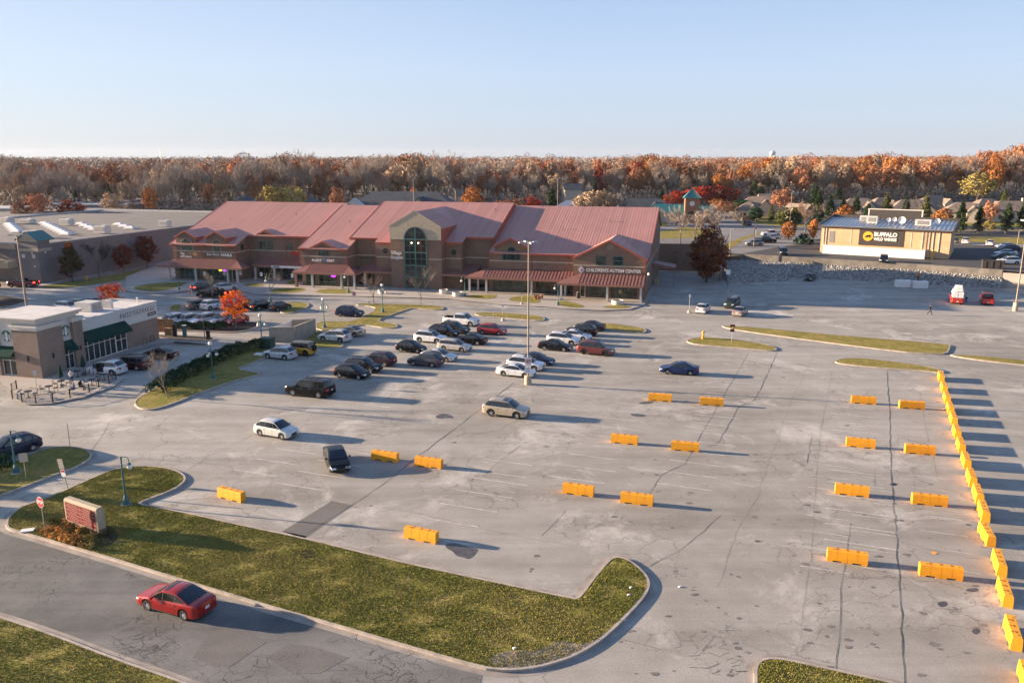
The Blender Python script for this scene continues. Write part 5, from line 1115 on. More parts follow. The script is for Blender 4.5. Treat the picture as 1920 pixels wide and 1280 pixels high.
mid((862, 611), H, 'pickup', WHITE, 'white crew-cab pickup at the back of the middle rows', group=gA)
mid((920, 627.7), -17, 'hatch', RED, 'bright red hatchback parked nose out in front of the white pickup', group=gA, scale=1.05)
mid((848, 625.5), H, 'suv', (.04, .05, .055), 'dark grey suv with a tall grille beside the white pickup', group=gA, rim='alloy_dark')
mid((828, 632), H, 'suv', BLACK, 'black suv between a white crossover and a dark grey suv', group=gA, rim='alloy_dark')
mid((803, 643), H, 'suv', WHITE, 'white crossover facing right, third from the left in the middle rows', group=gA)
mid((849, 658.5), H, 'wagon', (.50, .47, .42), 'silver beige station wagon behind the black sedan in the middle row', group=gA)
mid((878, 646), 160, 'sedan', BLACK, 'black sedan showing its tail just beyond the silver wagon', group=gA)
mid((766.8, 661), H, 'hatch', BLACK, 'small black hatchback at the left end of the middle rows below the white crossover', group=gA)
mid((819, 677), H, 'sedan', (.52, .53, .54), 'silver sedan half hidden behind a charcoal crossover', group=gA)
mid((792.8, 687.5), 160, 'suv', (.055, .058, .075), 'charcoal crossover facing left in front of a silver sedan', group=gA, scale=.98)
mid((964, 707), H, 'sedan', WHITE, 'white sedan beside the concrete base of the tall light pole', group=gA, top=WHITE)
mid((982, 694.5), H, 'suv', WHITE, 'white suv directly behind the white sedan at the light pole', group=gA)
mid((1002, 684.5), H, 'sedan', NAVY, 'dark navy sedan furthest of the three cars beside the light pole', group=gA)
mid((1038.5, 658), H, 'sedan', BLACK, 'black sedan with pale hubcaps left of the maroon suv', group=gA)
mid((1054, 646.5), H, 'suv', WHITE, 'white crossover with dark sunroof between the black sedan and maroon suv', group=gA)
mid((1076, 638), H, 'sedan', (.66, .68, .72), 'pale silver sedan tucked behind the white crossover with sunroof', group=gA)
mid((1087, 630), 160, 'suv', BLACK, 'black suv facing away beyond the pale silver sedan', group=gA)
mid((1103, 620.5), 160, 'sedan', (.02, .022, .03), 'black sedan parked against the grass island right of centre', group=gA)
mid((1114.6, 666), H, 'suv', (.13, .022, .018), 'maroon suv with black wheels at the right end of the middle rows', group=gA, rim='alloy_dark', scale=1.06)
car_w('sedan', (1293.8, 705), (1251.4, 700.5), (.015, .03, .10), 'dark blue sedan alone on the open tarmac right of the rows', h=165)
car_w('suv', (921, 780), (968.7, 785), TAN, 'beige suv with roof rails alone below the light pole', h=-19, scale=1.02)
car_w('bigsuv', (597.5, 746.7), (548.7, 742.4), BLACK, 'long black suv with a silver roof rack in the shaded lane', h=163, bars=True, name='suv')
car_w('suv', (637.8, 643.2), (607.2, 639.6), (.60, .60, .59), 'silver white suv nosing into the dark grass island', h=160, group=gB, scale=1.04)
mid((650, 630.5), 160, 'sedan', TAN, 'tan sedan beyond the silver white suv by the yellow grass', group=gB)
car_w('suv', (637.3, 593.6), (667.4, 594.6), NAVY, 'dark blue suv on its own above the yellow grass strip', h=-12, group=gB, bars=True)
mid((655, 710), H, 'hatch', BLACK, 'black hatchback nearest the camera in the trio of dark cars', group=gA, scale=1.06)
mid((676, 698), H, 'suv', BLACK, 'black suv with pale grille behind the nearest black hatchback', group=gA)
mid((703, 686), 160, 'suv', (.035, .022, .035), 'dark plum crossover facing away behind the black suv', group=gA)
car_w('suv', (534, 675.5), (502.5, 672.3), (.52, .53, .55), 'silver crossover nosing towards the clipped hedge', h=160, group=gB, scale=.97)
jeep = mid((556, 666.5), 160, 'jeep', (.62, .34, .01), 'yellow off-road vehicle with a grey hard top and rear spare wheel', top=(.10, .10, .10), rim='alloy_dark', group=gB)
o = wm('spare_wheel', car_me['jeep']['wheel'], M['rubber'], jeep); o.location = (-2.32, 0, 1.05); o.rotation_euler = (0, 0, R(90))
car_w('hatch', (489.8, 816.5), (528.4, 824), (.62, .62, .58), 'small silver crossover on its own in the sunlit lane', h=-24, scale=1.03)
car_w('sedan', (608.6, 862.4), (620.4, 884.8), (.007, .008, .009), 'black sedan driving towards the camera beside a yellow barrier', h=-69, top=(.007, .008, .009))
car_w('sedan', (344.5, 1161), (280, 1143), (.30, .007, .008), 'bright red sedan driving on the foreground street', h=157.6, name='moving_car')
car_w('hatch', (56, 846.5), (6, 860.5), NAVY, 'dark navy car cut off by the left edge above a grass island', h=None, scale=1.1)
# left back rows
for i, (px, kd, col, lab) in enumerate((((352, 582), 'minivan', (.11, .10, .10), 'grey minivan leftmost in the row behind the orange tree'), ((380, 582.5), 'suv', WHITE, 'white suv with a black rear window beside the grey minivan'), ((414, 581), 'sedan', (.55, .56, .57), 'silver car half hidden left of the orange tree'),
    ((442, 581), 'suv', (.16, .02, .025), 'dark red suv behind the top of the orange tree'), ((471.5, 583), 'suv', BLACK, 'black suv with chrome trim right of the orange tree'), ((508.5, 584), 'hatch', (.02, .024, .028), 'dark hatchback at the grass end of the row behind the orange tree'))):
    car_b(kd, px, 58, col, lab, group='cars in the row behind the orange tree')
for px, kd, col, lab in (((297, 612.5), 'suv', WHITE, 'white suv nearest the coffee shop wall behind the hedge'), ((326, 611), 'wagon', (.50, .52, .53), 'silver wagon second from the coffee shop wall behind the hedge'), ((358, 611.5), 'suv', (.68, .69, .69), 'white suv with roof rails in the middle of the hedge row'), ((393, 611), 'suv', (.42, .45, .50), 'silver blue suv behind the hedge left of the orange tree'), ((424, 611), 'hatch', (.25, .01, .012), 'red car hidden behind the orange tree and hedge')):
    car_b(kd, px, -122, col, lab, end='front', group='cars parked nose-in to the low hedge')
car_w('pickup', (414.2, 559.2), (375.3, 558.3), BLACK, 'black crew-cab pickup with its brake lights lit before the nail salon', h=176, brake=True)
car_b('suv', (362, 546.5), 52, (.10, .09, .10), 'dark grey suv stopped behind the black pickup by the stop sign', brake=True)
car_b('suv', (404, 548), 52, (.50, .50, .50), 'silver suv partly hidden behind the black pickup bed')
# beside the coffee shop
gc = 'cars parked outside the coffee shop'
car_w('suv', (211.8, 704), (173.6, 702.4), WHITE, 'white suv with its front door open outside the coffee shop', h=168, group=gc)
mid((238, 693.5), 166, 'minivan', (.04, .012, .016), 'very dark red minivan beside the white suv with an open door', group=gc)
mid((293, 674), 166, 'sedan', (.02, .02, .022), 'black sedan furthest along the coffee shop wall', group=gc)
g2 = 'cars parked behind the coffee shop'
for px, kd, col, lab in (((26, 606), 'wagon', (.16, .17, .18), 'dark grey wagon leftmost behind the coffee shop roof'), ((61, 598), 'suv', WHITE, 'white suv beside the pole behind the coffee shop roof'), ((97, 592), 'sedan', (.03, .04, .07), 'dark blue sedan between two white cars behind the coffee shop'), ((122, 584), 'suv', (.70, .71, .73), 'white suv in the middle of the row behind the coffee shop'), ((146, 578), 'wagon', (.18, .20, .21), 'grey green wagon fifth along behind the coffee shop'), ((172, 574), 'sedan', (.10, .13, .18), 'slate blue sedan at the far end behind the coffee shop'), ((0, 612), 'sedan', (.03, .06, .14), 'blue sedan cut off by the left edge behind the coffee shop')):
    mid(px, H + 4, kd, col, lab, group=g2)
car_w('pickup', (60.5, 539), (16, 539), (.14, .01, .014), 'dark red pickup stopped before the left store', h=178, brake=True)
car_b('suv', (-3, 541), 178, (.10, .01, .01), 'dark red suv cut off by the left edge before the store', end='rear')
# right-hand lot
car_w('suv', (1323.4, 589), (1331, 582.5), WHITE, 'white crossover seen from behind next to the small white sign', h=65, scale=.95)
car_w('bigsuv', (1387.8, 573), (1376, 580.6), (.03, .045, .04), 'dark green suv facing the camera right of the white crossover', h=-119, scale=.93)
car_w('sedan', (1391.5, 593.8), (1400.9, 588), (.36, .31, .26), 'tan sedan seen from behind in front of the dark green suv', h=61)
car_w('sedan', (1528.4, 523.4), (1521.5, 527.8), (.02, .022, .026), 'dark sedan parked at the foot of the rock slope', h=-122)
# upper lot
car_b('suv', (1656.5, 494), -115, (.012, .012, .016), 'black suv facing the camera on the upper lot above the rocks', end='front', z=UP)
car_b('bigsuv', (1470, 480.5), -101, (.02, .025, .035), 'black and tan suv facing the camera above the left end of the rocks', end='front', z=UP, scale=.95)
for px, h, kd, col, lab in (((1415, 461.5), 175, 'suv', (.30, .27, .23), 'silver suv nearest the pole in the upper lot row'), ((1436, 456), -8, 'pickup', (.012, .014, .02), 'black pickup in the upper lot row behind the silver suv'), ((1448, 449), 175, 'sedan', (.45, .45, .45), 'silver sedan beyond the black pickup in the upper lot'), ((1447, 443.5), 175, 'pickup', WHITE, 'white crew-cab pickup furthest in the upper lot row')):
    mid(px, h, kd, col, lab, z=UP, group='vehicles left of the wing restaurant')
car_b('suv', (1405, 424), 100, (.03, .03, .04), 'dark suv on the far street by the stop sign', z=UP)
for px, h, kd, col, lab in (((1809.5, 458), 60, 'suv', (.66, .67, .68), 'white suv nearest the right wall of the wing restaurant'), ((1855, 461.5), 58, 'sedan', WHITE, 'white sedan second from the wing restaurant wall'), ((1790, 457), 60, 'hatch', (.10, .10, .11), 'grey car peeking past the corner of the wing restaurant')):
    car_b(kd, px, h, col, lab, z=UP, group='cars beside the far verge')
for px, kd, col, lab in (((1893, 496), 'suv', WHITE, 'large white suv at the near end of the right-hand upper row'), ((1884, 486), 'sedan', (.03, .06, .06), 'dark teal sedan behind the large white suv'), ((1888, 479.5), 'sedan', (.50, .52, .54), 'silver sedan in the middle of the right-hand upper row'), ((1893, 472), 'suv', NAVY, 'navy suv in the right-hand upper row'), ((1888, 466), 'sedan', (.35, .42, .48), 'pale blue sedan at the far end of the right-hand upper row')):
    mid(px, 170, kd, col, lab, z=UP, group='right-hand upper row of cars')
# work trucks
tr = car_b('pickup', (1794.5, 571.5), 66, (.42, .03, .015), 'red pickup stacked high with white wrapped bundles', scale=1.02)
b = MB(); rr = random.Random(5)
for i in range(5):
    for j in range(2):
        for l in range(4 if i > 0 else 3):
            if l == 3 and i > 2: continue
            b.box((-2.35 + i * .5, -.45 + j * .9, .85 + .48 * l + .23), (.46, .82, .44), rr.uniform(-.05, .05))
for l in range(3): b.box((-1.7, 0, 2.75 + .35 * l - .2), (1.2, 1.35 - .1 * l, .33), rr.uniform(-.1, .1))
bun = b.build('wrapped_bundles', M['wrap'], None); bun.location = tr.location; bun.rotation_euler = tr.rotation_euler; setp(bun, 'stack of white plastic-wrapped bundles on the red pickup bed', 'bundles')
tr2 = car_b('pickup', (1852, 573), 64, (.40, .012, .015), 'red pickup with a black ladder rack at the right', brake=False)
b = MB()
for y in (-.85, .85):
    for x in (-2.6, -1.3, .9): b.tube([(x, y, 1.2), (x, y, 2.25)], .03, 5)
    b.tube([(-2.7, y, 2.25), (1.4, y, 2.25)], .03, 5)
for x in (-2.6, -1.3, 0, 1.2): b.tube([(x, -.85, 2.26), (x, .85, 2.26)], .03, 5)
b.build('ladder_rack', M['black'], tr2)
# ------------------------------------------------------------------ yellow barriers
def barrier_mesh():
    b = MB(); L, Wd, Hh = 2.5, .56, .80
    for i in range(4):                                           # four swollen bays with grooves between
        x0 = -L / 2 + i * L / 4; prof = [(-Wd * .5, .10), (-Wd * .5, .30), (-Wd * .44, Hh - .03), (-Wd * .38, Hh), (Wd * .38, Hh), (Wd * .44, Hh - .03), (Wd * .5, .30), (Wd * .5, .10)]
        b.prism_yz(prof, x0 + .012, x0 + L / 4 - .012)
    b.prism_yz([(-Wd * .47, .10), (-Wd * .41, Hh - .05), (Wd * .41, Hh - .05), (Wd * .47, .10)], -L / 2 + .02, L / 2 - .02)
    for x in (-1.05, -.15, .15, 1.05): b.box((x, 0, .052), (.34, Wd, .10))
    body = b.mesh('barrier_body')
    c = MB()
    for i in range(3): c.box((-.62 + i * .62, 0, Hh + .004), (.20, .10, .012)); c.box((-.62 + i * .62, .17, Hh + .004), (.12, .10, .012))
    slots = c.mesh('lifting_slot'); d = MB(); [d.box((x, y, Hh + .01), (.1, .1, .03)) for x in (-.92, .92) for y in (0,)]; cap = d.mesh('filler_cap')
    body.materials.append(M['barrier']); slots.materials.append(mat('barrier_shadow_orange', (.42, .13, .004), .6)); cap.materials.append(M['barrier']); return body, slots, cap
BM = barrier_mesh()
def barrier(p, h, label, group):
    t = thing('traffic_barrier', label, 'barrier', p, R(h), group)
    for n_, me in zip(('barrier_body', 'lifting_slot', 'filler_cap'), BM): mesh_obj(n_, me, None, t)
lb = [((430,937),-27,'yellow barrier nearest the curved lawn and lamp on the left'),((720,864),-19,'yellow barrier just right of the driving black sedan'),((802,876),-19,'yellow barrier second to the right of the driving black sedan'),((787,1014),-22,'yellow barrier beside the dark wet stain'),
      ((1083,928),-18,'left yellow barrier of the third-nearest pair in the middle'),((1193,945.5),-17,'right yellow barrier of the third-nearest pair in the middle'),((1170,832),-17,'left yellow barrier of the middle pair level with the beige suv below'),((1284,845.5),-15,'right yellow barrier of the middle pair standing on a crack'),((1237,752),-15,'left yellow barrier of the furthest middle pair'),((1334,760),-13,'right yellow barrier of the furthest middle pair'),
      ((1619,757),-15,'left yellow barrier of the furthest pair by the diagonal row'),((1710,766.5),-12,'right yellow barrier of the furthest pair by the diagonal row'),((1613.5,839),-17,'left yellow barrier of the second-furthest pair by the diagonal row'),((1725,851.5),-14,'right yellow barrier of the second-furthest pair by the diagonal row'),
      ((1597,929),-18,'left yellow barrier of the pair beside the manhole cover'),((1743,947.5),-15,'right yellow barrier of the pair beside the manhole cover'),((1588,1056),-18,'left yellow barrier of the nearest pair by the diagonal row'),((1764,1084),-16,'right yellow barrier of the nearest pair by the diagonal row')]
for (x, y), h, l in lb:
    g = G(x, y); barrier(g + Vector((math.sin(R(-h)), math.cos(R(h)), 0)) * .25, h, l, 'yellow plastic barriers standing in pairs on the tarmac')
line = [(1765.5,716.5),(1771,737.5),(1776.5,757.5),(1783,778),(1789,798),(1795.5,824),(1803.5,850),(1813.5,880.5),(1824,914),(1836.5,946),(1847.5,980),(1858,1026),(1878,1082),(1889,1140),(1905,1221),(1935,1318)]
ords = ['furthest', 'second', 'third', 'fourth', 'fifth', 'sixth', 'seventh', 'eighth', 'ninth', 'tenth', 'eleventh', 'twelfth', 'thirteenth', 'fourteenth', 'fifteenth', 'nearest']
dirs = R(180 - 113)
for i, (x, y) in enumerate(line):
    g = G(x, y); hh = 67 + (6 if i == 11 else 0)
    l = ('%s yellow barrier of the long diagonal row on the right' % ords[i]) if i in (0, 15) else ('%s yellow barrier from the far end of the long diagonal row' % ords[i])
    barrier(g + Vector((math.cos(R(hh)), math.sin(R(hh)), 0)) * 1.28, hh, l, 'yellow plastic barriers in a long diagonal row')

# ------------------------------------------------------------------ light poles and lamps
def big_pole(px, h, label, base=True, arms=4, th=.14, m='pole_bronze', z=0.0, bz=1.05):
    t = thing('light_pole', label, 'light pole', G(*px, z))
    if base: MB().lathe([(.01, -.02), (.42, -.02), (.40, bz - .05), (.36, bz), (.01, bz)], n=18).build('concrete_base', mat('pole_base_concrete', (.40, .33, .24), .9, noise=.2, nscale=2), t, smooth=40)
    MB().tube([(0, 0, bz if base else 0), (0, 0, h)], [th, th * .62], 10).build('pole', M[m], t, smooth=60)
    for i in range(arms):
        a = R(20 + 360 / arms * i); b = MB(); d = Vector((math.cos(a), math.sin(a), 0)); b.tube([(0, 0, h - .08), d * .55 + Vector((0, 0, h))], .04, 5); b.build('arm', M[m], t)
        b = MB(); b.box(tuple(d * .85 + Vector((0, 0, h + .02))), (.75, .38, .16), a, top=.8); b.build('lamp_head', M['steel'], t)
    return t
p0 = big_pole((990, 720), 16.6, 'tall light pole with a round concrete base in the middle of the parking lot', th=.115)
b = MB(); b.box((0, -.26, 2.75), (.75, .03, 1.05)); s1 = b.build('sign_panel', M['white'], p0)
b = MB(); b.lathe([(.22, 0), (.30, 0), (.30, .012), (.22, .012), (.22, 0)], (0, -.295, 2.85), n=20, axis='y', cap=False); b.box((0, -.292, 2.85), (.5, .01, .05)); b.build('prohibition_ring', M['sign_red'], s1)
b = MB(); b.box((.02, -.285, 2.87), (.3, .01, .12)); b.box((-.05, -.285, 2.80), (.12, .01, .14)); b.build('tow_symbol', M['black'], s1)
b = MB(); b.box((0, -.22, 1.75), (.68, .03, .78)); s2 = b.build('sign_panel', M['white'], p0)
b = MB(); [b.box((0, -.24, 2.0 - .15 * i), (.5 - .06 * (i % 2), .01, .035)) for i in range(4)]; b.build('small_print', M['trim_black'], s2)
big_pole((54, 604), 14, 'tall tan light pole rising behind the coffee shop', arms=2, th=.17)
big_pole((1903, 583), 15.5, 'tall light pole on a wide concrete base at the right edge', th=.13, bz=1.5)
def thin_pole(px, ytop, label, z=UP, m='pole_bronze', arms=1):
    p = G(*px, z); r = ray(px[0], ytop); h = CAM_H + r[2] * p.y / r[1] - z; big_pole(px, h, label, False, arms, .13, m, z)
for px, yt, lab in (((1480, 429), 360, 'pale light pole in front of the yellow evergreens'), ((1368, 480), 430, 'thin light pole behind the brick screen wall'), ((1413, 464), 411, 'grey light pole at the nose of the upper lot row'), ((1907, 463), 432, 'light pole beyond the right-hand upper row'), ((777, 420), 335, 'thin pole rising behind the centre of the red roof'), ((1045, 420), 333, 'thin pole rising behind the right part of the red roof'), ((147, 420), 388, 'curved street light behind the left store')):
    thin_pole(px, yt, lab)
def pillar(t, h, r=.075):
    MB().lathe([(.01, 0), (.34, 0), (.34, .10), (.24, .14), (.22, .40), (.15, .62), (.11, .70), (.01, .70)], n=8).build('lamp_base', M['teal_pole'], t)
    MB().lathe([(.01, .70), (r, .70), (r * .8, h), (.01, h)], n=10).build('pole', M['teal_pole'], t, smooth=40)
    MB().lathe([(.01, -.3), (.42, -.3), (.40, .04), (.01, .04)], n=12).build('footing', M['curb'], t)
def lamp1(px, label, h=3.85, side=1, rz=0.0, group='single teal lamps'):
    t = thing('street_lamp', label, 'street lamp', G(*px) + Vector((0, 0, .12)), rz, group); pillar(t, h)
    b = MB(); b.tube([(0, 0, h - .35)] + [(side * (.29 - .29 * math.cos(R(a))), 0, h - .30 + .28 * math.sin(R(a))) for a in range(15, 175, 20)] + [(side * .58, 0, h - .45)], .028, 6); a = b.build('arm', M['teal_pole'], t, smooth=60)
    MB().lathe([(.01, .30), (.07, .30), (.13, .20), (.15, .16), (.01, .16)], (side * .58, 0, h - .78)).build('globe_cap', M['teal_pole'], a)
    MB().ball((side * .58, 0, h - .82), .21, 12).build('globe', M['globe'], t, smooth=80)
def lamp4(px, label, h=3.6, rz=0.0):
    t = thing('street_lamp', label, 'street lamp', G(*px) + Vector((0, 0, .12)), rz, 'teal lamps with a cluster of globes'); pillar(t, h)
    MB().ball((0, 0, h + .25), .24, 12).build('globe', M['globe'], t, smooth=80); MB().lathe([(.01, 0), (.13, 0), (.13, .06), (.01, .06)], (0, 0, h)).build('globe_cap', M['teal_pole'], t)
    for i in range(3):
        a = R(120 * i + 15); c, s = math.cos(a), math.sin(a); d = .62
        b = MB(); b.tube([(0, 0, h - .75), (c * d * .5, s * d * .5, h - .45), (c * d, s * d, h - .65), (c * d, s * d, h - .85)], .028, 6); b.lathe([(.01, 0), (.12, 0), (.06, .12), (.01, .12)], (c * d, s * d, h - .92)); b.build('arm', M['teal_pole'], t)
        MB().ball((c * d, s * d, h - 1.08), .2, 12).build('globe', M['globe'], t, smooth=80)
lamp1((237, 947), 'teal lamp with one hanging globe on the big foreground lawn'); lamp1((31, 888), 'teal lamp with one hanging globe in front of the dark navy car', h=3.7)
lamp1((336, 544.5), 'single-globe lamp on the pavement point before the parcel shop', side=-1); lamp1((507, 566), 'single-globe lamp beside the bare sapling left of the sports shoe shop', side=-1, h=4.6); lamp1((653.6, 549.5), 'single-globe lamp on the grass plot before the sports shoe shop', side=-1)
lamp1((871.6, 557.5), 'single-globe lamp right of the round planters', side=-1); lamp1((1046, 573), 'single-globe lamp by the leftmost column of the right gable', side=-1)
lamp4((400, 712), 'globe cluster lamp on the lawn beside the clipped hedge', h=4.1); lamp4((491.5, 648), 'globe cluster lamp beside the green utility cabinet', h=4.0); lamp4((608.6, 615), 'globe cluster lamp at the corner of the buff enclosure', h=4.2); lamp4((718, 586), 'globe cluster lamp on the yellow grass strip between saplings', h=4.4)

# ------------------------------------------------------------------ signs
def post(t, h, r=.035, m='steel'): MB().tube([(0, 0, -.05), (0, 0, h)], r, 6).build('post', M[m], t)
def octo(r): return [(r * math.cos(R(22.5 + 45 * i)), r * math.sin(R(22.5 + 45 * i))) for i in range(8)]
def stop(px, label, h=2.6, r=.42, rz=0.0, z=0.0, back=False, txt='STOP'):
    t = thing('stop_sign', label, 'stop sign', G(*px, z) + Vector((0, 0, .12)), rz); post(t, h)
    o = MB().prism_xz([(x, z_ + h - r) for x, z_ in octo(r)], -.065, -.04).build('sign_rim', M['white'], t); MB().prism_xz([(x, z_ + h - r) for x, z_ in octo(r * .93)], -.069, -.066).build('sign_face', M['sign_red'], o)
    if not back: letters('sign_lettering', txt, r * .78, (0, -.075, h - r), M['white'], o, width=r * 1.5, bold=.03, depth=.006)
    return t
stop((85, 997), 'red stop sign beside the maroon directory sign', rz=R(-28))
def noentry(px, label, h=2.3, r=.36, rz=0):
    t = thing('road_sign', label, 'road sign', G(*px) + Vector((0, 0, .05)), rz); post(t, h, .03)
    o = mesh_obj('sign_face', MB().box((0, -.05, h - r), (2 * r, .02, 2 * r)).mesh('sign_face'), M['white'], t); MB().lathe([(.01, 0), (r * .9, 0), (r * .9, .008), (.01, .008)], (0, -.072, h - r), n=20, axis='y').build('red_disc', M['sign_red'], o); MB().box((0, -.078, h - r), (r * 1.2, .006, r * .25)).build('white_bar', M['white'], o)
noentry((665, 571), 'red and white no-entry sign at the tip of the yellow grass strip'); noentry((358, 566), 'red and white no-entry sign in front of the black pickup')
def plain(px, label, wh=(.45, .6), h=2.1, m='sign_back', rz=0.0, base=False, z=0.0, off=.12, name='road_sign', pm='steel'):
    t = thing(name, label, 'road sign', G(*px, z) + Vector((0, 0, off)), rz); post(t, h, .03, pm); MB().box((0, -.045, h - wh[1] / 2), (wh[0], .02, wh[1])).build('sign_face', M[m], t)
    if base: MB().lathe([(.01, 0), (.36, 0), (.18, .42), (.01, .42)], n=12).build('weighted_base', M['curb'], t)
    return t
plain((50, 900), 'back of a cream road sign standing right of the left-hand lamp', (.62, .75), 2.25, 'siding', R(20))
t = plain((129, 922), 'leaning road sign with a grey back above a small red and white sign', (.55, .85), 2.7, 'sign_back', R(-35)); t.rotation_euler = (R(2), R(-8), R(-20)); MB().box((0, -.05, 1.50), (.46, .02, .56)).build('lower_sign', M['white'], t); MB().box((0, -.065, 1.68), (.36, .008, .16)).build('lower_sign_stripe', M['sign_red'], t)
t = thing('litter', 'white sheet lying on the grass by the kerb near the stop sign', 'litter', G(52, 998) + Vector((0, 0, .14)), .3); MB().box((0, 0, .05), (.85, .5, .06)).build('sheet', M['white'], t)
t = plain((70, 733), 'small pale sign on the coffee shop pavement', (.35, .55), 2.3, 'stucco', R(10))
plain((133, 848), 'thin marker rod at the tip of the left grass island', (.04, .06), 2.6, 'steel', name='marker_rod'); plain((160, 722), 'thin rod', (.04, .06), 1.5) if False else None
plain((745, 592), 'small sign post on the yellow grass left of the second sapling', (.2, .3), 1.5) if False else None
plain((693, 588), 'thin sign post by the dark blue suv', (.18, .32), 2.0, 'sign_back'); plain((691, 571.5), 'dark marker post left of the first sapling', (.12, .12), 1.2, 'black'); plain((750.5, 574), 'thin white-topped post between the two saplings', (.15, .25), 2.0, 'white'); plain((602, 606), 'thin post beside the lamp at the buff enclosure', (.12, .2), 2.8, 'sign_back')
plain((925.5, 605.5), 'sign on a thin post left of the sign with a concrete foot', (.28, .5), 2.4, 'white', base=False, off=0); plain((943, 601), 'white sign with a pale cone-shaped concrete foot', (.28, .4), 2.6, 'white', base=True, off=0); plain((978, 571), 'small sign with a cone foot before the shop pavement', (.25, .4), 2.2, 'sign_back', base=True, off=0)
plain((1292, 586), 'small white sign on a post beside the white crossover', (.32, .55), 3.2, 'white', base=True, off=0); plain((1363, 547), 'white sign on a dark post before the brick screen wall', (.85, .95), 4.4, 'white', base=True, off=0, pm='black')
t = plain((1371.5, 643), 'two stacked small maroon signs on a grass island', (.7, .35), 2.6, 'sign_maroon', off=.12); MB().box((0, -.05, 1.75), (.62, .02, .45)).build('lower_sign', M['sign_maroon'], t)
for px, lab in (((385, 527), 'leftmost small white sign under the nail salon canopy'), ((422, 527), 'second small white sign under the nail salon canopy'), ((452, 527), 'third small white sign, at the end of the nail salon canopy'), ((491, 529), 'white sandwich sign on the pavement of the recessed shops'), ((549, 532), 'white notice left of the sports shoe shop')): plain(px, lab, (.55, .85), 2.0, 'white', off=.13)
stop((1416, 444), 'distant red stop sign near the upper lot entrance', 3.0, .5, z=UP)
# directory sign
t = thing('directory_sign', 'stone-framed maroon directory sign with white lines of lettering in a flower bed', 'directory sign', (G(134, 985) + G(193, 1006)) / 2 + Vector((0, 0, .12)), math.atan2((G(193, 1006) - G(134, 985)).y, (G(193, 1006) - G(134, 985)).x))
SWD = (G(193, 1006) - G(134, 985)).length * 1.02
MB().box((0, 0, .25), (SWD * .98, .5, .5)).build('plinth', M['brick'], t)
b = MB(); b.prism_yz([(-.3, .5), (.3, .5), (.3, 2.0), (.18, 2.12), (-.18, 2.12), (-.3, 2.0)], -SWD / 2, SWD / 2); b.build('sign_frame', mat('cast_stone', (.38, .32, .23), .9, noise=.12), t)
f = mesh_obj('sign_face', MB().box((0, -.305, 1.22), (SWD * .95, .02, 1.46)).mesh('sign_face'), M['limestone'], t); MB().box((0, -.318, 1.22), (SWD * .93, .008, 1.40)).build('red_panel', M['sign_maroon'], f)
b = MB(); [b.box((0, -.325, 1.22 + .70 - 1.40 * i / 5), (SWD * .93, .006, .022)) for i in range(1, 5)]; b.box((0, -.326, 1.22), (.02, .006, 1.40)); b.build('panel_divider', M['sign_text'], f)
b = MB(); rr = random.Random(2)
for c in (-1, 1):
    for i in range(5):
        x0, x1 = c * SWD * .22 - SWD * .13 * rr.uniform(.5, 1.2), c * SWD * .22 + SWD * .13 * rr.uniform(.5, 1.2); x = x0
        while x < x1: wl = rr.uniform(.06, .16); b.box((x, -.326, 1.78 - .28 * i), (wl, .006, .04)); x += wl + rr.uniform(.06, .10)
b.build('sign_lettering', M['sign_text'], f)
# hydrants, planters, small things
def hydrant(px, lab, z=0.0, s=1.0):
    t = thing('fire_hydrant', lab, 'fire hydrant', G(*px, z) + Vector((0, 0, .12))); t.scale = (s,) * 3; MB().lathe([(.01, 0), (.17, 0), (.17, .06), (.11, .08), (.11, .55), (.15, .58), (.13, .68), (.04, .78), (.01, .78)], n=12).build('hydrant_barrel', M['hydrant'], t, smooth=40)
    b = MB(); b.lathe([(.01, -.22), (.06, -.22), (.06, .22), (.01, .22)], (0, 0, .42), n=10, axis='y'); b.build('hydrant_nozzle', M['hydrant'], t)
hydrant((1318, 636), 'yellow fire hydrant on the tip of a grass island', s=1.5); hydrant((163, 526), 'pale yellow hydrant on the dark verge by the left store', s=1.3)
def planter(px, lab, r=.85):
    t = thing('planter', lab, 'planter', G(*px) + Vector((0, 0, .13)), 0, 'round concrete planters'); MB().lathe([(.01, 0), (r * .9, 0), (r, .15), (r, .75), (r * .85, .75), (r * .82, .6), (.01, .6)], n=18).build('planter_bowl', M['stucco2'], t, smooth=40); MB().lathe([(.01, .60), (r * .8, .60), (r * .8, .63), (.01, .63)], n=14).build('soil', M['mulch'], t)
planter((714, 551), 'round concrete planter behind the first sapling', .6); planter((832, 551), 'round concrete planter at the right foot of the entrance tower'); planter((858, 556), 'round concrete planter at the pavement edge left of a lamp', 1.0); planter((1158, 571.5), 'round concrete planter in front of the right gable', 1.1)
t = thing('litter_bin', 'black litter bin by the door under the right gable', 'litter bin', G(1084, 560) + Vector((0, 0, .13))); MB().lathe([(.01, 0), (.4, 0), (.42, 1.0), (.3, 1.1), (.01, 1.1)], n=12).build('bin_body', M['black'], t); MB().lathe([(.2, 1.1), (.3, 1.1), (.3, 1.16), (.2, 1.16)], n=12).build('bin_rim', M['steel'], t)
b = MB(); o = G(1010, 562); [b.lathe([(.01, 0), (.28, 0), (.3, .3), (.28, .45), (.01, .45)], (random.uniform(-.7, .7), random.uniform(-.25, .25), random.uniform(0, .3)), n=9) for _ in range(7)]
setp(b.build('clay_pots', mat('terracotta', (.42, .16, .07), .8), loc=o + Vector((0, 0, .14))), 'heap of terracotta pots on the grass plot before the pavement', 'pots')
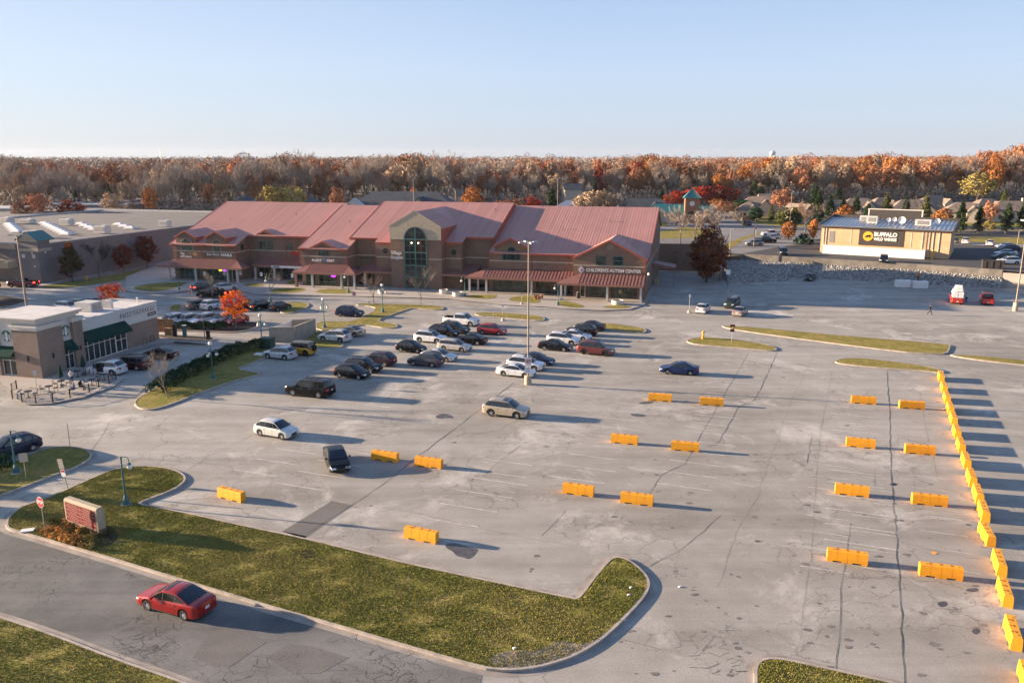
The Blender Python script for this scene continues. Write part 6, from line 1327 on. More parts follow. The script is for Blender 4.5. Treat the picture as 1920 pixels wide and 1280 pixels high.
def bollard(px, lab, z=0.0, h=1.1, m='yellow', r=.1): t = thing('bollard', lab, 'bollard', G(*px, z)); MB().lathe([(.01, 0), (r, 0), (r, h - .06), (r * .6, h), (.01, h)], n=10).build('bollard_post', M[m], t, smooth=40); MB().lathe([(.01, 0), (r * 1.6, 0), (r * 1.6, .04), (.01, .04)], n=10).build('bollard_foot', M['curb'], t)
bollard((1747, 486), 'yellow bollard at the corner of the white service yard wall', UP, 2.2, r=.18); bollard((1233, 533), 'yellow bollard in the shade right of the shopping centre', 0, 1.5); bollard((1227, 533), 'grey bollard in the shade right of the shopping centre', 0, 1.0, 'steel', .2)
def cab(px, sx, sy, sz, m, name, lab, cat, rz=-.24, z=0.0):
    t = thing(name, lab, cat, G(*px, z), rz); MB().box((0, 0, sz / 2), (sx, sy, sz)).build('cabinet_body', M[m] if isinstance(m, str) else m, t); MB().box((0, 0, sz + .03), (sx * 1.06, sy * 1.06, .06)).build('cabinet_lid', M[m] if isinstance(m, str) else m, t); b = MB(); b.box((0, -sy / 2 - .01, sz / 2), (.03, .02, sz * .9)); b.box((sx * .1, -sy / 2 - .03, sz * .5), (.04, .04, .2)); b.build('door_handle', M['black'], t); return t
gm_ = mat('utility_green', (.018, .062, .045), .6); cab((502, 653), 1.7, 1.3, 1.5, gm_, 'utility_cabinet', 'dark green utility cabinet between the hedge and the buff enclosure', 'utility cabinet'); cab((539, 658), .5, .4, .9, 'stucco', 'utility_box', 'small pale utility box beside the yellow off-road vehicle', 'utility box')
cab((1548, 474), 1.9, 1.2, 1.6, mat('pale_green', (.20, .25, .17), .6), 'utility_cabinet', 'pale green cabinet at the left foot of the wing restaurant', 'utility cabinet', BA, UP)
t = thing('white_slab', 'white slab lying at the hedge end by the silver crossover', 'slab', G(487, 667) + Vector((0, 0, .12)), -.3); MB().box((0, 0, .12), (1.3, .8, .2)).build('slab_body', M['white'], t)
def block(px, lab): t = thing('concrete_block', lab, 'concrete block', G(*px), R(-8), 'white concrete blocks at the rock slope'); b = MB(); b.prism_yz([(-.75, 0), (-.75, 1.3), (-.65, 1.42), (.65, 1.42), (.75, 1.3), (.75, 0)], -1.38, 1.38); b.build('block_body', M['white'], t); MB().box((0, 0, 1.44), (.6, .08, .05)).build('lifting_loop', M['steel'], t)
block((1692, 537.5), 'left white concrete block at the foot of the rocks'); block((1724, 539.5), 'right white concrete block at the foot of the rocks')
t = thing('skip', 'open dark metal skip on the upper lot beside the large white suv', 'skip', G(1860, 503, UP), R(-24)); b = MB(); b.prism_xz([(-1.8, 0), (1.8, 0), (2.0, 1.7), (-2.0, 1.7)], -1.0, -.92); b.prism_xz([(-1.8, 0), (1.8, 0), (2.0, 1.7), (-2.0, 1.7)], .92, 1.0); b.bb(-1.9, -1.8, -.92, .92, 0, 1.7); b.bb(1.8, 1.9, -.92, .92, 0, 1.7); b.bb(-1.8, 1.8, -.92, .92, 0, .1); b.build('skip_body', M['sign_charcoal'], t); b = MB(); [b.bb(x - .05, x + .05, -1.06, -1.0, .1, 1.6) for x in (-1.2, 0, 1.2)]; b.build('rib', M['black'], t)
for x, y, s in ((1275, 1100, 0), (1170.5, 1162, .0), (965, 1219, .14), (1183, 1105, .14), (1179, 1119, .14)):
    t = thing('litter', 'small white scrap lying %s' % {1275: 'on the open tarmac right of the lawn', 1170.5: 'in the gutter along the lawn', 965: 'on the bare edge of the foreground lawn', 1183: 'upper of two on the lawn tip', 1179: 'lower of two on the lawn tip'}[x], 'litter', G(x, y) + Vector((0, 0, s))); MB().box((0, 0, .04), (.22, .13, .06), random.random(), top=.6).build('scrap', M['white'], t)
t = thing('paint_mark', 'yellow paint mark on the tarmac left of the diagonal barrier row', 'paint mark', G(1752, 1036)); MB().box((0, 0, .012), (.35, .3, .006), .5).build('mark', M['barrier'], t)
# drive-through boards and bike racks
t = thing('timber_screen', 'tan timber menu board screen at the end of the coffee shop', 'timber screen', G(308, 628), R(-8)); b = MB(); [b.box((-1.5 + .42 * i, 0, 1.45), (.39, .08, 2.0)) for i in range(8)]; b.build('boards', M['wood'], t); b = MB(); [b.box((x, .1, .7), (.14, .14, 1.4)) for x in (-1.3, 1.3)]; b.box((1.0, -.4, .6), (1.0, .5, 1.2)); b.build('leg', M['wood'], t)
def cabs(px, h, lab, m): t = thing('menu_post', lab, 'menu post', G(*px)); MB().box((0, 0, h * .5), (.5, .3, h)).build('post_body', M[m], t); MB().box((0, 0, h + .05), (.6, .4, .1)).build('post_top', M['stucco' if m != 'black' else 'black'], t)
cabs((329, 632), 1.9, 'black menu post right of the timber screen', 'black'); cabs((347, 633), 1.8, 'green order post in the drive-through bed', 'teal_pole'); cabs((391, 637), 1.3, 'dark speaker post at the end of the drive-through bed', 'black')
t = thing('clearance_bar', 'black clearance bar on a post over the drive-through lane', 'clearance bar', G(384, 634)); b = MB(); b.tube([(0, 0, 0), (0, 0, 3.2)], .06, 6); b.tube([(0, 0, 3.2), (1.6, 2.2, 3.3)], .05, 6); b.build('bar_frame', M['black'], t); MB().lathe([(.01, 0), (.2, 0), (.2, .05), (.01, .05)]).build('foot', M['steel'], t)
for px, l in (((272, 648), 'bike rack hoop nearer the coffee shop corner'), ((286, 641.5), 'bike rack hoop nearest the back of the coffee shop')):
    t = thing('bike_rack', l, 'bike rack', G(*px) + Vector((0, 0, .12)), R(75), 'black bike rack hoops'); MB().tube([(-.38, 0, 0), (-.38, 0, .55)] + [(.38 * -math.cos(R(a)), 0, .55 + .38 * math.sin(R(a))) for a in range(20, 180, 20)] + [(.38, 0, .55), (.38, 0, 0)], .035, 6).build('hoop', M['black'], t); b = MB(); [b.box((x, 0, .01), (.16, .16, .02)) for x in (-.38, .38)]; b.build('foot_plate', M['black'], t)
# patio fence, tables, parasols
fp = [G(x, y) + Vector((0, 0, .12)) for x, y in ((32, 731), (23, 737), (24, 750), (42, 756), (68, 757.5), (100, 755), (132, 747.5), (168, 738), (186, 728), (205, 722), (218, 713.5))]
t = thing('patio_fence', 'low black metal railing curving round the coffee shop patio', 'railing', fp[0]); o = fp[0]; b = MB(); c = MB(); d = MB()
for a_, b_ in zip(fp[:-1], fp[1:]):
    A_, B_ = a_ - o, b_ - o
    for z in (.12, .92): b.tube([A_ + Vector((0, 0, z)), B_ + Vector((0, 0, z))], .022, 4)
    n_ = max(2, int((B_ - A_).length / .17))
    for i in range(1, n_): q = A_.lerp(B_, i / n_); c.tube([q + Vector((0, 0, .12)), q + Vector((0, 0, .92))], .011, 3, cap=False)
for q in fp: d = MB(); d.box(tuple(q - o + Vector((0, 0, .52))), (.09, .09, 1.04)); d.build('fence_post', M['black'], t)
b.build('rail', M['black'], t); c.build('balusters', M['black'], t)
def table(px, lab, chairs=((.75, 0), (-.75, 0)), rz=0):
    p = G(*px) + Vector((0, 0, .12)); t = thing('cafe_table', lab, 'table', p, rz); MB().lathe([(.01, .70), (.42, .70), (.42, .74), (.01, .74)], n=14).build('table_top', M['black'], t); MB().lathe([(.01, 0), (.26, 0), (.04, .06), (.04, .7), (.01, .7)], n=8).build('pedestal', M['black'], t)
    return p
def chair(p, rz, lab):
    t = thing('cafe_chair', lab, 'chair', p, rz, 'black metal patio chairs'); MB().box((0, 0, .45), (.44, .44, .03)).build('seat', M['black'], t)
    b = MB(); b.tube([(-.2, .2, .45), (-.2, .25, .88), (.2, .25, .88), (.2, .2, .45)], .016, 4); [b.tube([(x, .21, .5), (x, .25, .86)], .008, 3) for x in (-.1, 0, .1)]; b.build('backrest', M['black'], t)
    for sx in (-1, 1):
        for sy in (-1, 1): MB().tube([(sx * .2, sy * .2, 0), (sx * .19, sy * .19, .45)], .014, 4).build('leg', M['black'], t)
tp = [((54, 747), 'table inside the left curve of the patio railing', 'left curve of the railing'), ((93, 737), 'table under the front folded parasol', 'front folded parasol'), ((116, 727), 'table behind the front folded parasol', 'table behind the front parasol'), ((146, 708), 'table near the standing man', 'standing man'), ((173, 724), 'table beside the middle stretch of railing', 'middle stretch of railing'), ((196, 714), 'table at the right end of the patio railing', 'right end of the railing')]
for (px, lab, wh) in tp:
    p = table(px, 'black round patio ' + lab)
    for k_, (dx, dy, rz, w_) in enumerate(((.62, .25, -1.2, 'right'), (-.62, -.15, 1.7, 'left'))): chair(p + Vector((dx, dy, 0)), rz, 'black metal chair on the %s of the table by the %s' % (w_, wh))
def parasol(px, lab):
    t = thing('parasol', lab, 'parasol', G(*px) + Vector((0, 0, .12)), 0, 'folded green parasols'); MB().tube([(0, 0, 0), (0, 0, 2.5)], .03, 6).build('pole', M['black'], t); b = MB(); n_ = 12; vs = []
    prof = [(.08, .95), (.30, 1.05), (.24, 1.5), (.14, 2.1), (.03, 2.5)]
    for r_, z in prof: vs += [(r_ * (1 if i % 2 else .72) * math.cos(2 * math.pi * i / n_), r_ * (1 if i % 2 else .72) * math.sin(2 * math.pi * i / n_), z) for i in range(n_)]
    b.add(vs, [(k * n_ + i, k * n_ + (i + 1) % n_, (k + 1) * n_ + (i + 1) % n_, (k + 1) * n_ + i) for k in range(4) for i in range(n_)]); b.build('canopy', M['green_awning'], t); MB().lathe([(.01, 0), (.28, 0), (.25, .08), (.01, .08)]).build('base', M['black'], t)
parasol((116, 724), 'folded green parasol at the front of the patio'); parasol((158, 704), 'folded green parasol beside the white suv')

# ------------------------------------------------------------------ people
SK = mat('skin', (.42, .26, .18), .6)
def person(pos, rz, label, top, legs, pose='stand', hair=(.03, .02, .015), z_seat=0.0):
    J = dict(pel=(0, 0, .93), chest=(0, 0, 1.33), neck=(0, 0, 1.48), head=(0, -.02, 1.60), crown=(0, -.01, 1.72))
    for s, nme in ((-1, 'r'), (1, 'l')):
        J['sh' + nme] = (s * .18, 0, 1.42); J['el' + nme] = (s * .25, .02, 1.14); J['wr' + nme] = (s * .24, -.08, .90); J['ha' + nme] = (s * .235, -.10, .82); J['hip' + nme] = (s * .10, 0, .88); J['kn' + nme] = (s * .11, -.02, .49); J['an' + nme] = (s * .11, .02, .09); J['to' + nme] = (s * .12, -.16, .04)
    if pose == 'walk': J['knr'] = (-.11, -.22, .50); J['anr'] = (-.11, -.30, .09); J['tor'] = (-.12, -.47, .05); J['knl'] = (.11, .06, .49); J['anl'] = (.11, .36, .14); J['tol'] = (.12, .24, .04); J['ell'] = (.25, -.10, 1.18); J['wrl'] = (.22, -.32, 1.12); J['hal'] = (.21, -.39, 1.10); J['elr'] = (-.26, .14, 1.16); J['wrr'] = (-.25, .12, .92); J['har'] = (-.25, .10, .84)
    if pose == 'phone': J['ell'] = (.26, -.12, 1.18); J['wrl'] = (.12, -.30, 1.30); J['hal'] = (.07, -.34, 1.36); J['elr'] = (-.30, .02, 1.2); J['wrr'] = (-.30, -.22, 1.3); J['har'] = (-.28, -.28, 1.34)
    if pose == 'sit':
        for n_ in ('r', 'l'): s = -1 if n_ == 'r' else 1; J['kn' + n_] = (s * .13, -.44, .90); J['an' + n_] = (s * .13, -.44, .50); J['to' + n_] = (s * .14, -.60, .46); J['wr' + n_] = (s * .18, -.30, 1.10); J['ha' + n_] = (s * .14, -.36, 1.12)
        J = {k: (v[0], v[1], v[2] - .40) for k, v in J.items()}
    E_ = [('pel', 'chest'), ('chest', 'neck'), ('neck', 'head'), ('head', 'crown')]
    for n_ in ('r', 'l'): E_ += [('chest', 'sh' + n_), ('sh' + n_, 'el' + n_), ('el' + n_, 'wr' + n_), ('wr' + n_, 'ha' + n_), ('pel', 'hip' + n_), ('hip' + n_, 'kn' + n_), ('kn' + n_, 'an' + n_), ('an' + n_, 'to' + n_)]
    rad = dict(pel=.15, chest=.155, neck=.06, head=.10, crown=.07, sh=.075, el=.05, wr=.032, ha=.036, hip=.095, kn=.062, an=.045, to=.04)
    for n_ in ('r', 'l'):                                        # five fingers on each hand
        w_, h_ = Vector(J['wr' + n_]), Vector(J['ha' + n_]); d_ = (h_ - w_).normalized(); sd_ = d_.cross(Vector((0, 1, .2))).normalized()
        for k, ln in enumerate((.075, .085, .08, .06)): J['f%d%s' % (k, n_)] = tuple(h_ + d_ * ln + sd_ * (.022 * (k - 1.5))); E_.append(('ha' + n_, 'f%d%s' % (k, n_)))
        J['th' + n_] = tuple(h_ + d_ * .03 - sd_ * .055); E_.append(('ha' + n_, 'th' + n_))
    keys = list(J); me = bpy.data.meshes.new('body'); me.from_pydata([J[k] for k in keys], [(keys.index(a), keys.index(c)) for a, c in E_], [])
    o = bpy.data.objects.new('tmp', me); COL.objects.link(o); sm = o.modifiers.new('s', 'SKIN'); sv = me.skin_vertices[0].data
    for i, k in enumerate(keys):
        r_ = rad.get(k, rad.get(k[:-1], .010 if k[:1] == 'f' or k[:2] == 'th' else .05)); sv[i].radius = (r_, r_ * (.72 if k in ('pel', 'chest') else 1)); sv[i].use_root = (k == 'pel')
    ss = o.modifiers.new('u', 'SUBSURF'); ss.levels = 1; dg = bpy.context.evaluated_depsgraph_get(); bm_ = bpy.data.meshes.new_from_object(o.evaluated_get(dg)); bpy.data.objects.remove(o)
    bm_.polygons.foreach_set('use_smooth', [True] * len(bm_.polygons)); bm_.materials.clear()
    root = thing('person', label, 'person', pos, rz); body = mesh_obj('body', bm_, SK, root)
    vs = [v.co.copy() for v in bm_.vertices]; ns = [v.normal.copy() for v in bm_.vertices]; hd = Vector(J['head']); pz = J['pel'][2]
    hands = [Vector(J['har']), Vector(J['hal'])]
    def cloth(nm, cond, m_, off=.012):
        fs = [tuple(p.vertices) for p in bm_.polygons if cond(p.center)]
        if fs: b = MB(); b.add([v + n_ * off for v, n_ in zip(vs, ns)], fs); mm = b.mesh(nm, 60); mesh_obj(nm, mm, m_, body)
    arm = lambda c: min((c - h_).length for h_ in hands) < .13
    leg = (lambda c: c.z < pz + .03 and not arm(c) and abs(c.x) < .2) if pose != 'sit' else (lambda c: (c.z < pz + .05 or c.y < -.12) and not arm(c) and abs(c.x) < .22 and c.z < pz + .1)
    cloth('trousers', leg, mat('trouser_cloth', legs, .9)); cloth('jacket', lambda c: not leg(c) and c.z < J['neck'][2] + .01 and not arm(c), mat('jacket_cloth', top, .9), .016); cloth('hair', lambda c: (c - hd).length < .2 and (c.z > hd.z + .04 or c.y > .03) and c.z > hd.z - .05, mat('hair', hair, .8), .012)
    b = MB(); ft = [Vector(J['tor']), Vector(J['tol'])]; cloth('shoes', lambda c: min((c - f_).length for f_ in ft) < .15, M['black'], .014)
    f = MB(); f.box((hd.x, hd.y - .105, hd.z), (.025, .03, .04)); f.ball((hd.x - .035, hd.y - .092, hd.z + .03), .011, 6); f.ball((hd.x + .035, hd.y - .092, hd.z + .03), .011, 6); f.box((hd.x, hd.y - .095, hd.z - .045), (.045, .01, .01)); f.box((hd.x - .10, hd.y, hd.z), (.015, .035, .055)); f.box((hd.x + .10, hd.y, hd.z), (.015, .035, .055)); f.build('face_features', SK, body)
    return root
person(G(1743, 590), R(75), 'person in black walking across the sunlit right-hand lot', (.012, .012, .014), (.012, .013, .016), 'walk')
person(G(1719, 539.2) + Vector((0, -.1, 1.43)), R(5), 'person in an orange jacket standing on the right white concrete block', (.55, .16, .02), (.02, .02, .03))
person(G(135.5, 722) + Vector((0, 0, .12)), R(70), 'man in a pale grey shirt and jeans standing on the coffee shop patio', (.55, .52, .50), (.03, .05, .11), 'phone')
person(G(140, 739) + Vector((0, 0, .14)), R(-60), 'seated person in a blue top by the patio railing', (.05, .09, .22), (.02, .02, .04), 'sit', hair=(.5, .48, .45))
person(G(152, 734) + Vector((0, 0, .14)), R(80), 'seated person in dark clothes across from the one in blue', (.02, .02, .022), (.02, .02, .03), 'sit')
person(G(179, 704.5), R(150), 'person in white trousers at the open door of the white suv', (.03, .05, .09), (.62, .62, .64), 'stand')
person(G(1811, 566), R(-60), 'worker in a pale top beside the loaded red pickup', (.55, .50, .45), (.03, .03, .04), 'phone')
# open car door
dg_ = G(181, 703); t = [o for o in COL.objects if o.get('label', '').startswith('white suv with its front door open')][0]
b = MB(); b.prism_yz([(1.0, .35), (1.75, .38), (1.72, 1.02), (.98, 1.02)], .88, .94); b.build('open_door', paint(WHITE), t)
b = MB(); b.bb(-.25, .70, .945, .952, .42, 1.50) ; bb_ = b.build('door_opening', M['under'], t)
# ------------------------------------------------------------------ vegetation
def leafmat(name, c, t=0.0):
    m = mat(name, c, 0.9, spec=0.03); b = m.node_tree.nodes['Principled BSDF']
    g = m.node_tree; oi = g.nodes.new('ShaderNodeObjectInfo'); hs = g.nodes.new('ShaderNodeHueSaturation'); hs.inputs['Color'].default_value = (*c, 1)
    mp = g.nodes.new('ShaderNodeMapRange'); mp.inputs['To Min'].default_value = .72; mp.inputs['To Max'].default_value = 1.30; g.links.new(oi.outputs['Random'], mp.inputs['Value']); g.links.new(mp.outputs[0], hs.inputs['Value'])
    g.links.new(hs.outputs[0], b.inputs['Base Color']); return m
LC = {'rust': [(.33, .150, .078), (.40, .19, .098), (.24, .115, .068)], 'orange': [(.40, .165, .048), (.47, .21, .062), (.30, .110, .036)], 'red': [(.26, .030, .018), (.32, .055, .020), (.16, .020, .016)], 'dred': [(.14, .024, .018), (.19, .036, .020), (.08, .014, .012)], 'rustred': [(.17, .050, .022), (.21, .070, .028), (.10, .022, .014)],
      'tan': [(.36, .26, .17), (.42, .30, .20), (.27, .20, .13)], 'fir': [(.020, .040, .014), (.036, .062, .020), (.012, .024, .010)], 'olive': [(.065, .075, .022), (.10, .105, .030), (.040, .050, .016)], 'yellow': [(.30, .24, .075), (.38, .30, .10), (.20, .16, .055)], 'hedge': [(.018, .050, .024), (.030, .075, .034), (.010, .028, .014)],
      'browngreen': [(.055, .050, .020), (.10, .040, .020), (.035, .035, .014)], 'flame': [(.62, .12, .012), (.72, .24, .015), (.45, .05, .012)], 'grass': [(.27, .265, .056), (.38, .325, .10), (.22, .225, .046)]}
LM = {k: [leafmat('leaf_' + k, c) for c in v] for k, v in LC.items()}
TW = [mat('twigs_grey', (.31, .265, .225), .95), mat('twigs_tan', (.38, .31, .25), .95), mat('twigs_rust', (.33, .225, .165), .95)]
def quads(rng, cen, size, mi, nrm=None, w=.5):
    """random small quads, one per centre; nrm leans them outwards so that crowns shade as rounded masses"""
    n = len(cen)
    if nrm is None: a = rng.normal(size=(n, 3)); r = rng.normal(size=(n, 3))
    else:
        m_ = nrm / (np.linalg.norm(nrm, axis=1)[:, None] + 1e-6) + rng.normal(size=(n, 3)) * w; a = np.cross(m_, rng.normal(size=(n, 3))); r = m_
    a /= np.linalg.norm(a, axis=1)[:, None]; b_ = np.cross(a, r); b_ /= np.linalg.norm(b_, axis=1)[:, None]
    s = (size * rng.uniform(.55, 1.25, n))[:, None]; a = a * s; b_ = b_ * s * .7
    v = np.stack([cen - a, cen - b_ * .9, cen + a, cen + b_], axis=1).reshape(-1, 3); f = np.arange(4 * n).reshape(n, 4); return v, f, mi
def crown(name, kind, rx, rz, zc, seed, nclump=70, per=26, size=.22, cr=.9, shape='round', thin=0.0):
    rng = np.random.default_rng(seed); pts = []; mis = []; nr = []
    for _ in range(nclump):
        while True:
            d = rng.uniform(-1, 1, 3)
            if .15 < np.linalg.norm(d) < 1: break
        d *= (rng.uniform(.55, 1.0) / max(np.linalg.norm(d), .3)) * min(1, np.linalg.norm(d) + .35)
        z = d[2]; k = 1.0
        if shape == 'cone': k = max(.08, (1 - (z + 1) / 2)) ** .8 * 1.15; 
        if shape == 'egg': k = min(1, 1.15 - .55 * max(0, z) ** 1.5) * (1 if z > -.6 else .75)
        c = np.array([d[0] * rx * k, d[1] * rx * k, zc + z * rz]); rr = cr * rng.uniform(.6, 1.25)
        n = int(per * rng.uniform(.6, 1.3)); q = rng.normal(size=(n, 3)); q /= np.linalg.norm(q, axis=1)[:, None]; q = q * rng.uniform(.5, 1.05, (n, 1)) * np.array([rr, rr, rr * .7]); pts.append(c + q); nr.append(q / rr + np.array([d[0], d[1], z]) * .5); mis.append(np.full(n, rng.choice(3, p=(.5, .25, .25))))
    cen = np.concatenate(pts); mi = np.concatenate(mis); cen[:, 2] = np.maximum(cen[:, 2], .15)
    v, f, mi = quads(rng, cen, size, mi, np.concatenate(nr), .45); return np_mesh(name, v, f, mi, LM[kind])
def limbs(name, h, r0, seed, kind='round', levels=4, spread=.55, twig=0, twm=None, first=.30, m='bark', tl=.9, tw=.018):
    rr = random.Random(seed); b = MB(); tips = []
    def grow(p, d, ln, r, lv):
        n = 2 if lv < 3 else 1; path = [p]; q = p.copy(); dd = d.copy()
        for i in range(n):
            dd = (dd + Vector((rr.uniform(-.16, .16), rr.uniform(-.16, .16), rr.uniform(-.02, .14)))).normalized(); q = q + dd * (ln / n); path.append(q.copy())
        b.tube(path, [r * (1 - .45 * i / n) for i in range(n + 1)], 5 if lv == 0 else (4 if lv < 2 else 3), cap=False)
        if lv >= 2: tips.append((path[0], path[-1], dd))
        if lv >= levels: return
        k = (3, 3, 3, 2, 2)[lv] + (rr.random() < .5)
        for i in range(k):
            a = rr.uniform(0, 6.28); sp = rr.uniform(.5, 1.15) * spread * (1.7 if lv == 0 else 1.15)
            nd = (dd + Vector((math.cos(a) * sp, math.sin(a) * sp, rr.uniform(-.05, .25)))).normalized(); st = path[-1] if i == 0 else path[-1].lerp(path[-2] if lv else path[-1].lerp(path[-2], .9), rr.uniform(0, .95))
            grow(st, nd, ln * rr.uniform(.58, .82), r * .56, lv + 1)
    path_h = h * first; grow(Vector((0, 0, -.1)), Vector((0, 0, 1)), path_h, r0, 0)
    z = max(t[1].z for t in tips); s = h / z
    b.v = [(x * s, y * s, zz * s) for x, y, zz in b.v]
    me = b.mesh(name); me.materials.append(M[m]); tm = None
    if twig:
        rng = np.random.default_rng(seed); P = []; 
        for _ in range(twig):
            a, c, d = tips[rng.integers(len(tips))]; o = a.lerp(c, rng.uniform(.2, 1.1)) * s; nd = (d + Vector(rng.normal(size=3) * .75)); nd.z += .25; nd.normalize(); L = tl * rng.uniform(.4, 1.2); e = o + nd * L; sd = nd.cross(Vector(rng.normal(size=3))).normalized() * tw; P += [o - sd, o + sd, e + sd * .4, e - sd * .4]
        v = np.array([tuple(p) for p in P]); tm = np_mesh(name + '_twigs', v, np.arange(len(v)).reshape(-1, 4), None, [twm or TW[0]])
    return me, tm
def tree(pos, h, label, trunk, crown_, ref, group=None, rz=0.0, name='tree', wide=1.0, kind=None):
    t = thing(name, label, 'tree', pos, rz, group); s = h / ref; t.scale = (s * wide, s * wide, s)
    mesh_obj('trunk', trunk, None, t)
    if crown_ is not None: mesh_obj('crown', crown_, None, t)
    return t
# prototypes at 10 m reference height
TR = [limbs('trunk', 9.0, .20, s, levels=3, spread=.6, first=.32)[0] for s in (1, 2)]
PR = {}
def proto(k, **kw):
    PR[k] = crown('crown', **kw); return PR[k]
for i in (0, 1):
    for k in ('rust', 'orange', 'red', 'tan', 'yellow', 'olive'):
        proto(k + str(i), kind=k, rx=3.6, rz=3.4, zc=6.4, seed=10 + i * 7 + len(k), nclump=80, per=34, size=.23, cr=1.0)
    proto('fir' + str(i), kind='fir', rx=2.3, rz=4.7, zc=5.0, seed=30 + i, nclump=150, per=22, size=.20, cr=.62, shape='cone')
    proto('ofir' + str(i), kind='olive', rx=2.5, rz=4.7, zc=5.0, seed=34 + i, nclump=150, per=20, size=.20, cr=.62, shape='cone')
for i in (0, 1):
    for k, lk in (('borange', 'orange'), ('bolive', 'olive'), ('bfir', 'hedge')): PR[k + str(i)] = crown('crown', lk, 2.6, 4.7, 4.9, 130 + i * 3 + len(k), 110, 34, .24, .85, 'egg')
BARE = []
for s, tm_, m_ in ((3, 0, 'bark'), (4, 1, 'bark'), (5, 0, 'bark'), (6, 2, 'bark'), (7, 1, 'bark')):
    BARE.append(limbs('trunk', 10, .17, s, levels=4, spread=.62, first=.28, twig=3000, twm=TW[tm_], m=m_, tl=.75, tw=.020))
rt = random.Random(21)
def put(kind, px, ytop, D, label, z=UP, width=None, group=None, name='tree', base_px=None):
    p = G(*base_px, z) if base_px else Vector(((px - 960) / F * D / math.cos(PITCH) * 1.0, D, z))
    if not base_px: r_ = ray(px, 380); p = Vector((r_[0] / r_[1] * D, D, z))
    r = ray(px, ytop); h = CAM_H + r[2] * p.y / r[1] - z
    if kind == 'bare': tk, cr = BARE[rt.randrange(5)]; ref = 10; w0 = 7.0
    else: tk = TR[rt.randrange(2)]; cr = PR[kind + str(rt.randrange(2))]; ref = 9.8; w0 = 7.6 if ('fir' not in kind and kind[0] != 'b') else 4.8
    wd = 1.0
    if width: wd = (width / F * p.y) / (w0 * h / ref)
    return tree(p, h, label, tk, cr, ref, group, rt.uniform(0, 6.28), {'fir': 'evergreen_tree', 'ofir': 'evergreen_tree', 'bare': 'bare_tree'}.get(kind, name), wd)
# special near trees
t_o = tree(G(443, 617) + Vector((0, 0, .1)), 6.3, 'small flame-orange tree at the end of the hedge row', limbs('trunk', 5.5, .12, 8, levels=3, first=.3)[0], crown('crown', 'flame', 2.0, 2.4, 3.7, 77, 60, 40, .13, .6, 'egg'), 6.3, name='maple_tree')
tree(G(215, 602), 6.6, 'red-leaved tree showing above the coffee shop roof', limbs('trunk', 5.5, .12, 9, levels=3)[0], crown('crown', 'flame', 2.3, 1.9, 4.4, 78, 50, 30, .14, .7), 6.3, name='maple_tree')
tree(G(1325, 529), 11.8, 'tall dark red tree in front of the brick screen wall', limbs('trunk', 12, .3, 10, levels=3)[0], crown('crown', 'rustred', 4.9, 6.2, 7.0, 79, 240, 34, .22, .95, 'egg'), 13.0, name='maple_tree', wide=1.0)
tk_s = limbs('trunk', 8, .17, 12, levels=3)[0]
for px, yt, k, w_, lab in (((136, 528), 453, 'browngreen', 2.9, 'conical tree with an orange tip, leftmost along the left store'), ((232, 509), 456, 'dred', 2.3, 'small dark red tree third along the left store'), ((276, 500), 437, 'dred', 2.5, 'taller dark red tree nearest the shopping centre')):
    p = G(*px); r = ray(px[0], yt); h = CAM_H + r[2] * p.y / r[1]; cr = crown('crown', k, w_ * 10 / h * 1.05, 4.3, 5.6, len(lab), 130, 40, .21, .85, 'cone' if k == 'browngreen' else 'egg')
    t = tree(p, h, lab, tk_s, cr, 10, name='maple_tree')
    if k == 'browngreen': me_ = crown('crown_tip', 'flame', .9, .9, 9.0, 5, 16, 26, .17, .5); mesh_obj('crown_tip', me_, None, t)
p = G(187, 519); bt = limbs('trunk', 8, .14, 14, levels=4, twig=1600, twm=mat('dark_twigs', (.035, .04, .03), .95)); tree(p, 8.0, 'thin nearly bare dark tree second along the left store', bt[0], bt[1], 8)
def sapling(px, ytop, seed, lab, twm=None, m='bark_pale', n=900, z=0.12, first=.36, tw=.010):
    p = G(*px) + Vector((0, 0, z)); r = ray(px[0], ytop); h = CAM_H + r[2] * p.y / r[1] - z; a = limbs('trunk', h, .075, seed, levels=4, spread=.55, twig=n, twm=twm or TW[0], m=m, first=first, tl=.38, tw=tw * .7); tree(p, h, lab, a[0], a[1], h, name='bare_tree')
sapling((314.7, 748), 650, 31, 'bare pale-branched sapling by the hedge end near the coffee shop', n=900, tw=.010); sapling((702, 571), 506, 32, 'bare spreading sapling left of the lamp on the yellow grass', n=900, m='bark', twm=TW[2]); sapling((789.4, 573.5), 503, 33, 'bare sapling before the entrance tower', n=700, m='bark')
sapling((398, 560), 512, 34, 'slim bare sapling in front of the black pickup', n=500); sapling((506, 560), 505, 35, 'bare sapling with drooping twigs by the single lamp', n=700, m='bark')
for px, yt, lab, sd_ in (((1275, 459), 388, 'bare golden-twigged tree leftmost above the brick screen wall', 41), ((1300, 461), 390, 'bare tree second above the brick screen wall', 42), ((1355, 464), 380, 'wide bare tree right of the dark red tree', 43), ((1325, 452), 398, 'small bare tree behind the dark red tree', 44)):
    p = G(*px, UP); r = ray(px[0], yt); h = CAM_H + r[2] * p.y / r[1] - UP; a = limbs('trunk', h, .17, sd_, levels=4, spread=.75, twig=2200, twm=TW[1 if sd_ < 43 else 0], first=.26, tl=.9, tw=.026); tree(p, h, lab, a[0], a[1], h, name='bare_tree')
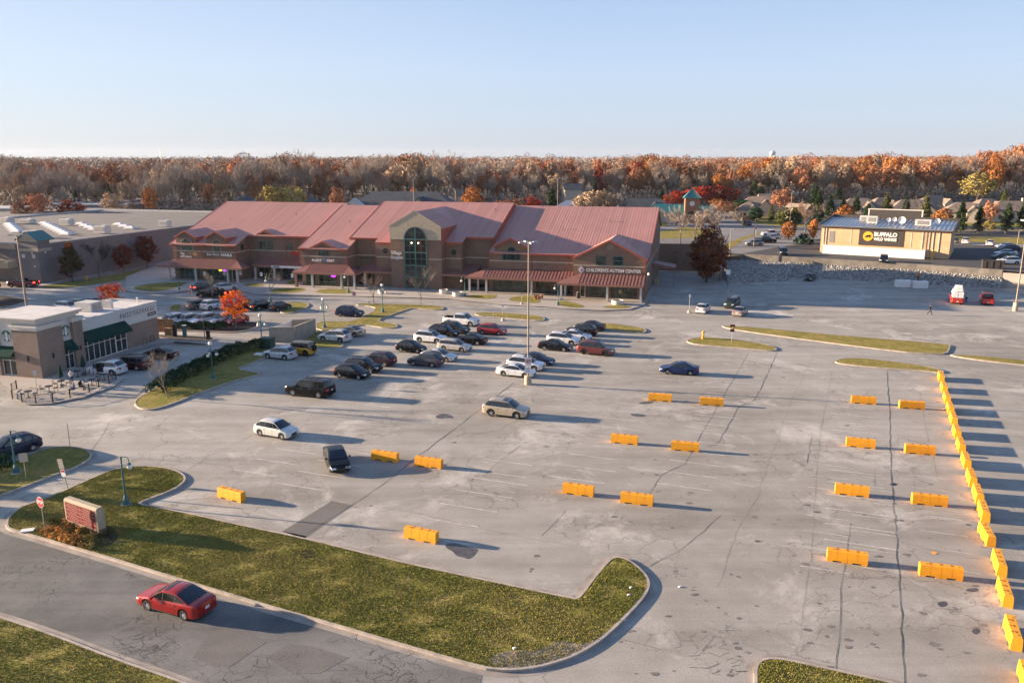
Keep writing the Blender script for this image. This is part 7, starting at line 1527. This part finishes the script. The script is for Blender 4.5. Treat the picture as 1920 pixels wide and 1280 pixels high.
# middle-distance trees
for k, px, yt, D, w_, lab in (('orange', 885, 349, 285, 44, 'bright orange tree behind the centre of the red roof'), ('rust', 944, 372, 262, 40, 'low rust tree behind the roof, right of the bright orange tree'), ('rust', 972, 371, 262, 36, 'rust tree behind the roof peak verge'), ('red', 1000, 368, 265, 40, 'reddish tree behind the right roof'), ('dredx', 0, 0, 0, 0, ''), ('fir', 1035, 347, 300, 26, 'dark evergreen left of the pale metal roof'),
    ('tan', 1100, 358, 275, 50, 'tan bushy tree right of the pale metal roof'), ('tan', 1135, 356, 278, 46, 'second tan bushy tree behind the right roof'), ('bare', 1160, 362, 275, 40, 'bare tree behind the right end of the red roof'), ('ofir', 430, 357, 262, 22, 'olive evergreen over the left ridge of the red roof'), ('yellow', 515, 345, 290, 60, 'yellowish tree behind the left ridge'), ('yellow', 552, 347, 290, 50, 'second yellowish tree behind the left ridge'), ('orange', 776, 350, 310, 16, 'small yellow-orange tree over the slate roof'), ('rust', 632, 350, 300, 30, 'rust tree by the small white house'),
    ('bare', 858, 283, 320, 70, 'very tall pale bare tree over the red roof'), ('tan', 210, 362, 285, 44, 'golden tan tree behind the left store'), ('rust', 75, 362, 270, 56, 'brown tree behind the left edge of the store'), ('rust', 40, 378, 262, 40, 'dull red tree behind the left edge of the store'), ('red', 130, 374, 268, 52, 'dark red tree behind the store between brown and golden trees'), ('tan', 240, 380, 280, 40, 'short tan tree right of the golden tan tree'), ('orange', 282, 350, 300, 30, 'slim orange tree at the wood edge on the left'),
    ('red', 1265, 357, 335, 46, 'red tree left of the clock tower roof'), ('red', 1306, 350, 345, 60, 'red tree behind the clock tower'), ('red', 1336, 347, 345, 56, 'broad red tree right of the clock tower'), ('red', 1368, 350, 345, 50, 'red tree at the right end of the red clump'), ('orange', 1345, 372, 322, 34, 'orange tree in front of the red clump'), ('rust', 1362, 377, 300, 50, 'orange-brown tree below the red clump'), ('bfir', 1388, 372, 315, 38, 'dark evergreen right of the red clump'),
    ('bfir', 1419, 387, 290, 26, 'dark rounded evergreen by the fence on the green lawn'), ('ofir', 1448, 382, 285, 16, 'slim evergreen on the green lawn'), ('rust', 1466, 352, 305, 46, 'rust and green round tree on the green lawn'), ('bolive', 1474, 387, 262, 30, 'olive bush left of the pale light pole'), ('bolive', 1494, 386, 262, 24, 'olive bush right of the pale light pole'), ('borange', 1483, 413, 225, 24, 'small orange cone-shaped tree by the wing restaurant entrance'), ('bare', 1513, 378, 240, 44, 'bare bushy tree left of the wing restaurant'), ('borange', 1530, 408, 225, 16, 'orange bush at the left corner of the wing restaurant'),
    ('fir', 1535, 357, 275, 30, 'tall evergreen leftmost behind the wing restaurant'), ('fir', 1558, 364, 270, 26, 'evergreen second behind the wing restaurant'), ('fir', 1581, 367, 275, 22, 'evergreen third behind the wing restaurant'), ('borange', 1586, 380, 245, 36, 'low orange tree behind the left of the restaurant roof'), ('fir', 1607, 362, 272, 24, 'evergreen fourth behind the wing restaurant'), ('fir', 1629, 376, 265, 20, 'short evergreen at the left of the raised sign parapet'), ('ofir', 1664, 358, 272, 30, 'broad olive evergreen behind the sign parapet'), ('fir', 1700, 367, 275, 24, 'evergreen behind the middle of the sign parapet'), ('ofir', 1738, 360, 265, 28, 'tall olive evergreen right of the sign parapet'), ('borange', 1771, 387, 250, 32, 'low orange tree behind the right of the restaurant roof'),
    ('fir', 1806, 375, 243, 30, 'large dark evergreen at the right corner of the wing restaurant'), ('fir', 1841, 385, 243, 30, 'dark evergreen second right of the wing restaurant'), ('rust', 1860, 376, 252, 30, 'rust-red tree between evergreens on the right'), ('yellow', 1862, 412, 238, 24, 'small yellowish bush below the rust-red tree'), ('fir', 1894, 380, 243, 32, 'dark evergreen third right of the wing restaurant'), ('fir', 1922, 378, 250, 28, 'dark evergreen cut off by the right edge'), ('ofir', 1882, 351, 330, 20, 'light green evergreen above the right-hand houses'), ('yellow', 1828, 322, 380, 66, 'big pale yellow-green tree above the houses'),
    ('bare', 1610, 395, 262, 20, 'bare shrub behind the restaurant roof'), ('fir', 1425, 345, 380, 26, 'dark evergreen above the two-storey houses'), ('fir', 1527, 343, 370, 30, 'dark evergreen above the grey roofs'), ('ofir', 1412, 336, 390, 24, 'olive evergreen above the houses left of centre'), ('fir', 1570, 352, 380, 26, 'small dark evergreen above the grey roofs on the right'), ('fir', 1240, 352, 360, 20, 'small evergreen left of the red clump'), ('bare', 1396, 395, 262, 40, 'bare tree by the fence left of the lawn')):
    if D: put(k, px, yt, D, lab, width=w_)
# clipped hedge, juniper bed, low shrubs: countable plants
def bush(name, pts, wd, h, kind, lab, z=.1, n=900, size=.10, seed=1):
    P = [G(*q) for q in pts]; rng = np.random.default_rng(seed); o = P[0]; cen = []
    seg = [(P[i + 1] - P[i]).length for i in range(len(P) - 1)]; tot = sum(seg)
    for _ in range(n):
        u = rng.uniform(0, tot); i = 0
        while u > seg[i] and i < len(seg) - 1: u -= seg[i]; i += 1
        a = P[i].lerp(P[i + 1], u / seg[i]) - o; e = (P[i + 1] - P[i]).normalized(); s = Vector((-e.y, e.x, 0)); th = rng.uniform(0, math.pi); rr_ = rng.uniform(.75, 1.0) * (1 + .16 * math.sin(u * 2.3 + seed))
        c = a + s * (math.cos(th) * wd / 2 * rr_) + Vector((0, 0, z + h * math.sin(th) ** .6 * rr_)) + e * rng.normal() * .15; cen.append(tuple(c))
    v, f, mi = quads(rng, np.array(cen), size, np.array([rng.choice(3, p=(.5, .3, .2)) for _ in cen])); ob = mesh_obj(name, np_mesh(name, v, f, mi, LM[kind]), None); ob.location = o; setp(ob, lab, 'hedge' if 'hedge' in name else 'shrub')
    return ob
bush('clipped_hedge', [(288, 742), (330, 716), (380, 692), (412, 676), (446, 661), (492, 655)], 2.3, 1.35, 'hedge', 'long dark green clipped hedge on the lawn beside the coffee shop lane', n=16000, size=.085, seed=2)
bush('clipped_hedge', [(322, 615), (360, 617), (425, 617)], 1.6, 1.0, 'hedge', 'low spreading juniper hedge in front of the nose-in cars', n=6000, size=.09, seed=3)
bush('clipped_hedge', [(-60, 900), (-20, 888), (12, 874)], 1.6, 1.0, 'hedge', 'dark juniper clump cut off by the left edge under the navy car', n=3500, size=.08, seed=4)
for i, (px, lab) in enumerate((((1497, 458), 'dark clipped shrub left of the restaurant entrance path'), ((1514, 458), 'dark clipped shrub nearest the restaurant corner'), ((1506, 449), 'dark clipped shrub behind the two front ones'))):
    o = mesh_obj('round_shrub', crown('round_shrub', 'hedge', 1.6, .9, .9, 90 + i, 30, 30, .14, .5), None); o.location = G(*px, UP); setp(o, lab, 'shrub')
b_ = random.Random(9)
sh = [crown('leaves', k, .34, .36, .38, 60 + i, 16, 30, .045, .16, 'egg') for i, k in enumerate(('tan', 'yellow', 'olive'))]
LM['perennial'] = [leafmat('perennial', c) for c in ((.50, .27, .08), (.60, .36, .12), (.34, .19, .06))]; sh.append(crown('leaves', 'perennial', .34, .38, .38, 66, 16, 34, .045, .16, 'egg')); stem_me = MB().tube([(0, 0, 0), (0, 0, .5)], .012, 4).mesh('stem'); stem_me.materials.append(M['bark'])
rows = [((82, 1004), (160, 1030), 10), ((90, 995), (172, 1022), 10), ((100, 988), (186, 1014), 10), ((112, 982), (200, 1008), 9), ((190, 1005), (222, 1003), 3), ((96, 1012), (172, 1033), 8)]
for ri, (a, c, n) in enumerate(rows):
    for i in range(n):
        x, y = a[0] + (c[0] - a[0]) * i / (n - 1) + b_.uniform(-2, 2), a[1] + (c[1] - a[1]) * i / (n - 1) + b_.uniform(-1, 1); gold = (ri in (0, 1, 5)) and i < n * .75
        k = 3 if gold else b_.choice((1, 2, 2, 3)); t = thing('flower_clump', {3: 'orange-brown faded clump in the flower bed under the directory sign', 1: 'yellowish leafy clump in the flower bed under the directory sign', 2: 'green leafy clump in the flower bed under the directory sign'}[k], 'plant', G(x, y) + Vector((0, 0, .12)), b_.uniform(0, 6), 'clumps in the flower bed'); s = b_.uniform(.5, .8); t.scale = (s, s, s * 1.1); mesh_obj('leaves', sh[k], None, t); mesh_obj('stem', stem_me, None, t)
# grass blades on the near lawns
def inside(poly, x, y):
    c = np.zeros(len(x), bool); n = len(poly)
    for i in range(n):
        a, b = poly[i], poly[i - 1]
        k = ((a.y > y) != (b.y > y)) & (x < (b.x - a.x) * (y - a.y) / (b.y - a.y + 1e-12) + a.x); c ^= k
    return c
def blades(poly, N, seed, lab, ymax=400):
    rng = np.random.default_rng(seed); P = offset(poly, .22); xs = [p.x for p in P]; ys = [min(p.y, ymax) for p in P]
    X = rng.uniform(max(min(xs), -48), max(xs), N * 4); Y = rng.uniform(max(min(ys), 26), max(ys), N * 4); k = inside(P, X, Y); X, Y = X[k][:N], Y[k][:N]
    dens = np.sin(X * 1.3 + np.sin(Y * 2.1)) * np.sin(Y * 1.7 + np.sin(X * .9)) + rng.normal(0, .5, len(X)); k = dens > -.55; X, Y = X[k], Y[k]
    n = len(X); a = rng.uniform(0, 6.28, n); w_ = rng.uniform(.012, .030, n); h_ = rng.uniform(.03, .095, n); lx, ly = rng.normal(0, .045, n), rng.normal(0, .045, n)
    V = np.stack([np.stack([X - np.cos(a) * w_, Y - np.sin(a) * w_, np.full(n, .115)], 1), np.stack([X + np.cos(a) * w_, Y + np.sin(a) * w_, np.full(n, .115)], 1), np.stack([X + lx, Y + ly, .12 + h_], 1)], 1).reshape(-1, 3)
    pat = (np.sin(X * .35 + 1) + np.sin(Y * .5 + X * .2)) * .5 + rng.normal(0, .6, n); gm = np.where(pat > .25, 1, np.where(pat < -.5, 2, 0))
    setp(mesh_obj('grass_blades', np_mesh('grass_blades', V, np.arange(3 * n).reshape(n, 3), gm, LM['grass']), None), lab, 'grass', kind='stuff')
blades(big_p, 170000, 4, 'short autumn grass covering the big foreground lawn'); blades(I2p, 60000, 5, 'short grass on the lawn in the bottom left corner'); blades(I3p, 14000, 6, 'short grass on the lawn tip at the bottom right')
# ------------------------------------------------------------------ the wood
def edgeD(px): return float(np.interp(px, (0, 350, 640, 900, 1180, 1300, 1600, 1920), (312, 318, 345, 360, 385, 400, 425, 440)))
def topZ(px): return float(np.interp(px, (0, 200, 480, 600, 700, 900, 1200, 1450, 1500, 1620, 1700, 1800, 1880, 1960), (24.2, 23.6, 24.8, 27.5, 25.6, 25.4, 25.2, 25.2, 26.0, 27.2, 26.4, 28.6, 32.5, 31.5))) + 1.1 * math.sin(px / 37.0) + .9 * math.sin(px / 61.0 + 1) + .5 * math.sin(px / 17.0)
names = {'bare': 'bare grey-brown tree standing in the edge of the wood', 'rust': 'rust-leaved tree standing in the edge of the wood', 'orange': 'orange-leaved tree standing in the edge of the wood', 'tan': 'tan-leaved tree standing in the edge of the wood', 'red': 'red-leaved tree standing in the edge of the wood', 'fir': 'dark evergreen standing in the edge of the wood', 'yellow': 'yellow-leaved tree standing in the edge of the wood'}
rt = random.Random(77); count = 0
for row in range(6):
    px = -60 + rt.uniform(0, 20)
    step = 40
    while px < 1990:
        right = px > 1180
        if row < 2: ws = dict(bare=.78, tan=.08, rust=.09, fir=.03, yellow=.02) if not right else dict(bare=.52, tan=.12, rust=.26, orange=.05, fir=.05)
        elif row < 4: ws = dict(bare=.55, tan=.14, rust=.26, orange=.03, red=.02) if not right else dict(bare=.25, tan=.17, rust=.45, orange=.10, red=.03)
        else: ws = dict(bare=.30, tan=.15, rust=.45, orange=.06, red=.04) if not right else dict(bare=.15, tan=.2, rust=.48, orange=.12, red=.05)
        kd = rt.choices(list(ws), list(ws.values()))[0]
        D = edgeD(px) + row * 11 + rt.uniform(-4, 4); r_ = ray(px, 340); p = Vector((r_[0] / r_[1] * D, D, UP))
        tz = topZ(px) + rt.uniform(-6.0, 2.0) - (5 - row) * .6 - (2.0 if kd == 'fir' else 0); h = tz - UP
        if row == 0: h *= rt.uniform(.7, 1)
        if kd == 'bare': tk, cr = BARE[rt.randrange(5)]; ref = 10
        else: tk = TR[rt.randrange(2)]; cr = PR[kd + str(rt.randrange(2))]; ref = 9.8
        tree(p, h, names[kd], tk, cr, ref, 'trees in the edge of the wood', rt.uniform(0, 6.28), {'fir': 'evergreen_tree', 'bare': 'bare_tree'}.get(kd, 'tree'), rt.uniform(.52, .80) if kd != 'fir' else .6)
        count += 1; px += step * rt.uniform(.8, 1.2)
print('wood trees', count)
def far_wood():
    rng = np.random.default_rng(8); Vs, Fs, Ms = [], [], []; off = 0
    MATS = [LM['rust'][0], LM['rust'][1], TW[0], TW[1], LM['tan'][0], LM['orange'][2], LM['red'][0], LM['fir'][1], TW[2], LM['rust'][2]]
    for d0, d1, n, q, sz, ex in ((0, 60, 800, 230, .62, 1.0), (60, 220, 1700, 120, .85, 1.0), (220, 600, 2600, 34, 1.5, 1.02), (600, 2600, 3600, 16, 3.4, 1.02)):
        px = rng.uniform(-120, 2040, n); base = np.interp(px, (0, 350, 640, 900, 1180, 1300, 1600, 1920), (312, 318, 345, 360, 385, 400, 425, 440)) + 66; D = base + d0 + (d1 - d0) * rng.uniform(0, 1, n) ** .8
        X = (px - 960) / F * D * math.cos(PITCH) * 1.03
        tz = np.array([topZ(p_) for p_ in px]); far = np.clip((D - base - 100) / 500, 0, 1); tz = tz * (1 - far) + 25.6 * far + rng.normal(0, 1.5, n) * (1 - far * .3) - .8; hump = (D > 1500); tz = np.where(hump, 27 + (D - 1500) / 520 + rng.normal(0, 1, n), tz)
        for i in range(n):
            r_ = rng.uniform(3.6, 6.6) * (1 + (sz > 1) * .5 + (sz > 3) * 1.2); hh = r_ * rng.uniform(.9, 1.3); c = rng.normal(size=(q, 3)); c /= np.linalg.norm(c, axis=1)[:, None]; c[:, 2] = np.abs(c[:, 2]) * 1.1 - .35; lump = 1 + .16 * np.sin(c[:, 0] * 5 + i) * np.sin(c[:, 1] * 6 + i) + .10 * np.sin(c[:, 2] * 9 + i); c *= lump[:, None] * rng.uniform(.88, 1.04, (q, 1)); cen = c * np.array([r_, r_, hh]) + np.array([X[i], D[i], tz[i] - hh])
            right = px[i] > 1180; u = rng.uniform()
            m = (0 if u < .25 else 1 if u < .42 else 9 if u < .52 else 4 if u < .68 else 5 if u < .74 else 8 if u < .84 else 3 if u < .93 else 6 if u < .96 else 2) if right else (2 if u < .26 else 3 if u < .45 else 8 if u < .56 else 0 if u < .74 else 1 if u < .83 else 4 if u < .93 else 9 if u < .97 else 5)
            v, f, mi = quads(rng, cen, sz * .55, np.full(q, m), c, .45); Vs.append(v); Fs.append(f + off); Ms.append(mi); off += len(v)
    o = mesh_obj('far_wood', np_mesh('far_wood', np.concatenate(Vs), np.concatenate(Fs), np.concatenate(Ms), MATS), None); setp(o, 'deep autumn wood stretching back to the horizon', 'wood', kind='stuff')
far_wood()
# understorey along the wood edge and scrub behind the mall
rng = np.random.default_rng(12); n = 42000; px = rng.uniform(-80, 1990, n); D = np.interp(px, (0, 350, 640, 900, 1180, 1300, 1600, 1920), (312, 318, 345, 360, 385, 400, 425, 440)) + rng.uniform(-12, 30, n); cen = np.stack([(px - 960) / F * D, D, UP + rng.uniform(0, 1, n) ** 1.6 * 7.0], 1)
v, f, mi = quads(rng, cen, .55, rng.integers(0, 3, n)); setp(mesh_obj('undergrowth', np_mesh('undergrowth', v, f, mi, [TW[0], TW[0], LM['rust'][2]]), None), 'grey-brown brush along the foot of the wood', 'undergrowth', kind='stuff')
# off to the left, out of the frame: evergreens whose shade falls on the near-left lawns
for i, (x, y, h, l) in enumerate(((-50, 57.5, 4.5, 'evergreen off the left edge nearest the small grass island'), (-56, 62, 5.5, 'evergreen off the left edge, middle one'), (-66, 70, 7, 'evergreen off the left edge furthest from the street'))):
    tree(Vector((x, y, 0)), h, l, TR[0], PR['fir%d' % (i % 2)], 9.8, 'evergreens off the left edge', i, 'evergreen_tree', 1.3)

for i, (x, y, h) in enumerate(((-116, 146, 13), (-121, 154, 15), (-117, 162, 15.5), (-124, 169, 16), (-132, 160, 16), (-130, 150, 15))):  # unseen trees added to shade the lot and lane before the store
    tree(Vector((x, y, 0)), h, 'unseen mature tree added off the left edge to shade the left lot', TR[i % 2], PR['rust%d' % (i % 2)], 9.8, 'unseen mature trees added for their shade', i * 1.3, 'tree', .95)
# ------------------------------------------------------------------ background buildings
def house(px, ybase, D, wd, dp, hw, hr, wallm, roofm, lab, rz=0.0, hip=True, chim=False, name='house'):
    r_ = ray(px, 380); p = Vector((r_[0] / r_[1] * D, D, UP)); t = thing(name, lab, name.replace('_', ' '), p, R(rz)); MB().bb(-wd / 2, wd / 2, -dp / 2, dp / 2, 0, hw).build('wall', M[wallm], t)
    b = MB(); o = .5; x, y = wd / 2 + o, dp / 2 + o; k = (y if hip else -.01) * .9; z0 = hw - .05
    vs = [(-x, -y, z0), (x, -y, z0), (x, y, z0), (-x, y, z0), (-x + k, 0, hw + hr), (x - k, 0, hw + hr)]; b.add(vs, [(0, 1, 5, 4), (2, 3, 4, 5), (1, 2, 5), (3, 0, 4), (3, 2, 1, 0)]); r = b.build('roof', M[roofm], t)
    if chim: MB().box((wd * .2, 0, hw + hr), (.9, .9, 2.0)).build('chimney', M['siding'], r)
    if dp > 3 and wd > 8:
        g = MB(); gx = wd * .18; g.add([(gx - 2.6, -y - 1.2, z0), (gx + 2.6, -y - 1.2, z0), (gx, -y - 1.2, hw + hr * .7), (gx, -dp * .1, hw + hr * .7), (gx - 2.6, -dp * .1, z0), (gx + 2.6, -dp * .1, z0)], [(0, 2, 3, 4), (1, 5, 3, 2)]); g.build('gable_roof', M[roofm], t)
        g = MB(); g.prism_xz([(gx - 2.3, 0), (gx + 2.3, 0), (gx + 2.3, z0), (gx, hw + hr * .62), (gx - 2.3, z0)], -y - 1.0, -y + .6); g.build('gable_wall', M[wallm], t)
        for xx in (-wd * .32, -wd * .12, wd * .38): q = MB(); q.bb(xx - .6, xx + .6, -dp / 2 - .04, -dp / 2 - .01, 1.0, 2.4); q.build('window', M['glass'], t)
    return t
for a in ((1421, 396, 318, 15, 10, 4.0, 3.6, 'siding', 'shingle', 'large tan house with a steep grey-brown roof right of the red trees', -15), (1404, 400, 302, 9, 9, 3.2, 3.2, 'siding', 'shingle', 'lower brown-roofed wing in front of the large tan house', -15), (1444, 395, 330, 9, 9, 5, 3, 'siding', 'shingle', 'peach-gabled house behind the rust round tree', -5), (1500, 400, 285, 9, 8, 3.2, 3.4, 'siding', 'shingle', 'small gabled house left of the restaurant evergreens', -60), (1563, 398, 305, 14, 10, 3.6, 3.2, 'siding', 'shingle', 'brown-roofed house leftmost behind the evergreen row', -10),
    (1610, 398, 312, 15, 10, 3.8, 3.4, 'siding', 'shingle', 'brown-roofed house second behind the evergreen row', -8), (1712, 398, 305, 18, 11, 3.6, 3.4, 'siding', 'shingle', 'wide brown-roofed house behind the sign parapet', -8), (1752, 398, 325, 14, 10, 4.2, 3.4, 'siding', 'shingle', 'reddish-brown roofed house right of the sign parapet', 5), (1808, 402, 290, 14, 10, 3.4, 3.4, 'siding', 'shingle', 'brown-roofed house behind the right corner evergreens', -20), (1898, 402, 292, 18, 11, 3.6, 3.6, 'siding', 'shingle', 'tan house with a chimney at the right edge', -8), (1850, 400, 320, 12, 9, 3.6, 3, 'siding', 'shingle', 'roof peeking between the rust-red tree and the right-edge house', 0), (1655, 399, 330, 12, 9, 3.6, 3, 'siding', 'shingle', 'roof far behind the broad olive evergreen', 0),
    (1208, 392, 318, 22, 11, 2.8, 4.0, 'siding', 'slate', 'slate-roofed cream building right of the shopping centre roof', -6), (582, 380, 325, 7, 7, 5.0, 2, 'white', 'slate', 'small white house in the trees behind the left ridge', 20), (855, 372, 345, 5, 6, 6.5, 3, 'siding', 'shingle', 'cream gable half hidden in the trees', 20), (1072, 360, 365, 8, 7, 8.4, 2.6, 'siding', 'shingle', 'cream gabled house up in the trees', 10), (462, 375, 320, 6, 6, 6, 2, 'white', 'slate', 'small pale house behind the olive evergreen', 10), (1066, 384, 290, 12, 12, 4.5, 3.0, 'white', 'metal_roof', 'pale ribbed metal hip roof behind the right red roof', -10)):
    house(a[0], a[1], a[2], a[3], a[4], a[5], a[6], a[7], a[8], a[9], a[10], hip='gable' not in a[9], chim='chimney' in a[9])
sl = house(760, 390, 292, 38, 16, 5.5, 5.0, 'siding', 'slate', 'large dark slate roof behind the middle of the shopping centre', -6, name='large_building'); MB().prism_xz([(-20, 0), (-12, 0), (-12, 5.4), (-16, 8.6), (-20, 5.4)], -10, -7.5).build('gable_wall', M['stucco'], sl)
for px, D, w_, d_, h_, lab in ((20, 285, 30, 14, 4.5, 'low flat-roofed building at the far left behind the trees'), (150, 300, 34, 14, 5.0, 'low grey building behind the dark red tree at left'), (218, 310, 10, 10, 6.0, 'pale flat building behind the golden tan tree')):
    r_ = ray(px, 380); t = thing('low_building', lab, 'building', Vector((r_[0] / r_[1] * D, D, UP)), R(-5)); MB().bb(-w_ / 2, w_ / 2, 0, d_, 0, h_).build('wall', M['brick'], t); MB().bb(-w_ / 2 - .2, w_ / 2 + .2, -.2, d_ + .2, h_ + .002, h_ + .5).build('roof', M['hvac'], t); b = MB(); b.bb(-w_ / 2, w_ / 2, -.1, -.01, h_ * .62, h_ * .9); b.build('fascia_band', M['stucco'], t)
# bank with clock tower
p = at_dist(1296, 400, 285); p.z = UP; t = thing('bank', 'brick bank with a teal-roofed clock tower and drive-through canopy', 'bank', p, R(-8))
MB().bb(-2.4, 2.4, -2.4, 2.4, 0, 8.6).build('tower_wall', mat('orange_brick', (.33, .15, .075), .9, noise=.1), t); b = MB(); b.add([(-3.1, -3.1, 8.6), (3.1, -3.1, 8.6), (3.1, 3.1, 8.6), (-3.1, 3.1, 8.6), (0, 0, 11.9)], [(0, 1, 4), (1, 2, 4), (2, 3, 4), (3, 0, 4), (3, 2, 1, 0)]); [b.tube([(x, -3.1, 8.62), (x * .05, -.1, 11.85)], .04, 3) for x in np.linspace(-3, 3, 7)]; b.build('tower_roof', M['teal_roof'], t)
c = MB().lathe([(.01, -.1), (.85, -.1), (.85, 0), (.01, 0)], n=24, axis='y').build('clock_face', M['white'], t, loc=(0, -2.42, 6.7)); b = MB(); b.box((0, -.12, .25), (.06, .02, .55)); b.box((.2, -.12, 0), (.4, .02, .06)); b.build('clock_hands', M['black'], c)
MB().prism_xz(arch_pts(0, 1.5, 0, 2.6), -2.46, -2.41).build('arch_opening', M['glass'], t)
MB().bb(-12, -2.41, -1, 9, 0, 3.4).build('wall', M['siding'], t); MB().bb(2.41, 8, 0, 9, 0, 3.4).build('wall', M['siding'], t)
b = MB(); b.prism_yz([(-1.6, 3.2), (4, 6.2), (9.6, 3.2)], -12.5, -2.42); seams(b, (-12.5, -1.6, 3.2), (-2.42, -1.6, 3.2), (-12.5, 4, 6.2), (-2.42, 4, 6.2), .8); b.prism_yz([(-.6, 3.2), (4, 5.6), (9.6, 3.2)], 2.42, 8.6); seams(b, (2.42, -.6, 3.2), (8.6, -.6, 3.2), (2.42, 4, 5.6), (8.6, 4, 5.6), .8); b.build('roof', M['teal_roof'], t)
b = MB(); b.bb(-26, -12.6, -2, 8, 3.6, 4.4); b.build('canopy', M['stucco'], t)
for x in (-25, -19, -13.5):
    for y in (-1.5, 7): MB().bb(x, x + .5, y, y + .5, 0, 3.6).build('canopy_column', M['siding'], t)
t = thing('timber_fence', 'tan timber fence by the dark rounded evergreen', 'fence', at_dist(1402, 405, 292) * 1.0, R(0)); t.location.z = UP; MB().bb(-2, 4, 0, .1, 0, 1.9).build('boards', M['wood'], t); b = MB(); [b.bb(x, x + .12, -.1, -.01, 0, 2.0) for x in (-2, 0, 2, 3.9)]; b.build('post', M['wood'], t)
# water tower and mast on the horizon
p = at_dist(1448, 294, 2600); p.z = UP; t = thing('water_tower', 'pale blue water tower globe on the horizon', 'water tower', p); MB().ball((0, 0, 33.5), 10, 16, sq=.8).build('tank', mat('tank_blue', (.42, .52, .60), .5), t, smooth=60)
for i in range(5): a = R(72 * i); MB().tube([(math.cos(a) * 11, math.sin(a) * 11, 0), (math.cos(a) * 8, math.sin(a) * 8, 30)], .7, 5).build('leg', M['white'], t)
p = at_dist(302, 294, 1500); p.z = UP; t = thing('radio_mast', 'thin radio mast on the horizon at the left', 'mast', p); b = MB(); [b.tube([(x, y, 0), (x * .3, y * .3, 37)], .28, 4) for x, y in ((-1.5, -1), (1.5, -1), (0, 1.6))]; [b.box((0, 0, z), (1.6, 1.2, .3)) for z in range(2, 36, 3)]; b.build('lattice', M['steel'], t); MB().tube([(0, 0, 37), (0, 0, 42)], .2, 4).build('antenna', M['steel'], t)
# ------------------------------------------------------------------ air
hz = MB(); hz.bb(-7200, 7200, -60, 4700, -1.6, 62); hm = bpy.data.materials.new('haze'); hm.use_nodes = True; ht = hm.node_tree; ht.nodes.remove(ht.nodes['Principled BSDF']); pv = ht.nodes.new('ShaderNodeVolumePrincipled'); pv.inputs['Color'].default_value = (.80, .87, 1.0, 1); pv.inputs['Density'].default_value = HAZE; pv.inputs['Anisotropy'].default_value = 0.2
ht.links.new(pv.outputs[0], ht.nodes['Material Output'].inputs['Volume'])
if HAZE > 0: ho = hz.build('haze', hm); ho['kind'] = 'stuff'; ho['label'] = 'pale haze in the air over the whole place'
